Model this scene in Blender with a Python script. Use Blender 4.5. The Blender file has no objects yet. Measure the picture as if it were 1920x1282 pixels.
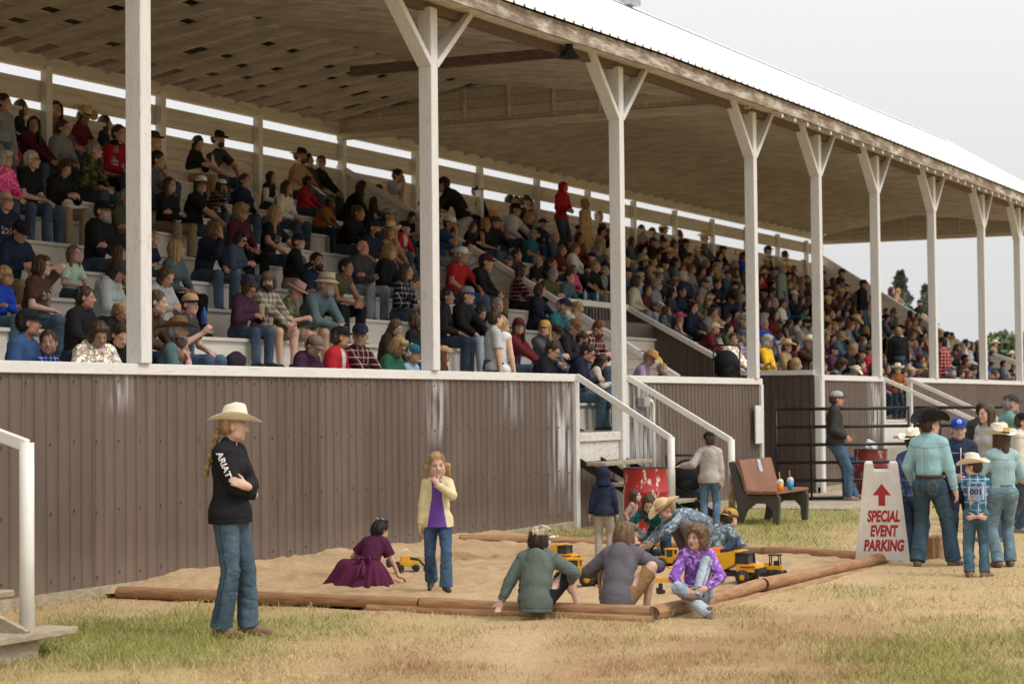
import bpy, bmesh, math, random
import numpy as np
from mathutils import Vector, Matrix
random.seed(7)
RNG = np.random.default_rng(11)
S = bpy.context.scene
COL = S.collection
R = math.radians

# ---------------------------------------------------------------- camera
CAMH, DIST = 1.72, 11.4          # eye height, distance in front of the stand's front wall (y = 0)
W2C = np.array([[0.43810432, 0.02431238, 0.8985953], [-0.89886857, 0.0229624, 0.43761629], [-0.00999441, -0.99944066, 0.03191356]])
CAM = np.array([0., -DIST, CAMH])
cd = bpy.data.cameras.new('camera'); cam = bpy.data.objects.new('camera', cd); COL.objects.link(cam)
mw = Matrix.Identity(4)
for i in range(3):
    mw[i][0] = W2C[i, 0]; mw[i][1] = -W2C[i, 1]; mw[i][2] = -W2C[i, 2]; mw[i][3] = CAM[i]
cam.matrix_world = mw
cd.sensor_width = 36.; cd.lens = 70.; cd.clip_end = 2000.; cd.clip_start = .1
cd.dof.use_dof = True; cd.dof.focus_distance = 19.5; cd.dof.aperture_fstop = 3.2
S.camera = cam

# ---------------------------------------------------------------- daylight: bright overcast
SUN_EL, SUN_AZ = 50., 176.
wd = bpy.data.worlds.new('World'); S.world = wd; wd.use_nodes = True
nt = wd.node_tree; bg = nt.nodes['Background']
sky = nt.nodes.new('ShaderNodeTexSky'); sky.sky_type = 'NISHITA'; sky.sun_disc = False
sky.sun_elevation = R(SUN_EL); sky.sun_rotation = R(SUN_AZ); sky.air_density = 1.; sky.dust_density = 6.; sky.ozone_density = 1.
hs = nt.nodes.new('ShaderNodeHueSaturation'); hs.inputs['Saturation'].default_value = .12
tc = nt.nodes.new('ShaderNodeTexCoord'); sp = nt.nodes.new('ShaderNodeSeparateXYZ'); rp = nt.nodes.new('ShaderNodeValToRGB')
rp.color_ramp.elements[0].position = .0; rp.color_ramp.elements[0].color = (7.45, 7.47, 7.5, 1)
rp.color_ramp.elements[1].position = .75; rp.color_ramp.elements[1].color = (16.2, 16.0, 15.8, 1)
nz = nt.nodes.new('ShaderNodeTexNoise'); nz.inputs['Scale'].default_value = 2.2; nz.inputs['Detail'].default_value = 3.
mr = nt.nodes.new('ShaderNodeMapRange'); mr.inputs[3].default_value = .96; mr.inputs[4].default_value = 1.05
mm = nt.nodes.new('ShaderNodeMixRGB'); mm.blend_type = 'MULTIPLY'; mm.inputs[0].default_value = 1.
mx = nt.nodes.new('ShaderNodeMixRGB'); mx.inputs[0].default_value = .90
L = nt.links.new
L(sky.outputs[0], hs.inputs['Color']); L(tc.outputs['Generated'], sp.inputs[0]); L(sp.outputs['Z'], rp.inputs[0])
L(tc.outputs['Generated'], nz.inputs['Vector']); L(nz.outputs['Fac'], mr.inputs[0])
L(rp.outputs[0], mm.inputs[1]); L(mr.outputs[0], mm.inputs[2])
L(hs.outputs[0], mx.inputs[1]); L(mm.outputs[0], mx.inputs[2]); L(mx.outputs[0], bg.inputs[0])
bg.inputs[1].default_value = .1
sd = bpy.data.lights.new('sun', 'SUN'); sd.energy = 1.5; sd.angle = R(14); sd.color = (1., .94, .85)
so = bpy.data.objects.new('sun', sd); COL.objects.link(so)
_az = R(SUN_AZ)   # from +Y clockwise, as the sky texture turns
_dir = Vector((math.sin(_az) * math.cos(R(SUN_EL)), math.cos(_az) * math.cos(R(SUN_EL)), math.sin(R(SUN_EL))))
so.rotation_euler = _dir.to_track_quat('Z', 'Y').to_euler()
S.view_settings.view_transform = 'Standard'; S.view_settings.look = 'None'; S.view_settings.exposure = 0.; S.view_settings.gamma = 1.
S.render.engine = 'CYCLES'
S.cycles.max_bounces = 6; S.cycles.diffuse_bounces = 4; S.cycles.transparent_max_bounces = 4
S.cycles.use_denoising = True

# ---------------------------------------------------------------- pixel of the 1920x1282 photograph -> point of the place
def _ray(px, py): return W2C @ np.array([px - 960., py - 641., 3733.33])
def G(px, py, z=0.):
    r = _ray(px, py); return CAM + r * ((z - CAMH) / r[2])
def FX(px, py, x):
    r = _ray(px, py); return CAM + r * (x / r[0])
def FY(px, py, y):
    r = _ray(px, py); return CAM + r * ((y + DIST) / r[1])
def PJ(p):
    q = W2C.T @ (np.asarray(p) - CAM); return q[0] / q[2] * 3733.33 + 960, q[1] / q[2] * 3733.33 + 641

# ---------------------------------------------------------------- materials
MATS = {}
def new_mat(name):
    m = bpy.data.materials.new(name); m.use_nodes = True; MATS[name] = m
    n = m.node_tree.nodes; return m, n, m.node_tree.links.new, n['Principled BSDF']
def nd(n, t, **kw):
    x = n.new('ShaderNode' + t)
    for k, v in kw.items():
        if k[0] == '_': x.inputs[k[1:].replace('_', ' ')].default_value = v
        else: setattr(x, k, v)
    return x
def rgb(c): return (c[0], c[1], c[2], 1.)
def noise_mix(n, l, vec, scale, c0, c1, lo=.35, hi=.65, detail=6., rough=.6):
    t = nd(n, 'TexNoise', _Scale=scale, _Detail=detail, _Roughness=rough); l(vec, t.inputs['Vector'])
    r = nd(n, 'ValToRGB'); r.color_ramp.elements[0].position = lo; r.color_ramp.elements[1].position = hi
    r.color_ramp.elements[0].color = rgb(c0); r.color_ramp.elements[1].color = rgb(c1); l(t.outputs['Fac'], r.inputs[0]); return r.outputs[0], t
def mapping(n, l, scale=(1, 1, 1), coord='Object'):
    tc = nd(n, 'TexCoord'); mp = nd(n, 'Mapping'); mp.inputs['Scale'].default_value = scale; l(tc.outputs[coord], mp.inputs[0]); return mp.outputs[0]
def mixc(n, l, fac, a, b, mode='MIX'):
    m = nd(n, 'MixRGB', blend_type=mode)
    for s, v in ((0, fac), (1, a), (2, b)):
        if hasattr(v, 'links'): l(v, m.inputs[s])
        else: m.inputs[s].default_value = v if s == 0 else rgb(v)
    return m.outputs[0]
def bump(n, l, b, h, strength=.3, dist=.01):
    x = nd(n, 'Bump', _Strength=strength, _Distance=dist); l(h, x.inputs['Height']); l(x.outputs[0], b.inputs['Normal'])
def simple(name, c, rough=.6, metal=0., var=.25, scale=8., sc3=(1, 1, 1), bmp=.1, spec=.5):
    m, n, l, b = new_mat(name); v = mapping(n, l, sc3)
    c0 = tuple(x * (1 - var) for x in c); c1 = tuple(min(1, x * (1 + var)) for x in c)
    o, t = noise_mix(n, l, v, scale, c0, c1); l(o, b.inputs['Base Color'])
    b.inputs['Roughness'].default_value = rough; b.inputs['Metallic'].default_value = metal; b.inputs['Specular IOR Level'].default_value = spec
    if bmp: bump(n, l, b, t.outputs['Fac'], bmp)
    return m
def white_paint(name, base, dirt, amt, sc3, grain=60.):
    m, n, l, b = new_mat(name); v = mapping(n, l, sc3); v1 = mapping(n, l)
    o, t = noise_mix(n, l, v, 2.2, tuple(x * .9 for x in base), base, .3, .7)
    t2 = nd(n, 'TexNoise', _Scale=9., _Detail=10., _Roughness=.75); l(v, t2.inputs['Vector'])
    r2 = nd(n, 'ValToRGB'); r2.color_ramp.elements[0].position = .60 - amt; r2.color_ramp.elements[1].position = .70 - amt * .6; l(t2.outputs['Fac'], r2.inputs[0])
    o2 = mixc(n, l, r2.outputs[0], o, dirt); l(o2, b.inputs['Base Color'])
    b.inputs['Roughness'].default_value = .62
    bump(n, l, b, t2.outputs['Fac'], .25, .004); return m
white_paint('post_paint', (.74, .73, .71), (.46, .41, .35), .055, (6, 6, .8))
white_paint('rail_paint', (.76, .75, .72), (.46, .40, .34), .045, (.9, 6, 6))
white_paint('tier_paint', (.68, .64, .58), (.45, .38, .30), .02, (.35, 3, 5))
m, n, l, b = new_mat('old_paint'); v = mapping(n, l, (.55, 2.2, 2.2)); o, t = noise_mix(n, l, v, 2.6, (.16, .115, .08), (.58, .53, .46), .38, .58, 9., .68)
tcg = nd(n, 'TexCoord'); t2 = nd(n, 'TexNoise', _Scale=1.0, _Detail=8., _Roughness=.7); l(mapping(n, l, (1.2, 3, 9)), t2.inputs['Vector']); r2 = nd(n, 'ValToRGB'); r2.color_ramp.elements[0].position = .46; r2.color_ramp.elements[1].position = .60; l(t2.outputs['Fac'], r2.inputs[0])
o = mixc(n, l, r2.outputs[0], o, (.20, .145, .10)); l(o, b.inputs['Base Color']); b.inputs['Roughness'].default_value = .8; bump(n, l, b, t.outputs['Fac'], .4, .01)
white_paint('stair_paint', (.72, .69, .63), (.36, .28, .20), .075, (1.5, 3, 3))
def planks(name, base, dark, axis, width, amt=.5, stain=(.5, .42, .33)):
    """boards of a fixed width: seams across the given object axis, each board its own tone"""
    m, n, l, b = new_mat(name); tc = nd(n, 'TexCoord'); s = nd(n, 'SeparateXYZ'); l(tc.outputs['Object'], s.inputs[0])
    d = nd(n, 'Math', operation='DIVIDE'); l(s.outputs[axis], d.inputs[0]); d.inputs[1].default_value = width
    fr = nd(n, 'Math', operation='FRACT'); l(d.outputs[0], fr.inputs[0]); fl = nd(n, 'Math', operation='FLOOR'); l(d.outputs[0], fl.inputs[0])
    wn = nd(n, 'TexWhiteNoise', noise_dimensions='1D'); l(fl.outputs[0], wn.inputs['W'])
    v = mapping(n, l, (.5, 5, 5)); o, t = noise_mix(n, l, v, 3., stain, base, .3, .6)
    r = nd(n, 'MapRange'); r.inputs[3].default_value = 1 - .3 * amt; r.inputs[4].default_value = 1.05; l(wn.outputs['Value'], r.inputs[0])
    o = mixc(n, l, 1., o, r.outputs[0], 'MULTIPLY')
    seam = nd(n, 'Math', operation='LESS_THAN'); l(fr.outputs[0], seam.inputs[0]); seam.inputs[1].default_value = .05
    o = mixc(n, l, seam.outputs[0], o, dark); l(o, b.inputs['Base Color']); b.inputs['Roughness'].default_value = .8; return m
planks('back_boards', (.66, .60, .52), (.2, .17, .14), 2, .19)
planks('ceiling_boards', (.68, .615, .535), (.17, .145, .12), 1, .21, .7, (.55, .48, .405))
planks('guard_boards', (.76, .72, .65), (.3, .26, .22), 2, .18, .3, (.66, .61, .54))
simple('truss_wood', (.62, .56, .49), .8, var=.18, scale=3., sc3=(4, .5, 4))
simple('beam_wood', (.60, .565, .51), .8, var=.14, scale=3., sc3=(.4, 4, 6))
simple('dark_beam', (.14, .10, .075), .8, var=.3, sc3=(4, .6, 4))
m, n, l, b = new_mat('roof_metal'); b.inputs['Base Color'].default_value = (.93, .94, .95, 1); b.inputs['Roughness'].default_value = .45
t = nd(n, 'TexNoise', _Scale=.8, _Detail=5.); l(mapping(n, l), t.inputs['Vector']); r = nd(n, 'ValToRGB')
r.color_ramp.elements[0].color = (.88, .89, .90, 1); r.color_ramp.elements[1].color = (.95, .96, .97, 1); l(t.outputs['Fac'], r.inputs[0]); l(r.outputs[0], b.inputs['Base Color'])
simple('attic_shade', (.10, .075, .06), .9)  # dark colour standing in for the shade of the attic

def siding(name, base, smears, dust=True):
    """painted corrugated steel: faint sheet-to-sheet tone, scuffs, whitewash overspray beside the openings, dust at the foot"""
    m, n, l, b = new_mat(name); tc = nd(n, 'TexCoord'); s = nd(n, 'SeparateXYZ'); l(tc.outputs['Object'], s.inputs[0])
    v = mapping(n, l, (2.5, 2.5, .25)); o, t = noise_mix(n, l, v, 2.5, tuple(x * .86 for x in base), tuple(x * 1.12 for x in base), .3, .7)
    dv = nd(n, 'Math', operation='DIVIDE'); l(s.outputs[0], dv.inputs[0]); dv.inputs[1].default_value = .978; fl = nd(n, 'Math', operation='FLOOR'); l(dv.outputs[0], fl.inputs[0]); wn = nd(n, 'TexWhiteNoise', noise_dimensions='1D'); l(fl.outputs[0], wn.inputs['W']); mw_ = nd(n, 'MapRange'); mw_.inputs[3].default_value = .86; mw_.inputs[4].default_value = 1.12; l(wn.outputs['Value'], mw_.inputs[0]); o = mixc(n, l, 1., o, mw_.outputs[0], 'MULTIPLY')
    fr2 = nd(n, 'Math', operation='FRACT'); l(dv.outputs[0], fr2.inputs[0]); lt = nd(n, 'Math', operation='LESS_THAN'); l(fr2.outputs[0], lt.inputs[0]); lt.inputs[1].default_value = .012; o = mixc(n, l, lt.outputs[0], o, tuple(x * .45 for x in base))
    td2 = nd(n, 'TexNoise', _Scale=1.3, _Detail=6., _Roughness=.65); l(mapping(n, l, (1.6, 1.6, .5)), td2.inputs['Vector']); rd2 = nd(n, 'ValToRGB'); rd2.color_ramp.elements[0].position = .52; rd2.color_ramp.elements[1].position = .72; l(td2.outputs['Fac'], rd2.inputs[0]); kd = nd(n, 'Math', operation='MULTIPLY'); l(rd2.outputs[0], kd.inputs[0]); kd.inputs[1].default_value = .35; o = mixc(n, l, kd.outputs[0], o, (.22, .175, .14))
    v2 = mapping(n, l, (14, 14, 3)); t2 = nd(n, 'TexNoise', _Scale=1.6, _Detail=8., _Roughness=.7); l(v2, t2.inputs['Vector'])
    r2 = nd(n, 'ValToRGB'); r2.color_ramp.elements[0].position = .70; r2.color_ramp.elements[1].position = .73; l(t2.outputs['Fac'], r2.inputs[0])
    k = nd(n, 'Math', operation='MULTIPLY', ); l(r2.outputs[0], k.inputs[0]); k.inputs[1].default_value = .5
    o = mixc(n, l, k.outputs[0], o, (.62, .60, .56))
    for (x0, z0, wx, wz, a) in smears:
        ax = nd(n, 'Math', operation='SUBTRACT'); l(s.outputs[0], ax.inputs[0]); ax.inputs[1].default_value = x0
        ab = nd(n, 'Math', operation='ABSOLUTE'); l(ax.outputs[0], ab.inputs[0]); mr1 = nd(n, 'MapRange'); mr1.inputs[1].default_value = wx; mr1.inputs[2].default_value = wx * .2; l(ab.outputs[0], mr1.inputs[0])
        az = nd(n, 'Math', operation='SUBTRACT'); l(s.outputs[2], az.inputs[0]); az.inputs[1].default_value = z0
        ab2 = nd(n, 'Math', operation='ABSOLUTE'); l(az.outputs[0], ab2.inputs[0]); mr2 = nd(n, 'MapRange'); mr2.inputs[1].default_value = wz; mr2.inputs[2].default_value = wz * .4; l(ab2.outputs[0], mr2.inputs[0])
        p = nd(n, 'Math', operation='MULTIPLY'); l(mr1.outputs[0], p.inputs[0]); l(mr2.outputs[0], p.inputs[1])
        t3 = nd(n, 'TexNoise', _Scale=1.1, _Detail=6.); l(mapping(n, l, (8, 8, 1.1)), t3.inputs['Vector']); r3 = nd(n, 'MapRange'); r3.inputs[1].default_value = .42; r3.inputs[2].default_value = .62; l(t3.outputs['Fac'], r3.inputs[0])
        p2 = nd(n, 'Math', operation='MULTIPLY'); l(p.outputs[0], p2.inputs[0]); l(r3.outputs[0], p2.inputs[1])
        p3 = nd(n, 'Math', operation='MULTIPLY'); l(p2.outputs[0], p3.inputs[0]); p3.inputs[1].default_value = a
        o = mixc(n, l, p3.outputs[0], o, (.72, .74, .78))
    if dust:
        mrd = nd(n, 'MapRange'); mrd.inputs[1].default_value = .5; mrd.inputs[2].default_value = .05; mrd.inputs[4].default_value = .55; l(s.outputs[2], mrd.inputs[0])
        td = nd(n, 'TexNoise', _Scale=3., _Detail=5.); l(mapping(n, l), td.inputs['Vector']); md = nd(n, 'Math', operation='MULTIPLY'); l(mrd.outputs[0], md.inputs[0]); l(td.outputs['Fac'], md.inputs[1])
        o = mixc(n, l, md.outputs[0], o, (.30, .24, .18))
    l(o, b.inputs['Base Color']); b.inputs['Roughness'].default_value = .5; bump(n, l, b, t2.outputs['Fac'], .15, .004); return m
siding('brown_siding', (.128, .091, .072), [(15.05, 2.0, .3, .35, .55), (21.3, 1.75, .35, .55, .6), (25.0, 1.3, .6, 1.1, .75), (27.9, 1.4, .8, 1.0, .75), (40.7, 1.7, .7, .9, .75), (23.4, 1.8, .4, .4, .3)])
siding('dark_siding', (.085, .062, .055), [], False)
def wood(name, c0, c1, sc3, ring=None):
    m, n, l, b = new_mat(name); v = mapping(n, l, sc3); o, t = noise_mix(n, l, v, 4., c0, c1, .3, .7, 8.)
    t2 = nd(n, 'TexNoise', _Scale=1.5, _Detail=3.); l(mapping(n, l), t2.inputs['Vector']); r = nd(n, 'MapRange'); r.inputs[3].default_value = .7; r.inputs[4].default_value = 1.25; l(t2.outputs['Fac'], r.inputs[0])
    o = mixc(n, l, 1., o, r.outputs[0], 'MULTIPLY'); l(o, b.inputs['Base Color']); b.inputs['Roughness'].default_value = .75; bump(n, l, b, t.outputs['Fac'], .4, .006); return m
wood('log_wood', (.22, .105, .045), (.46, .26, .125), (1.2, 14, 14))
wood('log_end', (.10, .05, .03), (.17, .09, .05), (9, 9, 9))
wood('old_plank', (.26, .21, .14), (.50, .42, .30), (2, 9, 9))
simple('black_steel', (.014, .014, .015), .45, .3, var=.3, spec=.5)
simple('dark_steel', (.03, .03, .032), .5, .3)
simple('screw_grey', (.16, .14, .13), .4, .3)
simple('grey_metal', (.42, .43, .44), .4, .5, var=.15)
simple('pipe_white', (.78, .77, .72), .45, var=.06, scale=4.)
m, n, l, b = new_mat('rusty_pipe'); tc_ = nd(n, 'TexCoord'); s_ = nd(n, 'SeparateXYZ'); l(tc_.outputs['Object'], s_.inputs[0])
t = nd(n, 'TexNoise', _Scale=9., _Detail=9., _Roughness=.7); l(mapping(n, l, (1, 1, .4)), t.inputs['Vector']); mr_ = nd(n, 'MapRange'); mr_.inputs[1].default_value = 1.2; mr_.inputs[2].default_value = .1; mr_.inputs[3].default_value = -.15; mr_.inputs[4].default_value = .12; l(s_.outputs[2], mr_.inputs[0])
ad = nd(n, 'Math', operation='ADD'); l(t.outputs['Fac'], ad.inputs[0]); l(mr_.outputs[0], ad.inputs[1]); r = nd(n, 'ValToRGB'); r.color_ramp.elements[0].position = .5; r.color_ramp.elements[1].position = .62
r.color_ramp.elements[0].color = (.76, .74, .66, 1); r.color_ramp.elements[1].color = (.38, .18, .07, 1); l(ad.outputs[0], r.inputs[0]); l(r.outputs[0], b.inputs['Base Color']); b.inputs['Roughness'].default_value = .6

# ---------------------------------------------------------------- objects
def tag(o, label=None, cat=None, group=None, kind=None):
    for k, v in (('label', label), ('category', cat), ('group', group), ('kind', kind)):
        if v: o[k] = v
    return o
def link(name, me, mat=None, parent=None, loc=None):
    o = bpy.data.objects.new(name, me); COL.objects.link(o)
    if mat is not None and me is not None and not me.materials: me.materials.append(MATS[mat] if isinstance(mat, str) else mat)
    if parent is not None: o.parent = parent
    if loc is not None: o.location = loc
    return o
def thing(name, label, cat, loc=(0, 0, 0), rz=0., group=None):
    o = bpy.data.objects.new(name, None); COL.objects.link(o); o.location = loc; o.rotation_euler = (0, 0, rz); o.empty_display_size = .1
    return tag(o, label, cat, group)
def np_mesh(name, V, F, smooth=True, mats=None, midx=None):
    """V (n,3); F (m,k) with one k, or a list of index tuples"""
    me = bpy.data.meshes.new(name); V = np.asarray(V, np.float32)
    if isinstance(F, np.ndarray):
        k = F.shape[1]; nf = len(F); flat = F.astype(np.int32).ravel(); st = np.arange(nf, dtype=np.int32) * k; tot = np.full(nf, k, np.int32)
    else:
        tot = np.array([len(f) for f in F], np.int32); nf = len(F); flat = np.fromiter((i for f in F for i in f), np.int32); st = np.concatenate(([0], np.cumsum(tot)[:-1])).astype(np.int32)
    me.vertices.add(len(V)); me.vertices.foreach_set('co', V.ravel())
    me.loops.add(len(flat)); me.loops.foreach_set('vertex_index', flat)
    me.polygons.add(nf); me.polygons.foreach_set('loop_start', st); me.polygons.foreach_set('loop_total', tot)
    me.polygons.foreach_set('use_smooth', np.full(nf, smooth, bool))
    if midx is not None: me.polygons.foreach_set('material_index', np.asarray(midx, np.int32))
    me.update(calc_edges=True); me.validate(); return me
class MB:
    """collects boxes, tubes, prisms and lathes and links them as ONE mesh object"""
    def __init__(s): s.V = []; s.F = []; s.n = 0; s.sm = []
    def raw(s, V, F, smooth=False):
        s.V += [tuple(map(float, v)) for v in V]; s.F += [tuple(i + s.n for i in f) for f in F]; s.sm += [smooth] * len(F); s.n += len(V); return s
    def box(s, lo, hi, M=None):
        (a, b, c), (d, e, f) = lo, hi
        V = [(a, b, c), (d, b, c), (d, e, c), (a, e, c), (a, b, f), (d, b, f), (d, e, f), (a, e, f)]
        if M is not None: V = [tuple(M @ Vector(v)) for v in V]
        return s.raw(V, [(0, 3, 2, 1), (4, 5, 6, 7), (0, 1, 5, 4), (1, 2, 6, 5), (2, 3, 7, 6), (3, 0, 4, 7)])
    def cbox(s, c, d, M=None): return s.box([c[i] - d[i] / 2 for i in range(3)], [c[i] + d[i] / 2 for i in range(3)], M)
    def beam(s, a, b, w, h, up=(0, 0, 1)):
        a, b = Vector(a), Vector(b); x = (b - a); Ln = x.length; x.normalize(); y = Vector(up).cross(x).normalized(); z = x.cross(y)
        M = Matrix((x, y, z)).transposed().to_4x4(); M.translation = a; return s.box((0, -w / 2, -h / 2), (Ln, w / 2, h / 2), M)
    def tube(s, pts, r, n=10, r2=None, caps=True):
        pts = [Vector(p) for p in pts]; m = len(pts); rs = r if isinstance(r, (list, tuple)) else [r + ((r2 if r2 is not None else r) - r) * i / max(1, m - 1) for i in range(m)]
        V = []; up = None
        for i, p in enumerate(pts):
            t = (pts[min(i + 1, m - 1)] - pts[max(i - 1, 0)]).normalized()
            if up is None: up = t.orthogonal().normalized()
            up = (up - t * up.dot(t)).normalized(); q = t.cross(up)
            V += [p + (up * math.cos(2 * math.pi * k / n) + q * math.sin(2 * math.pi * k / n)) * rs[i] for k in range(n)]
        F = [(i * n + k, i * n + (k + 1) % n, (i + 1) * n + (k + 1) % n, (i + 1) * n + k) for i in range(m - 1) for k in range(n)]
        s.raw(V, F, True)
        if caps: b0 = s.n - len(V); s.F += [tuple(b0 + k for k in range(n))[::-1], tuple(b0 + (m - 1) * n + k for k in range(n))]; s.sm += [False, False]
        return s
    def lathe(s, prof, n=24, M=None, smooth=True):
        V = [(r * math.cos(2 * math.pi * k / n), r * math.sin(2 * math.pi * k / n), z) for (r, z) in prof for k in range(n)]
        if M is not None: V = [tuple(M @ Vector(v)) for v in V]
        F = [(i * n + k, i * n + (k + 1) % n, (i + 1) * n + (k + 1) % n, (i + 1) * n + k) for i in range(len(prof) - 1) for k in range(n)]
        return s.raw(V, F, smooth)
    def prism(s, pts, d, M=None):
        """outline in (x, z), thickness d along y"""
        n = len(pts); V = [(x, -d / 2, z) for x, z in pts] + [(x, d / 2, z) for x, z in pts]
        if M is not None: V = [tuple(M @ Vector(v)) for v in V]
        return s.raw(V, [tuple(range(n)), tuple(range(2 * n - 1, n - 1, -1))] + [(i, i + n, (i + 1) % n + n, (i + 1) % n) for i in range(n)])
    def mesh(s, name, bevel=0., seg=1):
        me = bpy.data.meshes.new(name); me.from_pydata(s.V, [], s.F); me.polygons.foreach_set('use_smooth', s.sm)
        if bevel:
            bm = bmesh.new(); bm.from_mesh(me); bmesh.ops.recalc_face_normals(bm, faces=bm.faces)
            ed = [e for e in bm.edges if len(e.link_faces) == 2 and e.calc_face_angle() > .6]
            bmesh.ops.bevel(bm, geom=ed, offset=bevel, segments=seg, affect='EDGES', clamp_overlap=True); bm.to_mesh(me); bm.free()
        else:
            bm = bmesh.new(); bm.from_mesh(me); bmesh.ops.recalc_face_normals(bm, faces=bm.faces); bm.to_mesh(me); bm.free()
        return me
    def build(s, name, mat, parent=None, bevel=0., seg=1, loc=None): return link(name, s.mesh(name, bevel, seg), mat, parent, loc)
def lerp(a, b, t): return a + (b - a) * t
def interp(xs, ys, x): return float(np.interp(x, xs, ys))
# ================================================================ the grandstand
U0, U1 = 2., 64.
PU = [9.7, 15.37, 21.17, 27.0, 33.0, 36.8, 40.9, 45.7, 50.8, 55.2, 59.6, 63.6]
DEP = 8.2
def eave_z(u): return interp([2, 22, 27.5, 35, 54, 64], [6.62, 6.75, 6.91, 7.03, 7.2, 7.27], u)      # top of the fascia
def chord_z(u): return 6.97 + .0045 * (u - 33)
def ridge_z(u): return 9.78 + .0137 * (u - 36)
def rail_z(u): return 2.15 if u < 35 else 2.25
def TIER_Y(k): return .9 + .8 * k
def TIER_Z(k): return 1.75 + .42 * k
VOM0, VOM1, VOMY = 33.35, 36.7, 3.3      # the walk-through between the two seating blocks
stand = thing('grandstand', 'long white wooden grandstand with brown steel front and white metal roof', 'grandstand', (30, 0, 0))
def part(mb, name, mat, bevel=0., par=None):
    o = mb.build(name, mat, None, bevel); o.parent = stand if par is None else par
    o.matrix_parent_inverse = Matrix.Translation((-30, 0, 0)); return o
def sub(mb, name, mat, par, bevel=0.):
    o = mb.build(name, mat, None, bevel); o.parent = par; return o
# corrugated front wall pieces (u ranges), ribs 0.16 m apart, standing proud of the wall line
def corr(u0, u1, z0, z1f, y=0., p=.163, d=.016, sgn=-1):
    prof = [(0, 0), (.055, 0), (.068, d), (.095, d), (.108, 0)]; xs = []
    u = u0
    while u < u1:
        for a, h in prof:
            if u + a <= u1: xs.append((u + a, y + sgn * h))
        u += p
    xs.append((u1, y)); V = []; F = []
    for x, yy in xs: V += [(x, yy, z0), (x, yy, z1f(x))]
    F = [(2 * i, 2 * i + 2, 2 * i + 3, 2 * i + 1) for i in range(len(xs) - 1)]
    return V, F
OPEN = [(9.0, 11.0), (25.42, 26.86), (VOM0, VOM1), (41.3, 43.4)]
walls = [(U0, 9.0), (11.0, 25.42), (27.1, VOM0), (VOM1, 41.3), (43.4, U1)]
for a, b_ in walls:
    mb = MB(); V, F = corr(a, b_, .10, lambda x: rail_z(x) - .1); mb.raw(V, F)
    u = a + .08
    w = part(mb, 'front_siding', 'brown_siding')
    sc = MB()
    while u < b_:
        for z in (.22, .80, 1.42, 1.98):
          if random.random() < .88: z += random.uniform(-.02, .02); sc.cbox((u + .039, -.018, z), (.020, .014, .020))
        u += .326
    s_ = sc.build('screw', 'screw_grey'); s_.parent = w; s_['kind'] = 'stuff'
    sk = MB().box((a, -.03, -.1), (b_, .02, .11)); sub(sk, 'skirt_board', 'old_plank', w)
    rl = MB().box((a, -.045, rail_z(a + .1) - .105), (b_, .13, rail_z(a + .1))); sub(rl, 'top_rail', 'rail_paint', w, .006)
for u in (11.0, 25.42, 27.1, VOM0, VOM1, 41.3, 43.4):
    s = -1 if u in (25.42, VOM0, 41.3) else 1
    part(MB().box((min(u, u - s * .0) - (.12 if s < 0 else 0), -.06, 0), (u + (0 if s < 0 else .12), .06, rail_z(u) - .106)), 'corner_trim', 'rail_paint', .004)
# seating tiers: riser + plank tread with a small nosing, cut round the walk-through
def tier_ranges(k):
    y1 = TIER_Y(k)
    if y1 < VOMY: return [(U0, VOM0 - .1), (VOM1 + .1, U1)]
    return [(U0, U1)]
for k in range(-1, 10):
    mb = MB()
    y0, z = (.10, 1.33) if k < 0 else (TIER_Y(k), TIER_Z(k))
    y1 = TIER_Y(k + 1)
    for a, b_ in tier_ranges(k):
        mb.box((a, y0 + .02, z - .42 if k >= 0 else .9), (b_, y1 + .018, z - .04)); mb.box((a, y0 - .025, z - .04), (b_, y1 + .016, z))
    part(mb, 'seating_tier', 'tier_paint', 0)
# back wall: low parapet, a board between two open slits, plate beam, studs
mb = MB(); mb.box((U0, DEP + .02, 0), (U1, DEP + .08, 6.22)); part(mb, 'back_wall', 'back_boards')
mb = MB(); mb.box((U0, DEP - .02, 6.22), (U1, DEP + .12, 6.27)); part(mb, 'parapet_cap', 'beam_wood')
def strip(z0, z1, y0, y1, name, m):
    V = []; us = np.linspace(U0, U1, 9)
    for u in us:
        o = .0045 * (u - 33); V += [(u, y0, z0 + o), (u, y1, z0 + o), (u, y1, z1 + o), (u, y0, z1 + o)]
    F = [(4 * i + a, 4 * i + b, 4 * i + 4 + b, 4 * i + 4 + a) for i in range(8) for a, b in ((0, 1), (1, 2), (2, 3), (3, 0))] + [(0, 1, 2, 3), (32, 33, 34, 35)]
    part(MB().raw(V, F), name, m)
strip(6.44, 6.77, DEP + .02, DEP + .06, 'back_board', 'beam_wood')
strip(6.93, 7.14, DEP - .05, DEP + .1, 'back_plate', 'beam_wood')
back_posts = []
u = 4.0 - .35
while u < U1:
    p = part(MB().box((u - .07, DEP - .1, 4.5), (u + .07, DEP + .015, 6.95)), 'back_post', 'rail_paint'); back_posts.append(u); u += 2.915
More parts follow.
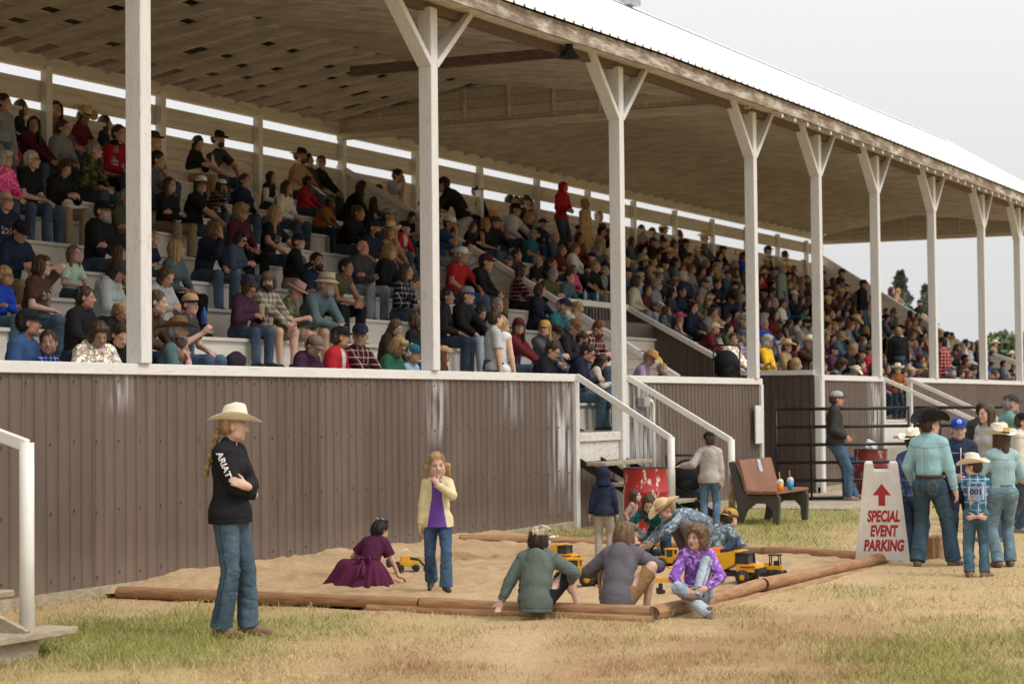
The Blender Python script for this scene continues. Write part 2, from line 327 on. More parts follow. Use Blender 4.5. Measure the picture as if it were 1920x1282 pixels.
# ceiling trusses: tie beams rising a little from back plate and front beam to a bend
def tie_z(u, y):   # underside of the ties
    c = chord_z(u); f = eave_z(u) - .12
    return interp([-.3, DEP - 3.2, DEP + .1], [f, c + .62, c + .08], y)
TS = .729
u = U0 + .2; trusses = []
while u < U1 - .1:
    mb = MB(); ys = [-.25, DEP - 3.2, DEP + .15]
    for ya, yb in zip(ys[:-1], ys[1:]):
        za, zb = tie_z(u, ya), tie_z(u, yb); V = []
        for (y, z) in ((ya, za), (yb, zb)): V += [(u - .025, y, z), (u + .025, y, z), (u + .025, y, z + .14), (u - .025, y, z + .14)]
        mb.raw(V, [(0, 1, 5, 4), (1, 2, 6, 5), (2, 3, 7, 6), (3, 0, 4, 7), (0, 1, 2, 3), (4, 5, 6, 7)])
    part(mb, 'roof_truss', 'truss_wood'); trusses.append(u); u += TS
# ceiling boards, with boards missing over the middle bays
mb = MB(); nb = 40; ysb = np.linspace(.0, DEP - .35, nb + 1)
rr = random.Random(3)
for i in range(len(trusses) - 1):
    a, b_ = trusses[i], trusses[i + 1]; run = None
    gaps = set()
    if 21.5 < a < 33.0:
        for q in (38, 36, 33, 30, 26, 22, 18, 13, 9):
            if rr.random() < .55: gaps.add(q + rr.randint(-1, 1))
    j = 0
    while j < nb:
        if j in gaps: j += 1; continue
        e = j
        while e < nb and e not in gaps: e += 1
        cuts = [ysb[j]] + [y for y in (DEP - 3.2,) if ysb[j] < y < ysb[e]] + [ysb[e]]
        for y0, y1 in zip(cuts[:-1], cuts[1:]):
            V = []
            for y in (y0, y1):
                for uu in (a, b_): V.append((uu, y, tie_z(uu, y) + .142))
            mb.raw(V + [(x, y, z + .02) for x, y, z in V], [(0, 1, 3, 2), (4, 6, 7, 5), (0, 4, 5, 1), (2, 3, 7, 6)])
        j = e
part(mb, 'ceiling', 'ceiling_boards')
# partition gable over the fourth post, and the gable at the far end
def gable(u, th, top):
    mb = MB(); n = 14; V = []
    for i in range(n + 1):
        y = lerp(-.1, DEP, i / n); z0 = chord_z(u) - .02; z1 = max(z0 + .05, top(y)); V += [(u, y, z0), (u, y, z1), (u + th, y, z1), (u + th, y, z0)]
    F = [(4 * i + a, 4 * i + b, 4 * i + 4 + b, 4 * i + 4 + a) for i in range(n) for a, b in ((0, 1), (1, 2), (2, 3), (3, 0))]
    g = part(mb.raw(V, F + [(0, 1, 2, 3), (4 * n, 4 * n + 1, 4 * n + 2, 4 * n + 3)]), 'gable_wall', 'back_boards')
    st = MB()
    for i in range(1, 9):
        y = DEP * i / 9; z1 = top(y)
        if z1 > chord_z(u) + .1: st.box((u - .045, y - .025, chord_z(u)), (u - .002, y + .025, z1))
    st.box((u - .075, -.1, chord_z(u) - .15), (u - .004, DEP, chord_z(u) - .02)); sub(st, 'gable_frame', 'truss_wood', g)
gable(32.75, .03, lambda y: tie_z(32.75, y) + .1)
gable(U1 - .05, .03, lambda y: lerp(eave_z(U1), ridge_z(U1), min(1, y / 4.1)) - .15 if y < 4.1 else lerp(ridge_z(U1), 7.3, (y - 4.1) / 4.2) - .15)
part(MB().beam((25.95, 3.9, 6.80), (25.95, .05, 6.78), .09, .15), 'dark_tie_beam', 'dark_beam')
# front posts with knee braces
for i, u in enumerate(PU):
    zt = eave_z(u) - .2; zb = interp([21, 33, 41], [5.87, 6.04, 6.15], u)
    lean = -.012
    def px_(z): return u + lean * (z - 2.1) * .0
    p = part(MB().box((u - .085, -.085, 0 if u in (27.0, 36.8) else rail_z(u) + .001), (u + .085, .095, zt)), 'post', 'post_paint', .008)
    for s in (-1, 1):
        a = Vector((u + s * .07, .005, zb - .02)); b_ = Vector((u + s * 1.02, .005, zt + .10))
        sub(MB().beam(a, b_, .08, .19, (0, 1, 0)), 'knee_brace', 'post_paint', p, .006)
# eave beam, peeling fascia, roof sheets
def along(y0, y1, f0, f1, name, m, par=None):
    us = np.linspace(U0 - .3, U1 + .3, 30); V = []
    for u in us: V += [(u, y0, f0(u)), (u, y1, f0(u)), (u, y1, f1(u)), (u, y0, f1(u))]
    n = len(us) - 1
    F = [(4 * i + a, 4 * i + b, 4 * i + 4 + b, 4 * i + 4 + a) for i in range(n) for a, b in ((0, 1), (1, 2), (2, 3), (3, 0))] + [(0, 1, 2, 3), (4 * n, 4 * n + 1, 4 * n + 2, 4 * n + 3)]
    return part(MB().raw(V, F), name, m)
along(.0, .10, lambda u: eave_z(u) - .235, lambda u: eave_z(u) - .121, 'eave_beam', 'dark_beam')
along(-.53, -.48, lambda u: eave_z(u) - .22, lambda u: eave_z(u) - .005, 'fascia', 'old_paint')
along(-.479, .0, lambda u: eave_z(u) - .115, lambda u: eave_z(u) - .095, 'soffit', 'truss_wood')
def roof_sheet(y0, zf0, y1, zf1, name):
    us = []; u = U0 - .3; k = 0
    while u <= U1 + .35:
        us += [(u, 0), (u + .16, 0), (u + .175, .035), (u + .225, .035), (u + .24, 0)]; u += .305
    V = []
    for uu, h in us: V += [(uu, y0, zf0(uu) + h), (uu, y1, zf1(uu) + h)]
    V2 = [(x, y, z - .012) for x, y, z in V]; n = len(us)
    F = [(2 * i, 2 * i + 1, 2 * i + 3, 2 * i + 2) for i in range(n - 1)]
    F2 = [tuple(j + 2 * n for j in f[::-1]) for f in F]; E = [(2 * i, 2 * i + 2, 2 * i + 2 + 2 * n, 2 * i + 2 * n) for i in range(n - 1)]
    return part(MB().raw(V + V2, F + F2 + E), name, 'roof_metal')
roof_sheet(-.60, lambda u: eave_z(u) + .01, 4.1, ridge_z, 'roof')
roof_sheet(DEP + .7, lambda u: 7.25 + .0045 * (u - 33), 4.1, ridge_z, 'roof')
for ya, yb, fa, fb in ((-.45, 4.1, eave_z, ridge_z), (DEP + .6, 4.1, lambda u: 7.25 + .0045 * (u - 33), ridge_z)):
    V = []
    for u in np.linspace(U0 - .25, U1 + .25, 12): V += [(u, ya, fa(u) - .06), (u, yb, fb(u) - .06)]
    part(MB().raw(V, [(2 * i, 2 * i + 1, 2 * i + 3, 2 * i + 2) for i in range(11)]), 'attic_shade_sheet', 'attic_shade')  # dark sheets added under the roof so the ceiling gaps read as shade
rc_ = MB(); V = []
us = np.linspace(U0 - .3, U1 + .3, 40)
for u in us: V += [(u, 3.93, ridge_z(u) - .04), (u, 4.1, ridge_z(u) + .06), (u, 4.27, ridge_z(u) - .04)]
rc_.raw(V, [(3 * i + a, 3 * i + a + 1, 3 * i + 4 + a, 3 * i + 3 + a) for i in range(39) for a in (0, 1)]); part(rc_, 'ridge_cap', 'roof_metal')
part(MB().box((37.0, 3.8, ridge_z(37)), (37.35, 4.4, ridge_z(37) + .3)), 'roof_vent', 'grey_metal', .01)
# guard along the fourth post line, vomitory walls, far end wall
def slope_wall(u, pts, zlow, th, mat, cap=.09, name='aisle_wall', capm='rail_paint'):
    """wall in the plane x = u; pts (y, z) along its sloping top"""
    n = len(pts); V = []
    for y, z in pts: V += [(u, y, zlow(y)), (u, y, z), (u + th, y, z), (u + th, y, zlow(y))]
    F = [(4 * i + a, 4 * i + b, 4 * i + 4 + b, 4 * i + 4 + a) for i in range(n - 1) for a, b in ((0, 1), (1, 2), (2, 3), (3, 0))] + [(0, 1, 2, 3), (4 * n - 4, 4 * n - 3, 4 * n - 2, 4 * n - 1)]
    w = part(MB().raw(V, F), name, mat); c = MB()
    for (y0, z0), (y1, z1) in zip(pts[:-1], pts[1:]): c.beam((u + th / 2, y0, z0 + cap / 2), (u + th / 2, y1, z1 + cap / 2), .16, cap)
    sub(c, 'wall_cap', capm, w); return w
A_ = [FX(x, y, 32.85) for x, y in ((634, 316), (1040, 566), (1270, 712))]
slope_wall(32.85, [(p[1], p[2]) for p in A_], lambda y: 1.2, .06, 'guard_boards')
B_ = [FX(x, y, VOM1) for x, y in ((1177, 582), (1396, 704))]
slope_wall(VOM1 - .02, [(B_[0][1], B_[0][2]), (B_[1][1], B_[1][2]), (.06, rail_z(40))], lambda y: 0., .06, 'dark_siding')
rb = MB()
for i in range(40):
    y = .1 + i * .155
    if y < B_[0][1]: rb.box((VOM1 - .045, y, 0), (VOM1 - .021, y + .035, interp([.0, B_[1][1], B_[0][1]], [rail_z(40), B_[1][2], B_[0][2]], y) - .02))
part(rb, 'siding_rib', 'dark_siding')
zc = B_[0][2]
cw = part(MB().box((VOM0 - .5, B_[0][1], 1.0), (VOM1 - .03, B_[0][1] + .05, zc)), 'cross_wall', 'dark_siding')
sub(MB().box((VOM0 - .5, B_[0][1] - .04, zc + .003), (VOM1 - .03, B_[0][1] + .12, zc + .11)), 'wall_cap', 'rail_paint', cw)
rb = MB()
for i in range(24):
    x = VOM0 - .45 + i * .155
    if x < VOM1 - .1: rb.box((x, B_[0][1] - .024, 1.3), (x + .035, B_[0][1] - .001, zc - .02))
sub(rb, 'siding_rib', 'dark_siding', cw)
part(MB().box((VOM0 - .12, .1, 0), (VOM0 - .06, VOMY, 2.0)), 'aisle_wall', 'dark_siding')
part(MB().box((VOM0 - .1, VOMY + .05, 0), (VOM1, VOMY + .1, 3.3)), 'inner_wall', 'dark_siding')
E_ = [FX(x, y, U1) for x, y in ((1543, 484), (1810, 650))]
slope_wall(U1 - .02, [(E_[0][1], E_[0][2]), (E_[1][1], E_[1][2]), (.1, 2.3)], lambda y: .2, .06, 'guard_boards')
part(MB().box((U0 - .2, 0, 0), (U0 - .1, DEP, 7.2)), 'end_wall', 'back_boards')
# stairs with pipe handrails
def stairs(u0, u1, label, top, post_px, post_top, rusty, flip=0):
    t = thing('staircase', label, 'stairs', (u0, -1.5, 0))
    Mi = Matrix.Translation((-u0, 1.5, 0))
    def P(mb, name, mat, bevel=0., par=None):
        o = mb.build(name, mat, None, bevel); o.parent = t if par is None else par
        if par is None: o.matrix_parent_inverse = Mi
        return o
    return t, P
st, P = stairs(25.42, 27.1, 'white pipe railed stairs climbing to the gap by the third white post', None, None, None, None)
def handrail(P, top, low, base_z, m_post, m_rail):
    a, b_ = Vector(top), Vector(low); c = MB().beam(a, b_, .055, .085)
    h = P(c, 'handrail', m_rail, .006); ps = MB().tube([(b_.x, b_.y, base_z), (b_.x, b_.y, b_.z + .02)], .052, 14)
    o = ps.build('rail_post', m_post); o.parent = h; return h
r1 = FX(1258, 822, 25.35); r2 = FX(1371, 826, 27.2)
handrail(P, (25.35, -.05, 2.12), r1, 0, 'pipe_white', 'pipe_white'); handrail(P, (27.2, -.05, 2.12), r2, 0, 'rusty_pipe', 'pipe_white')
P(MB().box((25.44, -.02, .92), (26.9, .018, 1.20)), 'riser', 'stair_paint'); V, F = corr(25.44, 26.88, .0, lambda x: .915, .03); P(MB().raw(V, F), 'siding_panel', 'brown_siding'); P(MB().box((25.44, -.06, 1.205), (26.9, .35, 1.33)), 'threshold', 'stair_paint', .005)
for i in range(4):
    z = .92 - .28 * i; y = -.35 - .34 * i
    P(MB().box((25.36, y - .12, z - .05), (27.12, y + .17, z)), 'tread', 'old_plank', .006)
for u in (25.5, 26.25, 27.05): P(MB().beam((u, .0, .93), (u, -1.75, -.05), .045, .10), 'stringer', 'black_steel')
P(MB().box((25.7, -.3, .62), (25.74, -.27, .9)).box((26.6, -.3, .62), (26.64, -.27, .9)), 'bracket', 'pipe_white')
st2, P = stairs(9.3, 11.0, 'plank stairs with a white pipe handrail at the near left corner', None, None, None, None)
q = FX(50, 835, 11.08); handrail(P, (11.08, -.05, 2.12), q, 0, 'pipe_white', 'pipe_white')
handrail(P, (9.2, -.05, 2.12), (9.2, q[1], q[2]), 0, 'pipe_white', 'pipe_white')
a = FX(100, 1180, 11.1); b_ = FX(78, 886, 11.1)
for i in range(5):
    z = lerp(a[2], 1.15, i / 4); y = lerp(a[1], -.15, i / 4)
    P(MB().box((9.2, y - .02, z - .05), (11.35, y + .27, z)), 'tread', 'old_plank', .006)
P(MB().box((9.4, a[1] + .05, 0), (11.0, a[1] + .1, a[2] - .06)), 'riser', 'old_plank')
for u in (9.5, 10.85): P(MB().beam((u, .0, 1.0), (u, a[1] + .05, .12), .05, .2), 'stringer', 'old_plank')
st3, P = stairs(41.3, 43.4, 'white pipe railed stairs of the far block behind the pipe fence', None, None, None, None)
r1 = FX(1802, 790, 41.25) if False else FX(1800, 778, 41.25)
handrail(P, (41.25, -.05, 2.2), (41.25, -2.3, 1.15), 0, 'pipe_white', 'pipe_white'); handrail(P, (43.4, -.05, 2.2), (43.4, -2.3, 1.15), 0, 'pipe_white', 'pipe_white')
for i in range(4): P(MB().box((41.3, -.5 - .34 * i, .95 - .28 * i), (43.35, -.2 - .34 * i, 1.0 - .28 * i)), 'tread', 'old_plank', .006)
P(MB().box((41.35, .0, .0), (43.35, .04, 1.28)), 'riser', 'stair_paint'); P(MB().box((41.32, .3, 1.33), (42.0, .34, 2.15)), 'white_panel', 'rail_paint')
# conduit and electrical box on the siding, white board by the corner
cb = thing('electrical_box', 'grey electrical box with white conduit on the brown siding', 'electrical box', (27.75, -.05, 1.75))
MB().box((-.12, -.09, -.07), (.12, .028, .07)).build('box_body', 'grey_metal', cb, .008)
MB().tube([(.1, -.05, .02), (.24, -.05, .02), (.30, -.05, -.04), (.31, -.05, -.2), (.31, -.05, -1.5)], .03, 10).build('conduit', 'pipe_white', cb)
tag(MB().box((-.2, -.03, -.33), (.2, .0, .33)).build('notice_board', 'rail_paint', None, .004, loc=(33.0, -.075, 1.35)), 'blank white board fixed beside the corner trim at the walk-through', 'board')
tag(MB().box((-.45, -.02, -.17), (.45, .0, .17)).build('seat_sign', 'rail_paint', None, .003, loc=(33.6, B_[0][1] - .05, zc - .35)), 'white lettered sign board hanging on the dark cross wall above the aisle', 'sign')
# barn lamp and festoon lights under the eave
lp = thing('barn_lamp', 'dark bell shaped lamp hanging under the eave beam', 'lamp', (FY(1067, 95, -.1)[0], -.1, FY(1067, 95, -.1)[2]))
MB().lathe([(.03, .12), (.05, .1), (.06, .02), (.15, -.1), (.15, -.105), (.05, .01)], 18).build('lamp_shade', 'dark_steel', lp)
MB().tube([(0, 0, .1), (0, 0, .28)], .02, 8).cbox((0, 0, .26), (.24, .1, .1)).build('bracket', 'dark_steel', lp)
fs = thing('string_lights', 'string of small white bulbs strung along the eave', 'string lights', (30, -.5, 6.7)); us = []; u = 33.2
fw = MB(); pts = []
bulb = MB().lathe([(.001, .03), (.012, .027), (.013, .01), (.024, -.01), (.025, -.03), (.012, -.046), (.001, -.048)], 10).mesh('bulb')
while u < 62:
    z = eave_z(u) - .27; us.append(u); pts += [(u - 30, -.02, z - 6.7 + .05), (u + .35 - 30, -.02, z - 6.7 + .0)]
    o = link('bulb', bulb, 'pipe_white', fs, (u - 30, -.02, z - 6.7)); u += .72
fw.tube(pts, .008, 5).build('wire', 'black_steel', fs)
# ================================================================ the ground
SB = [G(222, 1121), G(1222, 1165), G(1428, 1107), G(1662, 1055), G(1440, 1040)]      # sandbox corners
BK0 = np.array([22.6, .0, 0.])
POLY = np.array([[SB[0][0], -.0], [SB[0][0], SB[0][1]], [SB[1][0], SB[1][1]], [SB[2][0], SB[2][1]], [SB[3][0], SB[3][1]], [SB[4][0], SB[4][1]], [22.6, -1.6], [22.8, .0]])
def inpoly(x, y, P=POLY):
    x = np.asarray(x); y = np.asarray(y); ins = np.zeros(x.shape, bool); j = len(P) - 1
    for i in range(len(P)):
        xi, yi = P[i]; xj, yj = P[j]; c = ((yi > y) != (yj > y)) & (x < (xj - xi) * (y - yi) / (yj - yi + 1e-9) + xi); ins ^= c; j = i
    return ins
_LAT = np.random.default_rng(5).random((32, 32, 32)).astype(np.float32)
def vn(x, y, z):
    """value noise, -1..1"""
    x, y, z = (np.asarray(a, np.float32) for a in (x, y, z)); i, j, k = np.floor(x).astype(int), np.floor(y).astype(int), np.floor(z).astype(int)
    a, b, c = x - i, y - j, z - k; a = a * a * (3 - 2 * a); b = b * b * (3 - 2 * b); c = c * c * (3 - 2 * c); r = 0
    for di in (0, 1):
        for dj in (0, 1):
            for dk in (0, 1):
                r = r + _LAT[(i + di) & 31, (j + dj) & 31, (k + dk) & 31] * (a if di else 1 - a) * (b if dj else 1 - b) * (c if dk else 1 - c)
    return r * 2 - 1
def fbm2(x, y, f=1., o=4):
    r = 0; am = 1.
    for q in range(o): r = r + am * vn(x * f + 7.3 * q, y * f + 3.1 * q, 0 * x + 1.7 * q); am *= .5; f *= 2.03
    return r
# patches of green turf: (centre pixel, radius along x, radius along y in metres, amount)
GREEN = [((300, 1190), 2.2, .9, 1.0), ((150, 1200), 1.2, 1.0, .8), ((620, 1170), 1.4, .5, .45), ((930, 1165), 1.0, .35, .4), ((1370, 1140), 1.2, .3, .55), ((1860, 1200), 1.6, 1.8, .8), ((1580, 1105), 1.3, .4, .7),
         ((1420, 985), 4.0, 1.2, 1.25), ((1560, 960), 4., 1.2, 1.1), ((1060, 1000), 1.5, .7, .9), ((1880, 905), 8., 2.5, .8), ((1750, 1275), 1.5, .8, .8), ((900, 1255), 1.0, .5, .35), ((1700, 1090), 1.5, .5, .5)]
GC = [(G(*c), a, b, w) for c, a, b, w in GREEN]
RED = [(G(950, 1265), 1.6, .7), (G(1560, 1190), 2.0, .8), (G(1420, 1240), 1.5, .6), (G(700, 1280), 1.2, .4), (G(1100, 1225), 1.2, .3)]
SANDY = [(G(1560, 1075), 2.2, .9), (G(1330, 1105), 1.6, .5), (G(950, 1200), 2.5, .35), (G(1700, 1015), 3., .9), (G(300, 1130), 1.2, .25)]
def blob(x, y, c, a, b): return np.exp(-(((x - c[0]) * .9 + (y - c[1]) * .43) / a) ** 2 - ((-(x - c[0]) * .43 + (y - c[1]) * .9) / b) ** 2)
def field(x, y):
    nzv = fbm2(x, y, .9, 4)
    g = sum(w * blob(x, y, c, a, b) for c, a, b, w in GC) + .30 * nzv + .14 * fbm2(x + 40, y, 3., 3) - .08
    r = sum(blob(x, y, c, a, b) for c, a, b in RED) * (1 + .8 * fbm2(x, y + 50, 1.7, 3)); s = sum(blob(x, y, c, a, b) for c, a, b in SANDY) * (1 + .5 * nzv)
    far = np.clip((np.hypot(x, y + 11.4) - 45) / 40, 0, 1)
    return np.clip(g + far * .35, 0, 1), np.clip(r, 0, 1), np.clip(s, 0, 1)
# ground sheet: fine near the camera, reaching the horizon
def axis(lo, hi, f0, f1, step, far):
    a = list(np.arange(f0, f1, step)); x = f0; s = step; pre = []
    while x > lo: s *= 1.35; x -= s; pre.append(x)
    x = f1; s = step; post = []
    while x < hi: s *= 1.35; x += s; post.append(x)
    return np.array(pre[::-1] + a + post)
xs = axis(-400, 900, 6, 40, .11, 0); ys = axis(-500, 500, -10.5, 0.5, .09, 0)
X, Y = np.meshgrid(xs, ys, indexing='ij')
g, r_, s_ = field(X, Y)
Z = .018 * fbm2(X, Y, .8, 3) + .008 * fbm2(X, Y, 5., 2)
Z[(Y > -.3) | (np.hypot(X, Y + 11.4) > 60)] *= .1
Z[inpoly(X, Y)] = -.05
V = np.stack([X, Y, Z], -1).reshape(-1, 3); nx_, ny_ = X.shape
I = np.arange(nx_ * ny_).reshape(nx_, ny_); F = np.stack([I[:-1, :-1], I[1:, :-1], I[1:, 1:], I[:-1, 1:]], -1).reshape(-1, 4)
me = np_mesh('ground', V, F)
ca = me.color_attributes.new('mask', 'FLOAT_COLOR', 'POINT')
ca.data.foreach_set('color', np.stack([g, r_, s_, np.ones_like(g)], -1).reshape(-1).astype(np.float32))
m, n, l, b = new_mat('turf'); at = nd(n, 'Attribute', attribute_name='mask'); s3 = nd(n, 'SeparateColor'); l(at.outputs['Color'], s3.inputs[0])
v = mapping(n, l); o, t = noise_mix(n, l, v, 14., (.27, .185, .092), (.60, .445, .24), .3, .7, 9., .7)
o2, t2 = noise_mix(n, l, v, 40., (.40, .28, .135), (.64, .49, .27), .4, .6, 4.)
o = mixc(n, l, .4, o, o2)
gr, _ = noise_mix(n, l, v, 22., (.20, .19, .06), (.42, .37, .15), .3, .7, 6.); o = mixc(n, l, s3.outputs[0], o, gr)
rd, _ = noise_mix(n, l, v, 16., (.26, .145, .08), (.40, .25, .145), .3, .7, 6.)
kk = nd(n, 'Math', operation='MULTIPLY'); l(s3.outputs[1], kk.inputs[0]); kk.inputs[1].default_value = .75; o = mixc(n, l, kk.outputs[0], o, rd)
sn, _ = noise_mix(n, l, v, 18., (.44, .31, .175), (.58, .42, .25), .3, .7, 6.); o = mixc(n, l, s3.outputs[2], o, sn)
l(o, b.inputs['Base Color']); b.inputs['Roughness'].default_value = .95; b.inputs['Specular IOR Level'].default_value = .1; bump(n, l, b, t.outputs['Fac'], .8, .03)
tag(link('ground', me, 'turf'), kind='structure')
# sand inside the timber border, heaped against the siding
xs = np.arange(SB[0][0] - .1, 23.0, .035); ys = np.arange(-6.2, .02, .035); X, Y = np.meshgrid(xs, ys, indexing='ij'); ins = inpoly(X, Y)
heap = np.clip((Y + 1.3) / 1.3, 0, 1) ** 1.5
foot = np.maximum(0, vn(X * 2.6, Y * 2.6, X * 0 + 4)) ** 1.5; d0, d1 = G(590, 1087), G(940, 1040); dig = np.exp(-((Y - (d0[1] + (X - d0[0]) * (d1[1] - d0[1]) / (d1[0] - d0[0]))) / .24) ** 2) * np.clip((X - d0[0] + .8) / .8, 0, 1) * np.clip((22.3 - X) / .8, 0, 1)
Z = .03 + .13 * heap * np.clip((X - 14.6) / 1.0, .1, 1) + .026 * fbm2(X, Y, 1.1, 3) + .014 * fbm2(X, Y, 4.5, 3) + .012 * fbm2(X, Y, 11., 2) - .045 * foot - .03 * np.maximum(0, vn(X * 5.5 + 30, Y * 5.5, X * 0 + 8)) ** 2 + .05 * dig * fbm2(X, Y, 5., 3) - .03 * dig
def sand_z(x, y): return float(np.interp(y, ys, Z[int(np.clip(np.searchsorted(xs, x), 0, len(xs) - 1))]))
I = np.arange(X.size).reshape(X.shape); cell = ins[:-1, :-1] | ins[1:, :-1] | ins[1:, 1:] | ins[:-1, 1:]
F = np.stack([I[:-1, :-1], I[1:, :-1], I[1:, 1:], I[:-1, 1:]], -1)[cell]
me = np_mesh('sand', np.stack([X, Y, Z], -1).reshape(-1, 3), F)
ca = me.color_attributes.new('mask', 'FLOAT_COLOR', 'POINT'); dd = np.clip(dig * (.55 + .9 * fbm2(X, Y, 2.5, 3)), 0, 1)
ca.data.foreach_set('color', np.stack([dd, dd, dd, dd * 0 + 1], -1).reshape(-1).astype(np.float32))
m, n, l, b = new_mat('sand_grain'); v = mapping(n, l); o, t = noise_mix(n, l, v, 25., (.40, .275, .155), (.58, .425, .26), .3, .7, 10., .75)
o2, _ = noise_mix(n, l, v, 1.6, (.85, .83, .8), (1.05, 1.05, 1.05), .3, .7, 3.); o = mixc(n, l, 1., o, o2, 'MULTIPLY')
at = nd(n, 'Attribute', attribute_name='mask'); kk = nd(n, 'Math', operation='MULTIPLY'); l(at.outputs['Fac'], kk.inputs[0]); kk.inputs[1].default_value = .75
o = mixc(n, l, kk.outputs[0], o, (.26, .16, .09)); l(o, b.inputs['Base Color']); b.inputs['Roughness'].default_value = .97; b.inputs['Specular IOR Level'].default_value = .1; bump(n, l, b, t.outputs['Fac'], .7, .02)
tag(link('sand', me, 'sand_grain'), kind='structure')
# logs of the sandbox border
def log(a, b_, r, label, seedv, r2=None):
    a, b_ = np.array(a, float), np.array(b_, float); d = b_ - a; Ln = np.linalg.norm(d[:2]); nl = 26; na = 20; V = []
    ang = math.atan2(d[1], d[0])
    for i in range(nl + 1):
        t = i / nl; rr = lerp(r, r2 or r, t) * (1 + .03 * float(vn(t * 5, seedv, 1.)));
        e = min(t, 1 - t) * nl
        if e < .5: rr *= .93
        for k in range(na):
            th = 2 * math.pi * k / na; q = rr * (1 + .02 * float(vn(math.cos(th) * 2 + seedv, math.sin(th) * 2, t * 6))); V.append((t * Ln, q * math.cos(th) + .015 * float(vn(t * 3, 9., seedv)), q * math.sin(th) + .012 * float(vn(t * 3 + 20, 2., seedv))))
    F = [(i * na + k, i * na + (k + 1) % na, (i + 1) * na + (k + 1) % na, (i + 1) * na + k) for i in range(nl) for k in range(na)]
    o = tag(MB().raw(V, F, True).build('border_log', 'log_wood', None, 0, loc=(a[0], a[1], a[2])), label, 'log', 'timber border of the sandbox'); o.rotation_euler = (0, -math.atan2(d[2], Ln), ang)
    for t, nm in ((0, 0), (nl, 1)):
        ring = V[t * na:(t + 1) * na]; c = np.mean(np.array(ring), 0); c[0] += -.004 if t == 0 else .004
        MB().raw(ring + [tuple(c)], [(k, (k + 1) % na, na) for k in range(na)]).build('cut_end', 'log_end', o)
    return o
c0, c1, c2, c3, c4 = SB; LR = .056
mid = c0 + (c1 - c0) * .60
log(c0 + [0, 0, LR], mid + [0, 0, LR + .01], LR, 'long round border log along the near left of the sand with split end', 1.)
log(mid + (c1 - c0) * .004 + [0, 0, LR + .01], c1 + [0, 0, LR + .02] , .058, 'round border log under the two seated hooded children', 2.)
log(c0 + (c1 - c0) * .5 + [-.03, -.04, .012], c1 + [-.05, -.04, .01], .05, 'half buried log beneath the seated hooded children', 3.)
log(c1 + (c2 - c1) * .02 + [0, 0, LR + .005], c2 + [0, 0, LR], .064, 'short round border log that the purple jacket girl sits on', 4., .061)
log(c2 + (c3 - c2) * .012 + [0, 0, LR], c3 + [0, 0, LR + .01], .062, 'long round border log running towards the parking sign', 5., .06)
log(c1 + (c2 - c1) * .3 + [.05, -.08, -.03], c3 + (c2 - c3) * .25 + [.05, -.08, -.03], .06, 'sunken log outside the right border of the sandbox', 6.)
log(c4 + [0, 0, .05], c3 + (c4 - c3) * .06 + [0, 0, .055], .06, 'thin border log at the far right corner beside the parking sign', 7.)
bk = np.array([22.6, -1.6, 0.])
log(bk + [0, 0, .02], c4 + (bk - c4) * .03 + [0, 0, .03], .055, 'low border log at the back of the sandbox before the barrel', 8.)
log(np.array([21.6, -.15, .12]), bk + [0, .05, .03], .05, 'weathered log end at the sandbox corner by the siding', 9.)
# concrete apron before the far block
tag(MB().box((31.0, -2.2, -.05), (60, -.15, .015)).build('path', simple('concrete', (.42, .35, .27), .9), None), kind='structure')
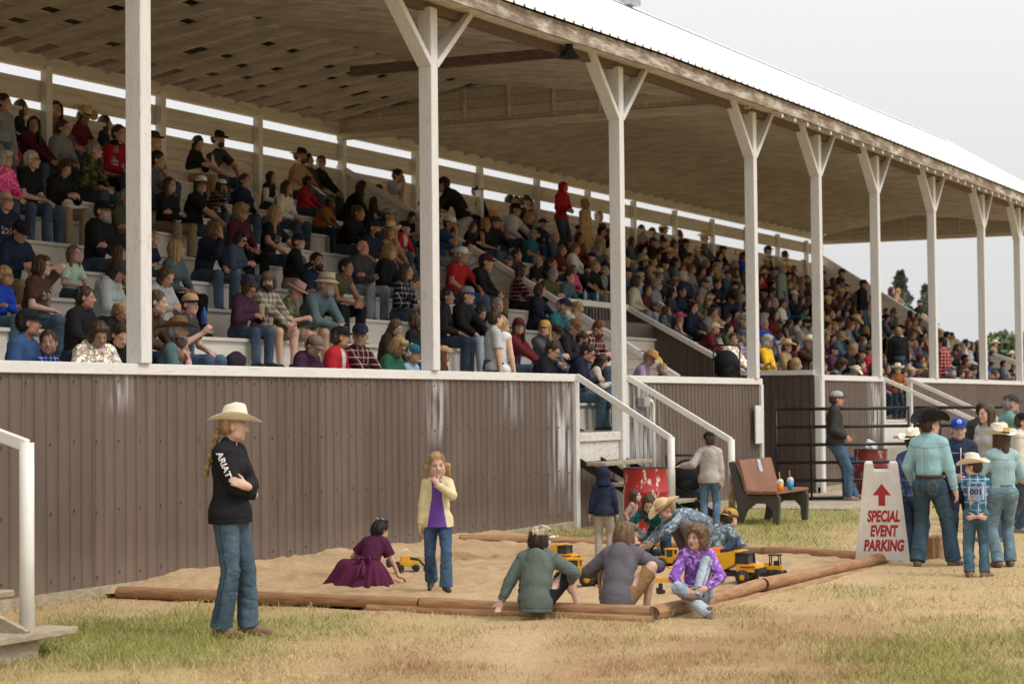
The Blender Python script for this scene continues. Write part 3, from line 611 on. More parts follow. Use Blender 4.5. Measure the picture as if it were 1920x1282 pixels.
# grass blades: straw and green, thick in the turf patches
def blades():
    N = 250000; rg = np.random.default_rng(3)
    px = rg.uniform(-260, 2180, N); py = 790 + (1330 - 790) * rg.random(N) ** .62
    r0 = np.stack([px - 960., py - 641., np.full(N, 3733.33)], 0); d = W2C @ r0; ok = d[2] < -20; px, py, d = px[ok], py[ok], d[:, ok]
    t = (0 - CAMH) / d[2]; x = d[0] * t; y = -DIST + d[1] * t
    gm, rm, sm = field(x, y); dist = np.hypot(x, y + DIST)
    sand = inpoly(x, y)
    Q = POLY[:7].copy(); c_ = Q.mean(0); Q = c_ + (Q - c_) * 1.02
    border = inpoly(x, y, Q) & ~sand
    dens = np.clip(.42 + .9 * gm - .45 * sm - .2 * rm + .65 * fbm2(x, y, 2.2, 3), .04, 1) * (~sand) * (y < -.03) * (~border)
    dens = np.where((y > -2.25) & (y < -.1) & (x > 31), 0, dens)
    keep = rg.random(len(x)) < dens; x, y, gm, rm, sm, dist = x[keep], y[keep], gm[keep], rm[keep], sm[keep], dist[keep]; n_ = len(x)
    wall = np.exp(-np.abs(y + .12) / .12)
    for a_, b_ in ((SB[0], SB[1]), (SB[1], SB[2]), (SB[2], SB[3])):
        ab = (b_ - a_)[:2]; tt = np.clip(((x - a_[0]) * ab[0] + (y - a_[1]) * ab[1]) / (ab @ ab), 0, 1); wall = np.maximum(wall, .75 * np.exp(-np.hypot(x - a_[0] - tt * ab[0], y - a_[1] - tt * ab[1]) / .10) * (rg.random(n_) < .8))
    h = (.014 + .030 * rg.random(n_) * (1 + .9 * np.maximum(0, fbm2(x, y, 3.1, 2))) + .05 * gm * rg.random(n_) ** 1.4 + .10 * wall * rg.random(n_)) * (1 + (rg.random(n_) < .012) * 1.2) * np.clip(1.2 - .5 * sm, .4, 2)
    w = (.0028 + .0022 * rg.random(n_)) * np.clip(dist / 14, 1, 4.5)
    a = rg.uniform(0, 6.283, n_); lean = rg.uniform(.2, 1.7, n_) * h; la = rg.uniform(0, 6.283, n_)
    dx, dy = np.cos(a) * w / 2, np.sin(a) * w / 2; mx_, my_ = x + np.cos(la) * lean * .35, y + np.sin(la) * lean * .35; tx_, ty_ = x + np.cos(la) * lean, y + np.sin(la) * lean
    z0 = -.012 + .018 * fbm2(x, y, .8, 3)
    Vv = np.stack([np.stack([x - dx, y - dy, z0], -1), np.stack([x + dx, y + dy, z0], -1), np.stack([mx_ + dx * .7, my_ + dy * .7, z0 + h * .62], -1), np.stack([mx_ - dx * .7, my_ - dy * .7, z0 + h * .62], -1), np.stack([tx_, ty_, z0 + h], -1)], 1).reshape(-1, 3)
    b0 = np.arange(n_) * 5
    F = [None]
    quads = np.stack([b0, b0 + 1, b0 + 2, b0 + 3], -1); tris = np.stack([b0 + 3, b0 + 2, b0 + 4], -1)
    flat = np.concatenate([quads.ravel(), tris.ravel()]).astype(np.int32); tot = np.concatenate([np.full(n_, 4), np.full(n_, 3)]).astype(np.int32); st = np.concatenate([[0], np.cumsum(tot)[:-1]]).astype(np.int32)
    me = bpy.data.meshes.new('grass'); me.vertices.add(len(Vv)); me.vertices.foreach_set('co', Vv.astype(np.float32).ravel()); me.loops.add(len(flat)); me.loops.foreach_set('vertex_index', flat)
    me.polygons.add(2 * n_); me.polygons.foreach_set('loop_start', st); me.polygons.foreach_set('loop_total', tot); me.update(calc_edges=True)
    gsel = rg.random(n_) < np.clip(gm * 1.05, .03, .93); tone = rg.random(n_)[:, None]
    cg = lerp(np.array([.15, .175, .04]), np.array([.45, .43, .14]), tone); cs = lerp(np.array([.28, .19, .088]), np.array([.71, .56, .32]), tone); cr = lerp(np.array([.30, .15, .07]), np.array([.5, .3, .16]), tone)
    rsel = rg.random(n_) < rm * .7
    c = np.where(gsel[:, None], cg, np.where(rsel[:, None], cr, cs))
    ca = me.color_attributes.new('tint', 'FLOAT_COLOR', 'POINT'); ca.data.foreach_set('color', np.repeat(np.concatenate([c, np.ones((n_, 1))], 1), 5, 0).astype(np.float32).ravel())
    m, n, l, b = new_mat('grass_blade'); at = nd(n, 'Attribute', attribute_name='tint'); l(at.outputs['Color'], b.inputs['Base Color']); b.inputs['Roughness'].default_value = .8; b.inputs['Specular IOR Level'].default_value = .15
    tag(link('grass', me, 'grass_blade'), 'dry straw coloured and green grass of the fairground', 'grass', kind='stuff')
blades()
# ================================================================ figures: smooth unions of tapered limbs, skinned into one surface
def A(*v): return np.array(v, float)
def Rx(d): c, s = math.cos(R(d)), math.sin(R(d)); return np.array([[1, 0, 0], [0, c, -s], [0, s, c]])
def Ry(d): c, s = math.cos(R(d)), math.sin(R(d)); return np.array([[c, 0, s], [0, 1, 0], [-s, 0, c]])
def Rz(d): c, s = math.cos(R(d)), math.sin(R(d)); return np.array([[c, -s, 0], [s, c, 0], [0, 0, 1]])
def unit(v): v = np.asarray(v, float); return v / (np.linalg.norm(v) + 1e-9)
class Vol:
    def __init__(s, lo, hi, h):
        s.lo = np.array(lo, float); s.h = h; s.n = np.ceil((np.array(hi) - s.lo) / h).astype(int) + 1
        s.ax = [(s.lo[i] + h * np.arange(s.n[i])).astype(np.float32) for i in range(3)]; s.F = np.full(s.n, .5, np.float32)
    def _reg(s, lo, hi, m):
        sl = []; P = []
        for i in range(3):
            a = max(0, int((lo[i] - m - s.lo[i]) / s.h)); b = min(s.n[i], int((hi[i] + m - s.lo[i]) / s.h) + 2)
            if b <= a: return None, None
            sl.append(slice(a, b)); sh = [1, 1, 1]; sh[i] = -1; P.append(s.ax[i][a:b].reshape(sh))
        return tuple(sl), P
    def _put(s, sl, d, P, k, clips, sub):
        for (c, nrm) in clips:
            d = np.maximum(d, (P[0] - c[0]) * nrm[0] + (P[1] - c[1]) * nrm[1] + (P[2] - c[2]) * nrm[2])
        f = s.F[sl]
        if sub:
            d = -d; h = np.maximum(k - np.abs(f - d), 0) / max(k, 1e-6); s.F[sl] = np.maximum(f, d) + h * h * k * .25
        else:
            h = np.maximum(k - np.abs(f - d), 0) / max(k, 1e-6); s.F[sl] = np.minimum(f, d) - h * h * k * .25
    def cap(s, a, b, ra, rb=None, k=.02, clips=(), sub=False, flat=None):
        a, b = np.asarray(a, float), np.asarray(b, float); rb = ra if rb is None else rb; m = max(ra, rb)
        sl, P = s._reg(np.minimum(a, b) - m, np.maximum(a, b) + m, k + 2 * s.h)
        if sl is None: return
        ab = b - a; L2 = float(ab @ ab) + 1e-9
        t = np.clip(((P[0] - a[0]) * ab[0] + (P[1] - a[1]) * ab[1] + (P[2] - a[2]) * ab[2]) / L2, 0, 1)
        d = np.sqrt((P[0] - a[0] - t * ab[0]) ** 2 + (P[1] - a[1] - t * ab[1]) ** 2 + (P[2] - a[2] - t * ab[2]) ** 2) - (ra + (rb - ra) * t)
        cl = list(clips)
        if flat is not None: cl.append((a + ab * flat, unit(ab)))
        s._put(sl, d, P, k, cl, sub)
    def ell(s, c, r, M=None, k=.02, clips=(), sub=False):
        c = np.asarray(c, float); r = np.asarray(r, float) * np.ones(3); m = r.max()
        sl, P = s._reg(c - m, c + m, k + 2 * s.h)
        if sl is None: return
        x, y, z = P[0] - c[0], P[1] - c[1], P[2] - c[2]
        if M is not None:
            M = M.astype(np.float32); x, y, z = M[0, 0] * x + M[1, 0] * y + M[2, 0] * z, M[0, 1] * x + M[1, 1] * y + M[2, 1] * z, M[0, 2] * x + M[1, 2] * y + M[2, 2] * z
        k0 = np.sqrt((x / r[0]) ** 2 + (y / r[1]) ** 2 + (z / r[2]) ** 2); k1 = np.sqrt((x / r[0] ** 2) ** 2 + (y / r[1] ** 2) ** 2 + (z / r[2] ** 2) ** 2) + 1e-6
        s._put(sl, k0 * (k0 - 1) / k1, P, k, clips, sub)
    def cut(s, c, nrm):
        """keep only the side the normal points away from"""
        s.F = np.maximum(s.F, (s.ax[0].reshape(-1, 1, 1) - c[0]) * nrm[0] + (s.ax[1].reshape(1, -1, 1) - c[1]) * nrm[1] + (s.ax[2].reshape(1, 1, -1) - c[2]) * nrm[2])
    def nets(s):
        F = s.F; ng = F < 0; c = np.zeros(np.array(F.shape) - 1, np.int8); off = [(i, j, k) for i in (0, 1) for j in (0, 1) for k in (0, 1)]
        n0, n1, n2 = F.shape
        def cr(a, o): return a[o[0]:n0 - 1 + o[0], o[1]:n1 - 1 + o[1], o[2]:n2 - 1 + o[2]]
        for o in off: c += cr(ng, o)
        ii, jj, kk = np.nonzero((c > 0) & (c < 8)); nv = len(ii); idx = np.full(c.shape, -1, np.int32); idx[ii, jj, kk] = np.arange(nv)
        acc = np.zeros((nv, 3)); w = np.zeros(nv)
        for o in off:
            for ax in range(3):
                if o[ax]: continue
                p = list(o); p[ax] = 1; fa = F[ii + o[0], jj + o[1], kk + o[2]]; fb = F[ii + p[0], jj + p[1], kk + p[2]]; m = (fa < 0) != (fb < 0)
                t = np.where(m, fa / np.where(m, fa - fb, 1), 0); q = np.array(o, float)[None] + np.zeros((nv, 3)); q[:, ax] = t; acc[m] += q[m]; w[m] += 1
        V = (acc / w[:, None] + np.stack([ii, jj, kk], -1)) * s.h + s.lo; Q = []
        for ax in range(3):
            sl0 = [slice(1, -1)] * 3; sl1 = [slice(1, -1)] * 3; sl0[ax] = slice(0, -1); sl1[ax] = slice(1, None)
            m = ng[tuple(sl0)] != ng[tuple(sl1)]; ijk = np.stack(np.nonzero(m), -1); b_, c_ = (ax + 1) % 3, (ax + 2) % 3; ijk[:, b_] += 1; ijk[:, c_] += 1
            if not len(ijk): continue
            def ci(db, dc): q = ijk.copy(); q[:, b_] -= db; q[:, c_] -= dc; return idx[q[:, 0], q[:, 1], q[:, 2]]
            f = np.stack([ci(1, 1), ci(0, 1), ci(0, 0), ci(1, 0)], -1); inside = ng[ijk[:, 0], ijk[:, 1], ijk[:, 2]]
            f[~inside] = f[~inside][:, ::-1]; Q.append(f)
        Q = np.concatenate(Q); return V, Q[(Q >= 0).all(1)]
def vnormals(V, Q):
    n = np.cross(V[Q[:, 2]] - V[Q[:, 0]], V[Q[:, 3]] - V[Q[:, 1]]); N = np.zeros_like(V)
    for i in range(4): np.add.at(N, Q[:, i], n)
    return N / (np.linalg.norm(N, axis=1, keepdims=True) + 1e-12)
def relax(V, Q, it=1, lam=.5):
    for _ in range(it):
        S_ = np.zeros_like(V); c = np.zeros(len(V))
        for a, b in ((0, 1), (1, 2), (2, 3), (3, 0)):
            np.add.at(S_, Q[:, a], V[Q[:, b]]); np.add.at(S_, Q[:, b], V[Q[:, a]]); np.add.at(c, Q[:, a], 1); np.add.at(c, Q[:, b], 1)
        V = V + lam * (S_ / np.maximum(c, 1)[:, None] - V)
    return V
def finish(name, vol, wr=0., fr=(9, 9, 9), paint=None, it=1, wr2=0., fr2=(30, 30, 30), cloth=False):
    V, Q = vol.nets(); V = relax(V, Q, it)
    if wr:
        N = vnormals(V, Q); w0 = .5 * vn(V[:, 0] * 5 + 9, V[:, 1] * 5 + 9, V[:, 2] * 5 + 9)
        if cloth:
            c1 = 1 - np.abs(vn(V[:, 0] * fr[0] + 50 + w0, V[:, 1] * fr[1] + 50, V[:, 2] * fr[2] + 50 + 2 * w0 + V[:, 0] * 6)); c2 = 1 - np.abs(vn(V[:, 0] * fr2[0] + 90, V[:, 1] * fr2[1] + 90 + w0, V[:, 2] * fr2[2] + 90 - V[:, 0] * 9)); amt = .45 + .55 * np.clip(vn(V[:, 0] * 6, V[:, 1] * 6, V[:, 2] * 6) + .5, 0, 1)
            V = V - N * (amt * (wr * (c1 ** 5 - .2) + wr2 * (c2 ** 6 - .15)))[:, None]
        else:
            V = V + N * (wr * vn(V[:, 0] * fr[0] + 50, V[:, 1] * fr[1] + 50, V[:, 2] * fr[2] + 50))[:, None]
            if wr2: V = V + N * (wr2 * vn(V[:, 0] * fr2[0] + 90, V[:, 1] * fr2[1] + 90, V[:, 2] * fr2[2] + 90))[:, None]
    me = np_mesh(name, V, Q); ca = me.color_attributes.new('paint', 'FLOAT_COLOR', 'POINT')
    P = np.zeros((len(V), 4), np.float32) if paint is None else paint(V).astype(np.float32)
    ca.data.foreach_set('color', P.ravel()); return me
def ik(a, t, l1, l2, pole):
    a, t = np.asarray(a, float), np.asarray(t, float); d = t - a; D = np.linalg.norm(d); D2 = min(max(D, abs(l1 - l2) + 1e-3), (l1 + l2) * .9995); u = unit(d)
    x = (l1 * l1 - l2 * l2 + D2 * D2) / (2 * D2); y = math.sqrt(max(0, l1 * l1 - x * x)); p = np.asarray(pole, float); p = unit(p - u * (p @ u)); return a + u * x + p * y, a + u * D2
class J: pass
def pose(g=1., hs=1., P=(0, 0, .93), lean=0., bend=0., side=0., twist=0., hyaw=0., hpit=0., hrol=0., L=(.30, -.05, .80), R=(-.30, -.05, .80), lp=(.4, 1, 0), rp=(-.4, 1, 0),
         lf=(.11, .02, .085), rf=(-.11, .02, .085), lk=(.1, -1, 0), rk=(-.1, -1, 0), sw=1., lfd=(.15, -1, 0), rfd=(-.15, -1, 0), lhd=None, rhd=None, lpn=None, rpn=None, curl=(.4, .4), fat=1., fem=0, hipw=1., open_=0.):
    j = J(); j.g = g; j.hs = hs; j.fat = fat; j.fem = fem; j.sw = sw; j.hipw = hipw; j.open = open_; s = lambda v: np.array(v, float) * g
    j.P = s(P); j.R0 = Rz(twist * .3) @ Rx(lean * .6); j.low = j.P + j.R0 @ s((0, 0, .2)); j.R1 = Rz(twist) @ Rx(lean + bend) @ Ry(side)
    j.neck = j.low + j.R1 @ s((0, 0, .31)); j.Rh = Rz(twist + hyaw) @ Rx(hpit) @ Ry(hrol); j.hb = j.neck + j.R1 @ s((0, -.018, .055)); j.hc = j.hb + j.Rh @ (np.array([0, -.012, .105]) * g * hs); j.sc = g * hs
    j.sh = {1: j.neck + j.R1 @ s((.158 * sw, .0, -.055)), -1: j.neck + j.R1 @ s((-.158 * sw, .0, -.055))}; j.hip = {1: j.P + j.R0 @ s((.088, 0, -.02)), -1: j.P + j.R0 @ s((-.088, 0, -.02))}
    j.el = {}; j.wr = {}; j.kn = {}; j.an = {}; j.fd = {1: unit(lfd), -1: unit(rfd)}; j.curl = {1: curl[0], -1: curl[1]}; j.hd = {}; j.pn = {}
    for sd, T, pl, hd, pn in ((1, L, lp, lhd, lpn), (-1, R, rp, rhd, rpn)):
        j.el[sd], j.wr[sd] = ik(j.sh[sd], s(T), .285 * g, .25 * g, pl); f = unit(j.wr[sd] - j.el[sd]) if hd is None else unit(hd); j.hd[sd] = f
        p = np.array([-sd * 1., -.2, -.25]) if pn is None else np.array(pn, float); j.pn[sd] = unit(p - f * (p @ f))
    for sd, T, pl in ((1, lf, lk), (-1, rf, rk)): j.kn[sd], j.an[sd] = ik(j.hip[sd], s(T), .435 * g, .43 * g, pl)
    pts = np.array([j.P, j.neck, j.hc] + [d[s_] for d in (j.sh, j.el, j.wr, j.kn, j.an) for s_ in (1, -1)]); j.lo = pts.min(0) - .30 * g; j.hi = pts.max(0) + .30 * g; return j
def torso(v, j, o, up=True):
    g, f = j.g, j.fat; e = lambda c, r, M, k=.05: v.ell(c, np.array(r) * g + o, M, k * g)
    e(j.P + j.R0 @ (A(0, .005, -.01) * g), (.158 * j.hipw, .118 * max(1, f * .95), .115), j.R0); e(j.low + j.R0 @ (A(0, -.0, -.03) * g), (.132 * f, .098 * f, .13), j.R0)
    if f > 1.08: e(j.low + j.R0 @ (A(0, -.055, -.08) * g), (.125 * f, .085 * f, .12), j.R0)
    if not up: return
    e(j.low + j.R1 @ (A(0, .005, .15) * g), (.152 * j.sw, .108 * (.6 + .4 * f), .165), j.R1)
    if j.fem:
        for s in (1, -1): e(j.low + j.R1 @ (A(.066 * s, -.075, .135) * g), (.058, .058, .056), j.R1, .04)
    v.cap(j.sh[1] * .86 + j.sh[-1] * .14, j.sh[-1] * .86 + j.sh[1] * .14, .058 * g + o, k=.05 * g)
    for s in (1, -1): v.cap(j.neck + j.R1 @ (A(.03 * s, .01, .03) * g), j.sh[s] + j.R1 @ (A(-.02 * s, .0, .015) * g), .032 * g + o, .045 * g + o, k=.04 * g)
def hand(v, j, s):
    g = j.g; f, n = j.hd[s], j.pn[s]; w = j.wr[s]; x = np.cross(n, f) * 1.0; th = x if (x @ (A(0, -1, .3))) > 0 else -x; c = j.curl[s]; k = .012 * g
    M = np.stack([x, n, f], 1); v.ell(w + f * .05 * g, A(.038, .017, .052) * g, M, .02 * g); v.cap(w - f * .02 * g, w + f * .03 * g, .027 * g, .028 * g, k=.02 * g)
    for i, (q, ln) in enumerate(((.029, .068), (.010, .078), (-.009, .073), (-.027, .056))):
        b = w + f * .085 * g + th * q * g; a1 = R_(c * 65); d1 = f * math.cos(a1) + n * math.sin(a1); a2 = R_(c * 150); d2 = f * math.cos(a2) + n * math.sin(a2); m = b + d1 * ln * .5 * g
        v.cap(b - f * .015 * g, m, .0098 * g, .0092 * g, k=.006 * g); v.cap(m, m + d2 * ln * .5 * g, .0092 * g, .0078 * g, k=.006 * g)
    b = w + f * .03 * g + th * .032 * g; d = unit(f * .75 + th * .6 + n * .35 * (c + .3)); m = b + d * .042 * g; v.cap(w + f * .02 * g + th * .018 * g, m, .013 * g, .0105 * g, k=.01 * g); v.cap(m, m + unit(d + f * .4 + n * .4 * c) * .03 * g, .0105 * g, .0085 * g, k=.006 * g)
R_ = R
def headprims(v, j, mouth=0.):
    c, M, q = j.hc, j.Rh, j.sc; W = lambda x, y, z: c + M @ (A(x, y, z) * q)
    E = lambda p, r, k=.02, sub=False, T=None: v.ell(W(*p), np.array(r) * q, M if T is None else M @ T, k * q, (), sub)
    E((0, .015, .032), (.075, .094, .086), .02); E((0, -.030, -.038), (.058, .060, .075), .03); E((0, -.062, -.098), (.022, .022, .018), .03)
    if j.hs > 1.15:
        for s in (1, -1): E((.036 * s, -.044, -.05), (.036, .036, .038), .025)
    for s in (1, -1):
        E((.034 * s, -.058, -.034), (.027, .026, .028), .02); E((.040 * s, -.02, -.075), (.026, .035, .026), .03)
        E((.031 * s, -.096, .001), (.016, .012, .010), .012, True); E((.031 * s, -.079, -.001), (.0135, .0125, .0115), .003)
        v.cap(W(.012 * s, -.087, .020), W(.048 * s, -.073, .018), .008 * q, .007 * q, k=.012 * q)
        E((.077 * s, .012, -.012), (.010, .020, .031), .008, False, Rz(-25 * s)); v.ell(W(.010 * s, -.099, -.034), A(.008, .009, .007) * q, M, .008 * q)
    v.cap(W(0, -.088, .006), W(0, -.108, -.030), .008 * q, .0115 * q, k=.010 * q)
    v.cap(W(-.019, -.083, -.060), W(.019, -.083, -.060), .007 * q, k=.010 * q); v.cap(W(-.015, -.083, -.069), W(.015, -.083, -.069), .0075 * q, k=.008 * q)
    if mouth: E((0, -.098, -.067), (.012, .02, .014 * mouth), .004, True)
def face_paint(j, mouth=0., extra=None):
    def fn(V):
        L_ = (V - j.hc) @ j.Rh / j.sc; x, y, z = np.abs(L_[:, 0]), L_[:, 1], L_[:, 2]; P = np.zeros((len(V), 4)); fr = y < -.045
        def put(m, c, a):
            w = np.clip(m, 0, 1) * a * fr; P[:, :3] = P[:, :3] * (1 - w[:, None]) + np.array(c) * w[:, None]; P[:, 3] = np.maximum(P[:, 3], w)
        put(1.6 - np.hypot((x - .031) / .016, (z - .0) / .009), (.60, .58, .56), .75); put(1.5 - np.hypot((x - .031) / .0075, (z - .0) / .0085), (.02, .014, .01), 1.)
        put(1.4 - np.hypot((x - .031) / .017, (z - .0085) / .0035), (.05, .03, .022), .85)
        put(1.5 - np.hypot((x - .031) / .021, (z - .0235) / .0048), (.09, .055, .035), .7); put(1.5 - np.hypot(x / .021, (z + .0635) / .0085), (.42, .13, .11), .6)
        put(1.3 - np.hypot((x - .042) / .022, (z + .036) / .02), (.60, .26, .19), .25)
        if mouth: put(1.5 - np.hypot(x / .012, (z + .067) / (.014 * mouth)), (.07, .015, .015), 1.)
        if extra: extra(V, P)
        return P
    return fn
def make_body(j, h, name='person', mouth=0., bare_feet=False, extra=None):
    v = Vol(j.lo, j.hi, h); g = j.g; torso(v, j, 0.); v.cap(j.neck - j.R1 @ (A(0, 0, .02) * g), j.hb + j.Rh @ (A(0, .0, .04) * j.sc), .053 * g, .048 * j.sc, k=.03 * g); headprims(v, j, mouth)
    for s in (1, -1):
        v.cap(j.sh[s], j.el[s], .050 * g, .040 * g, k=.03 * g); v.cap(j.el[s], j.wr[s], .042 * g, .026 * g, k=.02 * g); hand(v, j, s)
        v.cap(j.hip[s], j.kn[s], .088 * g * j.hipw, .057 * g, k=.03 * g); v.cap(j.kn[s], j.an[s], .054 * g, .036 * g, k=.03 * g); b = j.kn[s] * .7 + j.an[s] * .3 - j.fd[s] * .02 * g; v.ell(b, A(.046, .046, .09) * g, None, .03 * g)
        if bare_feet or True:
            dn = A(0, 0, -1); fd = j.fd[s]; dn = unit(dn - fd * (dn @ fd)); v.cap(j.an[s] - fd * .035 * g + dn * .045 * g, j.an[s] + fd * .14 * g + dn * .052 * g, .034 * g, .026 * g, k=.03 * g)
    return finish(name, v, paint=face_paint(j, mouth, extra), it=1)
def make_shirt(j, h, kind='L', o=.014, hem=-.06, wr=.007, paint=None, loose=1., collar=False, hood=False, flare=0.):
    """L long sleeves, S short sleeves, V sleeveless; hood / collar shapes on top"""
    g = j.g; o = o * g; wr = wr * min(1., g + .1); v = Vol(j.lo, j.hi, h); torso(v, j, o)
    if hem < -.08 or flare: v.cap(j.P, j.P + j.R0 @ (A(0, 0, hem) * g), .15 * g + o, .155 * g + o + flare * g, k=.05 * g)
    for s in (1, -1):
        if j.hip[s][2] - j.kn[s][2] > .25 * g and hem < -.02: v.cap(j.hip[s], j.hip[s] * .7 + j.kn[s] * .3, .094 * g * j.hipw + o * .8, .088 * g * j.hipw + o * .8, k=.05 * g)
        if kind == 'L':
            v.cap(j.sh[s], j.el[s], .052 * g + o, .044 * g + o, k=.035 * g); v.cap(j.el[s], j.wr[s], .044 * g + o * .9, .034 * g + o * .5 * loose, k=.015 * g, flat=.97)
        elif kind == 'S': v.cap(j.sh[s], j.el[s], .052 * g + o, .052 * g + o * 1.2, k=.035 * g, flat=.72)
    if collar:
        for i in range(9):
            a = R_(-150 + i * 37.5 + 90); b = R_(-150 + (i + 1) * 37.5 + 90)
            if i < 8:
                q = lambda t: j.neck + j.R1 @ (A(.064 * math.cos(t), .060 * math.sin(t) - .005, .030) * g); v.cap(q(a), q(b), .017 * g, k=.015 * g)
    if hood:
        v.ell(j.neck + j.R1 @ (A(0, .105, -.095) * g), A(.118, .062, .135) * g, j.R1 @ Rx(-10), .010 * g); v.ell(j.neck + j.R1 @ (A(0, .105, .055) * g), A(.085, .030, .06) * g, j.R1, .012 * g, (), True)
        for s in (1, -1): v.cap(j.neck + j.R1 @ (A(.09 * s, .05, .03) * g), j.neck + j.R1 @ (A(.035 * s, -.075, -.02) * g), .034 * g, .022 * g, k=.03 * g)
    n0 = j.R0 @ A(0, 0, -1); hp = j.P + j.R0 @ (A(0, 0, hem) * g)
    # hem: cut the torso only (hands may hang lower), so cut inside a box about the pelvis
    X = [v.ax[i].reshape([-1 if q == i else 1 for q in range(3)]) for i in range(3)]; d = (X[0] - hp[0]) * n0[0] + (X[1] - hp[1]) * n0[1] + (X[2] - hp[2]) * n0[2]
    ax = j.R0[:, 0]; lat = np.abs((X[0] - hp[0]) * ax[0] + (X[1] - hp[1]) * ax[1] + (X[2] - hp[2]) * ax[2]); ay = j.R0[:, 1]; dep = np.abs((X[0] - hp[0]) * ay[0] + (X[1] - hp[1]) * ay[1] + (X[2] - hp[2]) * ay[2])
    near = (lat < (.205 * j.hipw + flare) * g + o) & (dep < (.19 * max(1, j.fat) + flare) * g + o); arm = np.zeros(v.F.shape, bool)
    if kind == 'L':
        for s in (1, -1):
            a, b = j.el[s], j.wr[s]; ab = b - a; t = np.clip(((X[0] - a[0]) * ab[0] + (X[1] - a[1]) * ab[1] + (X[2] - a[2]) * ab[2]) / (ab @ ab), 0, 1)
            arm |= ((X[0] - a[0] - t * ab[0]) ** 2 + (X[1] - a[1] - t * ab[1]) ** 2 + (X[2] - a[2] - t * ab[2]) ** 2) < (.055 * g + o) ** 2
    v.F = np.where(near & ~arm, np.maximum(v.F, d), v.F)
    return finish('shirt', v, wr * 1.0, (4.5 / g, 4.5 / g, 9 / g), paint, 1, wr * .4, (8 / g, 8 / g, 24 / g), True)
def make_pants(j, h, kind='L', o=.013, flare=.0, wr=.006, paint=None, top=.11):
    g = j.g; wr = wr * g;  o = o * g; v = Vol(j.lo, j.hi, h); torso(v, j, o, False); v.cap(j.P + j.R0 @ (A(0, 0, .12) * g), j.P, .118 * g * max(1, j.fat), .13 * g, k=.04 * g)
    for s in (1, -1):
        if kind == 'L':
            v.cap(j.hip[s], j.kn[s], .090 * g * j.hipw + o, .063 * g + o, k=.035 * g); e = j.an[s] + (j.an[s] - j.kn[s]) * .06; v.cap(j.kn[s], e, .062 * g + o, (.052 + flare) * g + o, k=.02 * g, flat=.985)
        else: v.cap(j.hip[s], j.kn[s], .092 * g * j.hipw + o, .078 * g + o, k=.035 * g, flat=.88)
    X = [v.ax[i].reshape([-1 if q == i else 1 for q in range(3)]) for i in range(3)]; c = j.P + j.R0 @ (A(0, 0, top) * g); z_ = j.R0[:, 2]; y_ = j.R0[:, 1]
    d = (X[0] - c[0]) * z_[0] + (X[1] - c[1]) * z_[1] + (X[2] - c[2]) * z_[2]; fy = (X[0] - c[0]) * y_[0] + (X[1] - c[1]) * y_[1] + (X[2] - c[2]) * y_[2]
    x_ = j.R0[:, 0]; lx = np.abs((X[0] - c[0]) * x_[0] + (X[1] - c[1]) * x_[1] + (X[2] - c[2]) * x_[2]); v.F = np.where((fy > -.155 * g * max(1, j.fat) - o) & (lx < .185 * g * j.hipw * max(1, j.fat) + o), np.maximum(v.F, d), v.F)
    return finish('trousers', v, wr * 1.3, (6 / g, 6 / g, 15 / g), paint, 1, wr * .8, (10 / g, 10 / g, 32 / g), True)
def make_shoes(j, h, boot=.0, paint=None, s=1):
    g = j.g; c_ = (j.an[s] + j.fd[s] * .06 * g); v = Vol(c_ - .24 * g, c_ + .24 * g, h)
    if True:
        fd = j.fd[s]; dn = A(0, 0, -1); dn = unit(dn - fd * (dn @ fd)); a = j.an[s]; sole = (a + dn * .082 * g, dn)
        v.cap(a - fd * .04 * g + dn * .045 * g, a + fd * .075 * g + dn * .045 * g, .044 * g, .042 * g, k=.02 * g, clips=[sole]); v.cap(a + fd * .07 * g + dn * .048 * g, a + fd * (.155 + boot * .2) * g + dn * .056 * g, .042 * g, .030 * g, k=.02 * g, clips=[sole])
        v.cap(a + dn * .02 * g, a - dn * (.03 + boot) * g, .047 * g, .05 * g, k=.03 * g, flat=.95)
    return finish('shoes', v, .002, (20, 20, 20), paint)
def jeans_paint(j, pocket=1.):
    def fn(V):
        P = np.zeros((len(V), 4)); L_ = (V - j.P) @ j.R0 / j.g; x, y, z = L_[:, 0], L_[:, 1], L_[:, 2]; t = .0055
        for s in (1, -1):
            px, pz = x * s - .075, z + .045; ed = (np.maximum(np.abs(px) / .045, np.abs(pz) / .060)); m = (ed > .86) & (ed < 1.08) & (y > .04); P[m] = (.30, .24, .16, .40 * pocket); m = (np.abs(pz - .045) < t) & (np.abs(px) < .045) & (y > .04); P[m] = (.02, .03, .05, .6 * pocket)
            for a, b in ((j.hip[s], j.kn[s]), (j.kn[s], j.an[s])):
                ab = b - a; tt = (V - a) @ ab / (ab @ ab); q = V - a - np.clip(tt, 0, 1)[:, None] * ab; f = unit(j.fd[s] - ab * (j.fd[s] @ ab) / (ab @ ab)); o_ = np.cross(unit(ab), f); o_ = o_ * (1 if o_[0] * s > 0 else -1); m = (tt > -.1) & (tt < 1.1) & (np.abs(q @ f) < .006) & (q @ o_ > .02); P[m] = (.02, .035, .055, .6)
        m = (np.abs(z - .085) < .006); P[m] = (.03, .04, .06, .55); return P
    return fn
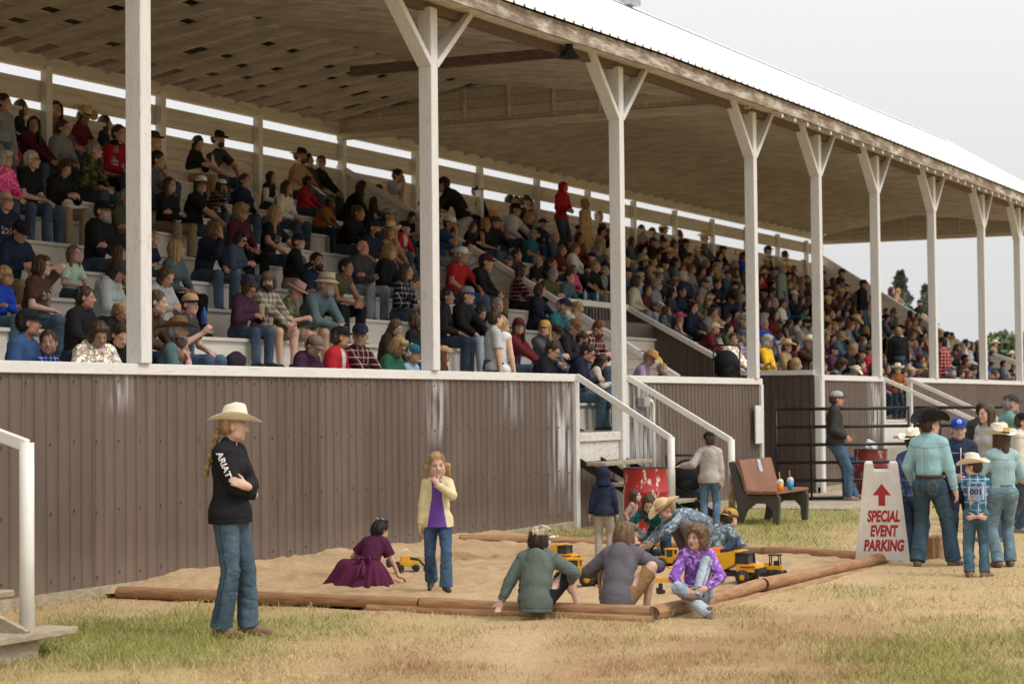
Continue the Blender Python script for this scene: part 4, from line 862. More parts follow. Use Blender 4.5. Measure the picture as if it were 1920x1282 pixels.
def shirt_paint(j, col=(.05, .1, .1), a=.35, yoke=True, hem=None):
    def fn(V):
        P = np.zeros((len(V), 4)); L_ = (V - j.low) @ j.R1 / j.g; x, y, z = L_[:, 0], L_[:, 1], L_[:, 2]
        if yoke: m = (np.abs(z - .20 - .12 * np.abs(x)) < .006) & (y > .03) & (np.abs(x) < .15); P[m] = (*col, a); m = (np.abs(np.abs(x) - .018) < .006) & (y > .05) & (z < .2); P[m] = (*col, a * .6)
        for s in (1, -1):
            d = unit(j.el[s] - j.sh[s]); q = (V - j.sh[s]) @ d; r = np.linalg.norm(V - j.sh[s] - q[:, None] * d, axis=1); m = (np.abs(q - .02 * j.g) < .006) & (r < .09 * j.g); P[m] = (*col, a)
            d = unit(j.wr[s] - j.el[s]); q = (V - j.wr[s]) @ d; r = np.linalg.norm(V - j.wr[s] - q[:, None] * d, axis=1); m = (np.abs(q + .055 * j.g) < .006) & (r < .07 * j.g); P[m] = (*col, a)
        if hem is not None:
            h = ((V - j.P) @ j.R0)[:, 2] / j.g; m = (np.abs(h - hem - .045) < .006) & (np.linalg.norm(((V - j.P) @ j.R0)[:, :2], axis=1) < .24 * j.g); P[m] = (*col, a)
        return P
    return fn
# hair, in the head's own frame
_HC = {}
def hair_mesh(style):
    if style in _HC: return _HC[style]
    v = Vol((-.17, -.17, -.48 if 'long' in style or style in ('pony', 'braid', 'pigtails') else -.22), (.17, .23, .20), .0065)
    if style != 'beard':
        nape = -.055 if style not in ('bob', 'curly', 'long', 'verylong', 'shag') else -.11
        v.ell((0, .020, .036), (.083, .101, .091), None, .01, [(A(0, -.03, .012), unit((0, -1, -.85))), (A(0, 0, nape), A(0, 0, -1.))])
        v.ell((0, .045, -.01), (.076, .07, .075), None, .02, [(A(0, .015, 0), A(0, -1., 0)), (A(0, 0, nape - .02), A(0, 0, -1.))])
        if style == 'balding': v.cut(A(0, -.02, .055), unit((0, -.35, 1)))
    if style in ('long', 'verylong', 'longcap'):
        zz = -.24 if style != 'verylong' else -.36
        v.cap((0, .045, .0), (0, .085, zz), .074, .050, k=.03); v.cap((.055, .03, .03), (.07, .045, zz + .03), .036, .030, k=.03); v.cap((-.055, .03, .03), (-.07, .045, zz + .03), .036, .030, k=.03)
        v.cap((.072, -.015, .03), (.078, -.01, zz + .08), .022, .022, k=.03); v.cap((-.072, -.015, .03), (-.078, -.01, zz + .08), .022, .022, k=.03)
    if style in ('bob', 'curly', 'shag'):
        for s in (1, -1): v.ell((.068 * s, .01, -.03), (.032, .06, .075), None, .03)
        v.ell((0, .07, -.04), (.08, .05, .075), None, .03)
        v.cap((-.05, -.052, .085), (.05, -.052, .085), .026, k=.03)
    if style == 'curly': v.ell((0, .02, .06), (.098, .108, .085), None, .03, [(A(0, -.055, .03), unit((0, -1, -.5)))])
    if style == 'bun': v.ell((0, .10, .085), (.04, .04, .04), None, .015)
    if style == 'pony': v.cap((0, .09, .05), (0, .145, .02), .026, .032, k=.02); v.cap((0, .145, .02), (0, .15, -.20), .034, .014, k=.02)
    if style == 'braid':
        for i in range(9): v.ell((.012 * (-1) ** i + .02, .125 + .010 * i, -.05 - .042 * i), (.026 - .0012 * i, .022, .028), None, .008)
    if style == 'pigtails':
        for s in (1, -1): v.cap((.080 * s, .03, .0), (.106 * s, .03, -.02), .018, .024, k=.02); v.cap((.106 * s, .03, -.02), (.118 * s, .015, -.115), .026, .010, k=.02)
        v.cap((-.045, -.050, .088), (.045, -.050, .088), .016, k=.03)
    if style == 'twoclips':
        v.ell((0, .05, -.02), (.085, .075, .10), None, .03)
        for s in (1, -1): v.ell((.06 * s, .0, .115), (.028, .025, .022), None, .02)
    if style == 'beard':
        v.ell((0, -.040, -.066), (.060, .058, .062), None, .01, [(A(0, -.02, -.045), unit((0, .25, 1))), (A(0, .02, 0), A(0, 1., 0))]); v.ell((0, -.066, -.102), (.036, .03, .034), None, .03)
        v.cap((-.022, -.088, -.052), (.022, -.088, -.052), .008, k=.006); v.ell((0, -.098, -.067), (.017, .02, .007), None, .004, (), True)
    big = style in ('curly',)
    me = finish('hair_' + style, v, .013 if big else .006, (34, 34, 34) if big else (38, 38, 9), None, 0 if big else 1, .006, (75, 75, 75) if big else (95, 95, 16))
    nv = len(me.vertices); V = np.empty(nv * 3, np.float32); me.vertices.foreach_get('co', V); V = V.reshape(-1, 3).astype(float); Q = np.empty(len(me.polygons) * 4, np.int32); me.loops.foreach_get('vertex_index', Q); Q = Q.reshape(-1, 4); N = vnormals(V, Q); rg = np.random.default_rng(len(style) + 3)
    ns = {'beard': 150, 'curly': 700, 'shag': 420}.get(style, 320); pick = rg.integers(0, nv, ns); SV, SQ, SP = [], [], []; wild = {'curly': 1.0, 'pigtails': .55, 'shag': .35}.get(style, .22)
    for i in pick:
        p = V[i] + N[i] * .002; nn = N[i]; d = A(rg.normal() * .35, rg.normal() * .3, -1.); ln = rg.uniform(.03, .075) * (.6 if style == 'beard' else 1); w = rg.uniform(.0012, .0026); ph = rg.uniform(0, 6.28); b0 = len(SV); tone = rg.uniform(-.5, .5)
        for q in range(6):
            t = q / 5; tang = unit(d - nn * (d @ nn) * (1 - .25 * wild)); sd = np.cross(tang, nn); c = p + tang * ln * t + nn * (.002 + .016 * wild * t * (1 + .8 * math.sin(ph))) + sd * (.010 * wild * math.sin(ph + 9 * t)); ww = w * (1 - .7 * t); SV += [c - sd * ww, c + sd * ww]
            if q: SQ.append((b0 + 2 * q - 2, b0 + 2 * q - 1, b0 + 2 * q + 1, b0 + 2 * q))
    VV = np.concatenate([V, np.array(SV)]); QQ = np.concatenate([Q, np.array(SQ) + nv]); bpy.data.meshes.remove(me); me = np_mesh('hair_' + style, VV, QQ); ca = me.color_attributes.new('paint', 'FLOAT_COLOR', 'POINT'); ca.data.foreach_set('color', np.zeros(len(VV) * 4, np.float32)); _HC[style] = me; return me
# hats, in the head's own frame
def _shell(name, fn, na, nr, th=.0035, paint=None):
    """closed brimmed surface: fn(angle, s) with s 0 at the crown's centre, 1 at the rim"""
    V = []
    for lay in (0, 1):
        for i in range(nr + 1):
            for k in range(na):
                p = fn(2 * math.pi * k / na, i / nr); V.append((p[0] * (1 - lay * .03), p[1] * (1 - lay * .03), p[2] - lay * th))
    m = (nr + 1) * na; F = []
    for i in range(nr):
        for k in range(na):
            a, b, c, d = i * na + k, i * na + (k + 1) % na, (i + 1) * na + (k + 1) % na, (i + 1) * na + k; F += [(a, d, c, b), (a + m, b + m, c + m, d + m)]
    for k in range(na): a, b = nr * na + k, nr * na + (k + 1) % na; F.append((a, b, b + m, a + m)[::-1])
    me = np_mesh(name, np.array(V), np.array(F)); ca = me.color_attributes.new('paint', 'FLOAT_COLOR', 'POINT'); VV = np.array(V)
    P = np.zeros((len(V), 4), np.float32) if paint is None else paint(VV).astype(np.float32); ca.data.foreach_set('color', P.ravel()); return me
def cowboy_mesh(bw=.105, curl=.055, ch=.118, band=(.05, .035, .02), pinch=1., dip=.02):
    z0 = .052
    def fn(a, s):
        c, n = math.cos(a), math.sin(a); ax, ay = .086, .106
        if s < .62:
            t = s / .62
            if t < .45: q = t / .45; r = .80 * q; z = z0 + ch - .012 * q ** 3
            else: q = (t - .45) / .55; r = .80 + .20 * q ** .8; z = z0 + (ch - .012) * (1 - q)
            x, y = ax * r * c, ay * r * n; up = np.clip((z - z0) / ch, 0, 1)
            z -= .034 * pinch * math.exp(-(x / .022) ** 2) * up ** 3; f = max(0, -n); x *= 1 - .30 * pinch * up * f ** 1.5; z -= .012 * up * n * -1 * 0
            return (x, y, z - .02 * up * max(0, n))
        q = (s - .62) / .38; bx, by = ax + bw * .92, ay + bw; x, y = lerp(ax, bx, q) * c, lerp(ay, by, q) * n
        z = z0 - .004 + curl * abs(c) ** 2.2 * q ** 1.5 - dip * abs(n) ** 3 * q ** 1.3; x -= math.copysign(1, c) * .022 * abs(c) ** 2 * q ** 2; return (x, y, z)
    def pt(V):
        P = np.zeros((len(V), 4)); rr = np.hypot(V[:, 0] / .086, V[:, 1] / .106); m = (V[:, 2] < z0 + .024) & (V[:, 2] > z0 - .002) & (rr < 1.04) & (rr > .9); P[m] = (*band, 1.); return P
    return _shell('cowboy_hat', fn, 48, 34, .004, pt)
def round_hat(bw=.06, ch=.085, droop=.025, band=(.1, .07, .05), name='hat'):
    z0 = .055
    def fn(a, s):
        c, n = math.cos(a), math.sin(a); ax, ay = .087, .106
        if s < .6:
            t = s / .6; r = min(1, t / .5) * .84 + max(0, (t - .5) / .5) * .16; z = z0 + ch * (1 if t < .5 else 1 - ((t - .5) / .5) ** 1.2); return (ax * r * c, ay * r * n, z)
        q = (s - .6) / .4; return (lerp(ax, ax + bw, q) * c, lerp(ay, ay + bw, q) * n, z0 - droop * q)
    def pt(V):
        P = np.zeros((len(V), 4)); rr = np.hypot(V[:, 0] / .087, V[:, 1] / .106); m = (V[:, 2] < z0 + .03) & (V[:, 2] > z0 + .001) & (rr < 1.04) & (rr > .85); P[m] = (*band, .9); return P
    return _shell(name, fn, 36, 22, .004, pt)
def cap_mesh():
    z0 = .045
    def fn(a, s):
        c, n = math.cos(a), math.sin(a); t = s; z = z0 + .088 * math.cos(t * math.pi / 2) ** .75 ; r = math.sin(t * math.pi / 2) ** .85; return (.087 * r * c, .006 + .106 * r * n, z - .012 * max(0, n) * t)
    me = _shell('cap', fn, 32, 12, .004); V = []; na, nr = 16, 5
    for lay in (0, 1):
        for i in range(nr + 1):
            for k in range(na + 1):
                t = -1 + 2 * k / na; q = i / nr; x = .076 * t * (1 - .06 * q); y0 = .006 - .106 * math.sqrt(max(0, 1 - (x / .087) ** 2)); y = y0 + .012 - (.012 + .072 * (1 - abs(t) ** 3)) * q; V.append((x, y, z0 + .006 - .016 * t * t - .013 * q - lay * .005))
    m = (nr + 1) * (na + 1); F = []
    for i in range(nr):
        for k in range(na):
            a = i * (na + 1) + k; b, c, d = a + 1, a + na + 2, a + na + 1; F += [(a, d, c, b), (a + m, b + m, c + m, d + m)]
    rim = [nr * (na + 1) + k for k in range(na + 1)]; F += [(rim[k], rim[k] + m, rim[k + 1] + m, rim[k + 1]) for k in range(na)]
    br = np_mesh('cap_peak', np.array(V), np.array(F)); ca = br.color_attributes.new('paint', 'FLOAT_COLOR', 'POINT'); ca.data.foreach_set('color', np.zeros(len(V) * 4, np.float32)); return me, br
def hood_mesh():
    v = Vol((-.16, -.16, -.2), (.16, .2, .2), .007); v.ell((0, .025, .03), (.100, .118, .112), None, .02); v.cap((0, .03, -.03), (0, .04, -.14), .10, .12, k=.04); v.ell((0, -.14, -.02), (.062, .09, .105), None, .02, (), True); v.ell((0, -.02, -.02), (.070, .10, .10), None, .02, (), True)
    v.cut(A(0, 0, -.15), A(0, 0, -1.)); return finish('hood', v, .006, (14, 14, 14))
# figure materials: the colour comes from each object, 'paint' overrides it where a print, lips or a hat band sit
def fig_mat(name, rough, nscale, var, bmp, pattern=None, sc3=(1, 1, 1), bdist=.004, spec=.3):
    m, n, l, b = new_mat(name); oi = nd(n, 'ObjectInfo'); v = mapping(n, l, sc3); t = nd(n, 'TexNoise', _Scale=nscale, _Detail=6.); l(v, t.inputs['Vector']); r = nd(n, 'MapRange'); r.inputs[1].default_value = .3; r.inputs[2].default_value = .7; r.inputs[3].default_value = 1 - var; r.inputs[4].default_value = 1 + var; l(t.outputs['Fac'], r.inputs[0])
    base = oi.outputs['Color']
    if pattern == 'plaid':
        s = nd(n, 'SeparateXYZ'); l(mapping(n, l), s.inputs[0])
        def band(ax, per, w, off=0.):
            a = nd(n, 'Math', operation='MULTIPLY_ADD'); l(s.outputs[ax], a.inputs[0]); a.inputs[1].default_value = 1 / per; a.inputs[2].default_value = off; f = nd(n, 'Math', operation='FRACT'); l(a.outputs[0], f.inputs[0]); q = nd(n, 'Math', operation='LESS_THAN'); l(f.outputs[0], q.inputs[0]); q.inputs[1].default_value = w; return q.outputs[0]
        dk = mixc(n, l, 1., base, (.25, .25, .28), 'MULTIPLY'); lt = (.72, .70, .68)
        for ax in (0, 2):
            hlf = nd(n, 'Math', operation='MULTIPLY'); l(band(ax, .075, .45), hlf.inputs[0]); hlf.inputs[1].default_value = .55; base = mixc(n, l, hlf.outputs[0], base, dk)
        for ax in (0, 2):
            hlf = nd(n, 'Math', operation='MULTIPLY'); l(band(ax, .075, .10, .3), hlf.inputs[0]); hlf.inputs[1].default_value = .6; base = mixc(n, l, hlf.outputs[0], base, lt)
    if pattern in ('floral', 'camo'):
        sc = 42. if pattern == 'floral' else 22.
        vo = nd(n, 'TexVoronoi', _Scale=sc); wn = nd(n, 'TexNoise', _Scale=18., _Detail=3.); l(mapping(n, l), wn.inputs['Vector']); l(mixc(n, l, .12, mapping(n, l), wn.outputs['Color'], 'ADD'), vo.inputs['Vector']); s = nd(n, 'SeparateColor'); l(vo.outputs['Color'], s.inputs[0]); rp_ = nd(n, 'ValToRGB'); rp_.color_ramp.interpolation = 'CONSTANT'
        cols = [(0, (.35, .35, .35)), (.3, (1, 1, 1)), (.55, (1.9, 1.9, 1.9)), (.8, (.6, .6, .55))] if pattern == 'camo' else [(0, (1, 1, 1)), (.45, (.45, .45, .5)), (.62, (2.6, 2.5, 2.3)), (.85, (1.3, 1., 1.4))]
        rp_.color_ramp.elements.remove(rp_.color_ramp.elements[1])
        for i, (p, c) in enumerate(cols):
            e = rp_.color_ramp.elements[0] if i == 0 else rp_.color_ramp.elements.new(p); e.position = p; e.color = rgb(c)
        l(s.outputs[0], rp_.inputs[0]); base = mixc(n, l, 1., base, rp_.outputs[0], 'MULTIPLY')
    if pattern == 'denim':
        f, _ = noise_mix(n, l, mapping(n, l, (1, 1, .45)), 6., (.72, .72, .75), (1.5, 1.42, 1.34), .35, .72, 3.); base = mixc(n, l, 1., base, f, 'MULTIPLY')
    o = mixc(n, l, 1., base, r.outputs[0], 'MULTIPLY'); at = nd(n, 'Attribute', attribute_name='paint'); o = mixc(n, l, at.outputs['Alpha'], o, at.outputs['Color']); l(o, b.inputs['Base Color'])
    b.inputs['Roughness'].default_value = rough; b.inputs['Specular IOR Level'].default_value = spec
    t2 = nd(n, 'TexNoise', _Scale=nscale * 1.4, _Detail=4.); l(v, t2.inputs['Vector']); bump(n, l, b, t2.outputs['Fac'], bmp, bdist); return m
fig_mat('skin', .5, 9., .08, .05); fig_mat('cloth', .85, 14., .10, .35, None, (1, 1, .6), .012, .15); fig_mat('denim', .85, 20., .10, .35, 'denim', (1, 1, .5), .01, .15); fig_mat('plaid', .85, 14., .06, .3, 'plaid', (1, 1, .6), .012, .15)
fig_mat('floral', .85, 14., .06, .3, 'floral', (1, 1, .6), .01, .15); fig_mat('camo', .85, 14., .06, .3, 'camo', (1, 1, .6), .01, .15); fig_mat('hair', .5, 60., .35, .6, None, (1, 1, .16), .008, .35); fig_mat('felt', .9, 25., .06, .2); fig_mat('straw', .7, 160., .10, .5, None, (1, 1, 1), .004, .3); fig_mat('leather', .55, 20., .15, .2)
# colours
CLR = dict(black=(.014, .014, .016), charcoal=(.045, .046, .05), grey=(.23, .24, .255), lightgrey=(.42, .43, .45), white=(.70, .69, .67), cream=(.64, .58, .48), beige=(.46, .38, .27), tan=(.42, .28, .15), brown=(.075, .042, .028), darkbrown=(.035, .022, .016), rust=(.28, .10, .03), mustard=(.50, .30, .07), yellow=(.78, .50, .03), orange=(.40, .16, .04),
           red=(.42, .022, .03), darkred=(.13, .018, .022), maroon=(.085, .018, .028), pink=(.62, .10, .26), palepink=(.60, .36, .38), magenta=(.36, .03, .14), purple=(.075, .03, .062), violet=(.16, .06, .34), lilac=(.34, .24, .34), navy=(.018, .024, .05), blue=(.035, .07, .17), royal=(.015, .06, .42), sky=(.30, .42, .58), lightblue=(.36, .46, .60), teal=(.02, .13, .16), mint=(.44, .58, .45), aqua=(.22, .52, .50),
           olive=(.085, .088, .045), green=(.03, .12, .08), sage=(.20, .25, .22), denim=(.060, .098, .150), darkdenim=(.024, .038, .066), palejeans=(.28, .36, .44), teelgrey=(.09, .14, .16), slate=(.10, .115, .135), khaki=(.28, .215, .13), straw=(.66, .50, .27), palestraw=(.82, .75, .60), felt=(.16, .085, .04), taupe=(.19, .145, .115), rose=(.42, .27, .23), gold=(.50, .30, .09), camel=(.36, .22, .10))
HCL = dict(bk=(.012, .010, .009), db=(.035, .02, .013), br=(.075, .04, .022), lb=(.17, .10, .05), bl=(.36, .23, .10), rd=(.16, .06, .025), gy=(.28, .27, .26), wh=(.58, .56, .52))
HWD = dict(bk='black', db='dark-brown', br='brown', lb='light-brown', bl='blond', rd='reddish', gy='grey', wh='white')
SKN = [(.50, .29, .205), (.55, .33, .24), (.46, .26, .18), (.58, .36, .27), (.42, .23, .15)]
SKIN = dict(a=SKN[0], t=(.34, .185, .115), d=(.15, .075, .045), p=(.60, .38, .29), r=(.55, .27, .20))
COW = cowboy_mesh(.105, .062, .132, dip=.010); COW2 = cowboy_mesh(.12, .045, .11, (.30, .20, .08)); COW3 = cowboy_mesh(.11, .115, .14, (.01, .01, .01)); BUCKET = round_hat(.05, .085, .03, (.18, .14, .09), 'bucket_hat'); FEDORA = round_hat(.065, .10, .006, (.25, .14, .12), 'fedora'); CAPM, PEAKM = cap_mesh(); HOODM = hood_mesh()
def glasses_mesh():
    mb = MB()
    for s in (1, -1):
        mb.tube([(.033 * s + .022 * math.cos(t), -.098 - .004 * abs(math.sin(t)), -.002 + .017 * math.sin(t)) for t in np.linspace(0, 6.283, 15)], .0028, 5, caps=False); mb.tube([(.055 * s, -.094, .004), (.078 * s, .01, .0)], .0026, 5)
    mb.tube([(-.012, -.1, .002), (.012, -.1, .002)], .0028, 5); return mb.mesh('glasses')
GLM = glasses_mesh(); SGM = MB().raw([(.012, -.102, .012), (.056, -.095, .012), (.054, -.092, -.018), (.016, -.1, -.02), (-.012, -.102, .012), (-.056, -.095, .012), (-.054, -.092, -.018), (-.016, -.1, -.02)], [(0, 3, 2, 1), (4, 5, 6, 7)]).tube([(.055, -.094, .006), (.078, .01, .0)], .003, 5).tube([(-.055, -.094, .006), (-.078, .01, .0)], .003, 5).tube([(-.014, -.102, .008), (.014, -.102, .008)], .004, 5).mesh('sunglasses')
HEADPHONE = MB().tube([(.09 * math.cos(t), .01, .02 + .115 * math.sin(t)) for t in np.linspace(.1, 3.04, 14)], .008, 6).tube([(.075, .01, .0), (.105, .01, .0)], .034, 14).tube([(-.075, .01, .0), (-.105, .01, .0)], .034, 14).mesh('ear_defenders')
def child_of(root, name, me, mat, col, frame=None):
    if 'paint' not in me.color_attributes: ca = me.color_attributes.new('paint', 'FLOAT_COLOR', 'POINT'); ca.data.foreach_set('color', np.zeros(len(me.vertices) * 4, np.float32))
    o = bpy.data.objects.new(name, me); COL.objects.link(o); o.parent = root
    if me.materials: pass
    else: me.materials.append(MATS[mat])
    if me.materials[0] != MATS[mat]: o.material_slots[0].link = 'OBJECT'; o.material_slots[0].material = MATS[mat]
    o.color = rgb(col)
    if frame is not None:
        c, M, s = frame; m4 = Matrix([list(M[i]) + [c[i]] for i in range(3)] + [[0, 0, 0, 1]]) @ Matrix.Diagonal((s, s, s, 1)); o.matrix_local = m4
    return o
def head_gear(root, j, spec, skin):
    """spec: hat.colour[.peakcolour]/hair.colour[+beard][+glasses]"""
    fr = (j.hc, j.Rh, j.sc); hat, hr = spec.split('/'); bits = hr.split('+'); st, hc = (bits[0].split('.') + ['br'])[:2]
    col = HCL.get(hc, HCL['br']); hatted = hat != '-'
    st = {'fringe': 'balding'}.get(st, st)
    if st != 'bald':
        if hatted and st in ('long', 'verylong'): st2 = st
        else: st2 = st
        o = child_of(root, 'hair', hair_mesh(st2), 'hair', col, (j.hc, j.Rh, j.sc * (.97 if hatted else 1.)))
    for b in bits[1:]:
        if b.startswith('beard'): child_of(root, 'beard', hair_mesh('beard'), 'hair', HCL[b.split('_')[1]] if '_' in b else col, fr)
        elif b == 'gl': child_of(root, 'glasses', GLM, 'black_steel', (.02, .02, .02), fr)
        elif b == 'sg': child_of(root, 'sunglasses', SGM, 'black_steel', (.02, .02, .02), fr)
        elif b == 'hp': child_of(root, 'ear_defenders', HEADPHONE, 'cloth', CLR['mint'], fr)
    if hatted:
        hb = hat.split('.'); c = CLR[hb[1]]
        if hb[0] in ('cap', 'capback'):
            M = j.Rh @ Rz(180) if hb[0] == 'capback' else j.Rh; o = child_of(root, 'cap', CAPM, 'cloth', c, (j.hc, M, j.sc * 1.02)); p = child_of(o, 'cap_peak', PEAKM, 'cloth', CLR[hb[2]] if len(hb) > 2 else c)
        elif hb[0] == 'hood': child_of(root, 'hood', HOODM, 'cloth', c, fr)
        else:
            me = dict(cow=COW, cow2=COW2, cow3=COW3, bucket=BUCKET, fedora=FEDORA)[hb[0]]; child_of(root, 'hat', me, 'straw' if 'straw' in hb[1] or hb[1] in ('gold', 'beige', 'cream', 'white') else 'felt', c, (j.hc, j.Rh, j.sc * 1.02))
HATW = dict(cap='cap', capback='backward cap', cow='cowboy hat', cow2='wide cowboy hat', cow3='curled cowboy hat', bucket='bucket hat', fedora='fedora', hood='hood up')
CW = dict(lightgrey='light-grey', palepink='pale-pink', lightblue='light-blue', darkred='dark-red', darkbrown='dark-brown', teelgrey='teal-grey', palestraw='pale-straw', felt='brown-felt', rose='rose-beige', sky='sky-blue', royal='bright-blue')
HAIRW = dict(short='short {} hair', long='long {} hair', verylong='very long {} hair', longcap='long {} hair', bob='{} bobbed hair', curly='curly {} hair', bun='{} hair in a bun', pony='{} ponytail', bald='bald head', balding='balding {} hair', shag='shaggy {} hair', pigtails='{} pigtails', braid='{} braid', twoclips='{} hair with clips')
# ================================================================ spectators on the tiers
SEAT = dict(P=(0, 0, .10), lf=(.13, -.43, -.335), rf=(-.12, -.40, -.335), lk=(.25, -1, .8), rk=(-.25, -1, .8), lean=6, bend=8)
LAP = dict(L=(.10, -.30, .21), R=(-.06, -.30, .22), lp=(.7, .5, -.3), rp=(-.7, .5, -.3), lhd=(-.5, -.8, -.25), rhd=(.5, -.8, -.25), lpn=(0, 0, -1), rpn=(0, 0, -1))
CLASP = dict(L=(.03, -.50, .17), R=(-.03, -.50, .17), lp=(.8, .2, -.5), rp=(-.8, .2, -.5), curl=(.7, .7))
FOLD = dict(L=(-.11, -.225, .33), R=(.11, -.20, .31), lp=(.7, -.1, -.8), rp=(-.7, -.1, -.8), lhd=(-1, .1, .1), rhd=(1, .1, .1))
PZ = {0: {**SEAT, **LAP, 'hyaw': 5}, 1: {**SEAT, **CLASP, 'lean': 24, 'bend': 14, 'hyaw': 12, 'hpit': 6}, 2: {**SEAT, **FOLD, 'hyaw': 0},
      3: {**SEAT, **LAP, 'lean': 14, 'bend': 12, 'R': (-.03, -.36, .60), 'rp': (-.5, -.3, -1), 'rhd': (.2, .2, 1), 'rpn': (0, 1, 0), 'hpit': 8, 'hyaw': 6},
      4: {**SEAT, 'L': (.09, -.36, .33), 'R': (-.07, -.36, .33), 'lp': (.7, .4, -.6), 'rp': (-.7, .4, -.6), 'hpit': 30, 'bend': 14, 'curl': (.6, .6), 'hyaw': -6},
      5: {**SEAT, **LAP, 'hyaw': 30, 'hpit': -2, 'twist': 8}, 6: {**SEAT, **CLASP, 'lean': 12, 'hyaw': -50, 'twist': -10}, 7: {**SEAT, **LAP, 'R': (-.10, -.34, .42), 'rp': (-.6, .1, -1), 'hyaw': -18, 'curl': (.4, .8), 'rhd': (0, -.6, .6), 'rpn': (1, 0, 0)},
      8: {**SEAT, 'P': (0, 0, .10), 'L': (.20, -.36, .20), 'R': (-.20, -.36, .20), 'lp': (.9, .3, 0), 'rp': (-.9, .3, 0), 'lf': (.22, -.46, -.335), 'rf': (-.20, -.46, -.335), 'lpn': (0, 0, -1), 'rpn': (0, 0, -1), 'hyaw': 18, 'hpit': 4},
      9: {**SEAT, **LAP, 'L': (.42, -.50, .50), 'lp': (.3, .3, -1), 'lhd': (.6, -.8, .05), 'hyaw': 22, 'curl': (.15, .5)},
      'd': {**SEAT, **LAP, 'R': (-.03, -.24, .74), 'rp': (-1, -.6, .6), 'rhd': (.3, .5, .4), 'hpit': -22, 'hyaw': -30, 'curl': (.4, .8)},
      'n': {**SEAT, **LAP, 'L': (.10, -.05, .70), 'lp': (.6, -.8, -.3), 'lhd': (-.6, .5, .4), 'lpn': (-1, 0, 0), 'hyaw': 16},
      's': dict(P=(0, 0, .93), L=(.24, -.06, .80), R=(-.24, -.06, .80), lp=(.5, 1, 0), rp=(-.5, 1, 0), bend=4, hyaw=15), 'p': dict(P=(0, 0, .93), L=(.10, -.24, 1.05), R=(-.10, -.26, 1.06), lp=(.8, .6, -.4), rp=(-.8, .6, -.4), bend=8, hyaw=8, curl=(.6, .6)),
      'l': dict(P=(0, .06, .92), lean=26, bend=16, L=(.22, -.56, 1.13), R=(-.22, -.56, 1.13), lp=(.5, 0, -1), rp=(-.5, 0, -1), hpit=12)}
_JC, _MC = {}, {}
SPH = .0105
def sp_joint(key):
    if key not in _JC:
        p, sex = key; kw = dict(PZ[p])
        if sex == 'f': kw.update(fem=1, sw=.90, hipw=1.04, fat=.95)
        elif sex == 'F': kw.update(fem=1, sw=1.0, hipw=1.15, fat=1.25)
        elif sex == 'M': kw.update(fat=1.22, sw=1.07)
        elif sex == 'k': kw.update(hs=1.22, sw=.86, fat=.95)
        _JC[key] = pose(**kw)
    return _JC[key]
def sp_mesh(key, what):
    k = (key, what)
    if k not in _MC:
        j = sp_joint(key)
        def strip(V):
            L_ = (V - j.low) @ j.R1; P = np.zeros((len(V), 4)); m = (np.abs(L_[:, 0]) < .012) & (L_[:, 1] < -.05); P[m] = (.30, .30, .31, .55); w = np.clip(.045 + (L_[:, 2] - .1) * .12, 0, .06); m2 = (np.abs(L_[:, 0]) < w) & (L_[:, 1] < -.05) & (L_[:, 2] > .12); P[m2] = (.55, .53, .50, 1); return P
        def vest(V):
            P = np.zeros((len(V), 4))
            for s in (1, -1): m = (np.linalg.norm(V - j.sh[s], axis=1) > .085 * j.g) & ((V - j.sh[s]) @ j.R1[:, 0] * s > -.01); P[m] = (.66, .65, .63, 1)
            return P
        def logo(V):
            L_ = (V - j.low) @ j.R1; P = np.zeros((len(V), 4)); q = vn(L_[:, 0] * 60, L_[:, 2] * 45, L_[:, 1] * 0); m = (np.abs(L_[:, 0]) < .075) & (np.abs(L_[:, 2] - .14) < .045) & (L_[:, 1] < -.05) & (q > -.1); P[m] = (.5, .48, .42, .8); return P
        if what == 'body': me = make_body(j, SPH)
        elif what == 'pants': me = make_pants(j, SPH)
        elif what == 'shorts': me = make_pants(j, SPH, 'S')
        elif what in ('shoe1', 'shoe-1'): me = make_shoes(j, SPH, s=int(what[4:]))
        else:
            t = what[0]; kind = {'L': 'L', 'J': 'L', 'O': 'L', 'H': 'L', 'S': 'S', 'G': 'S', 'V': 'V', 'W': 'L'}[t]
            me = make_shirt(j, SPH, kind, .022 if t in 'JHO' else .015, -.05, .008, {'O': strip, 'W': vest, 'G': logo}.get(t), collar=t in 'JOL' and t != 'H', hood=t == 'H')
        _MC[k] = me
    return _MC[k]
KINDW = dict(L='shirt', J='jacket', O='open jacket', H='hoodie', S='tee', G='printed tee', V='sleeveless top', W='vest, white sleeves')
NUMW = ['one', 'two', 'three', 'four', 'five', 'six', 'seven', 'eight']
BAYS = [(262, 'left of post one')] + [(x_, 'posts %s to %s' % (NUMW[i_], NUMW[i_ + 1])) for i_, x_ in enumerate((808, 1161, 1412, 1535, 1645, 1752, 1848))] + [(9999, 'right of post eight')]
ORD = ['lowest', 'second', 'third', 'fourth', 'fifth', 'sixth', 'seventh', 'eighth', 'ninth', 'top']
LAB = []
def gear_words(spec, kid):
    hat, hr = spec.split('/'); bits = hr.split('+'); st, hc = (bits[0].split('.') + ['br'])[:2]; w = []
    if hat != '-':
        h = hat.split('.'); w.append((CW.get(h[1], h[1]) + ' ' + HATW[h[0]]) if h[0] != 'hood' else 'hood up')
        if st not in ('short', 'bald'): w.append(HAIRW[st].format(HWD[hc]))
    else: w.append(HAIRW[st].format(HWD.get(hc, 'brown')))
    if any(b.startswith('beard') for b in bits): w.append('beard')
    if 'gl' in bits: w.append('glasses')
    if 'sg' in bits: w.append('sunglasses')
    return w
PLACED = []
SEX = {'m': 'man', 'M': 'man', 'f': 'woman', 'F': 'woman', 'k': 'child'}
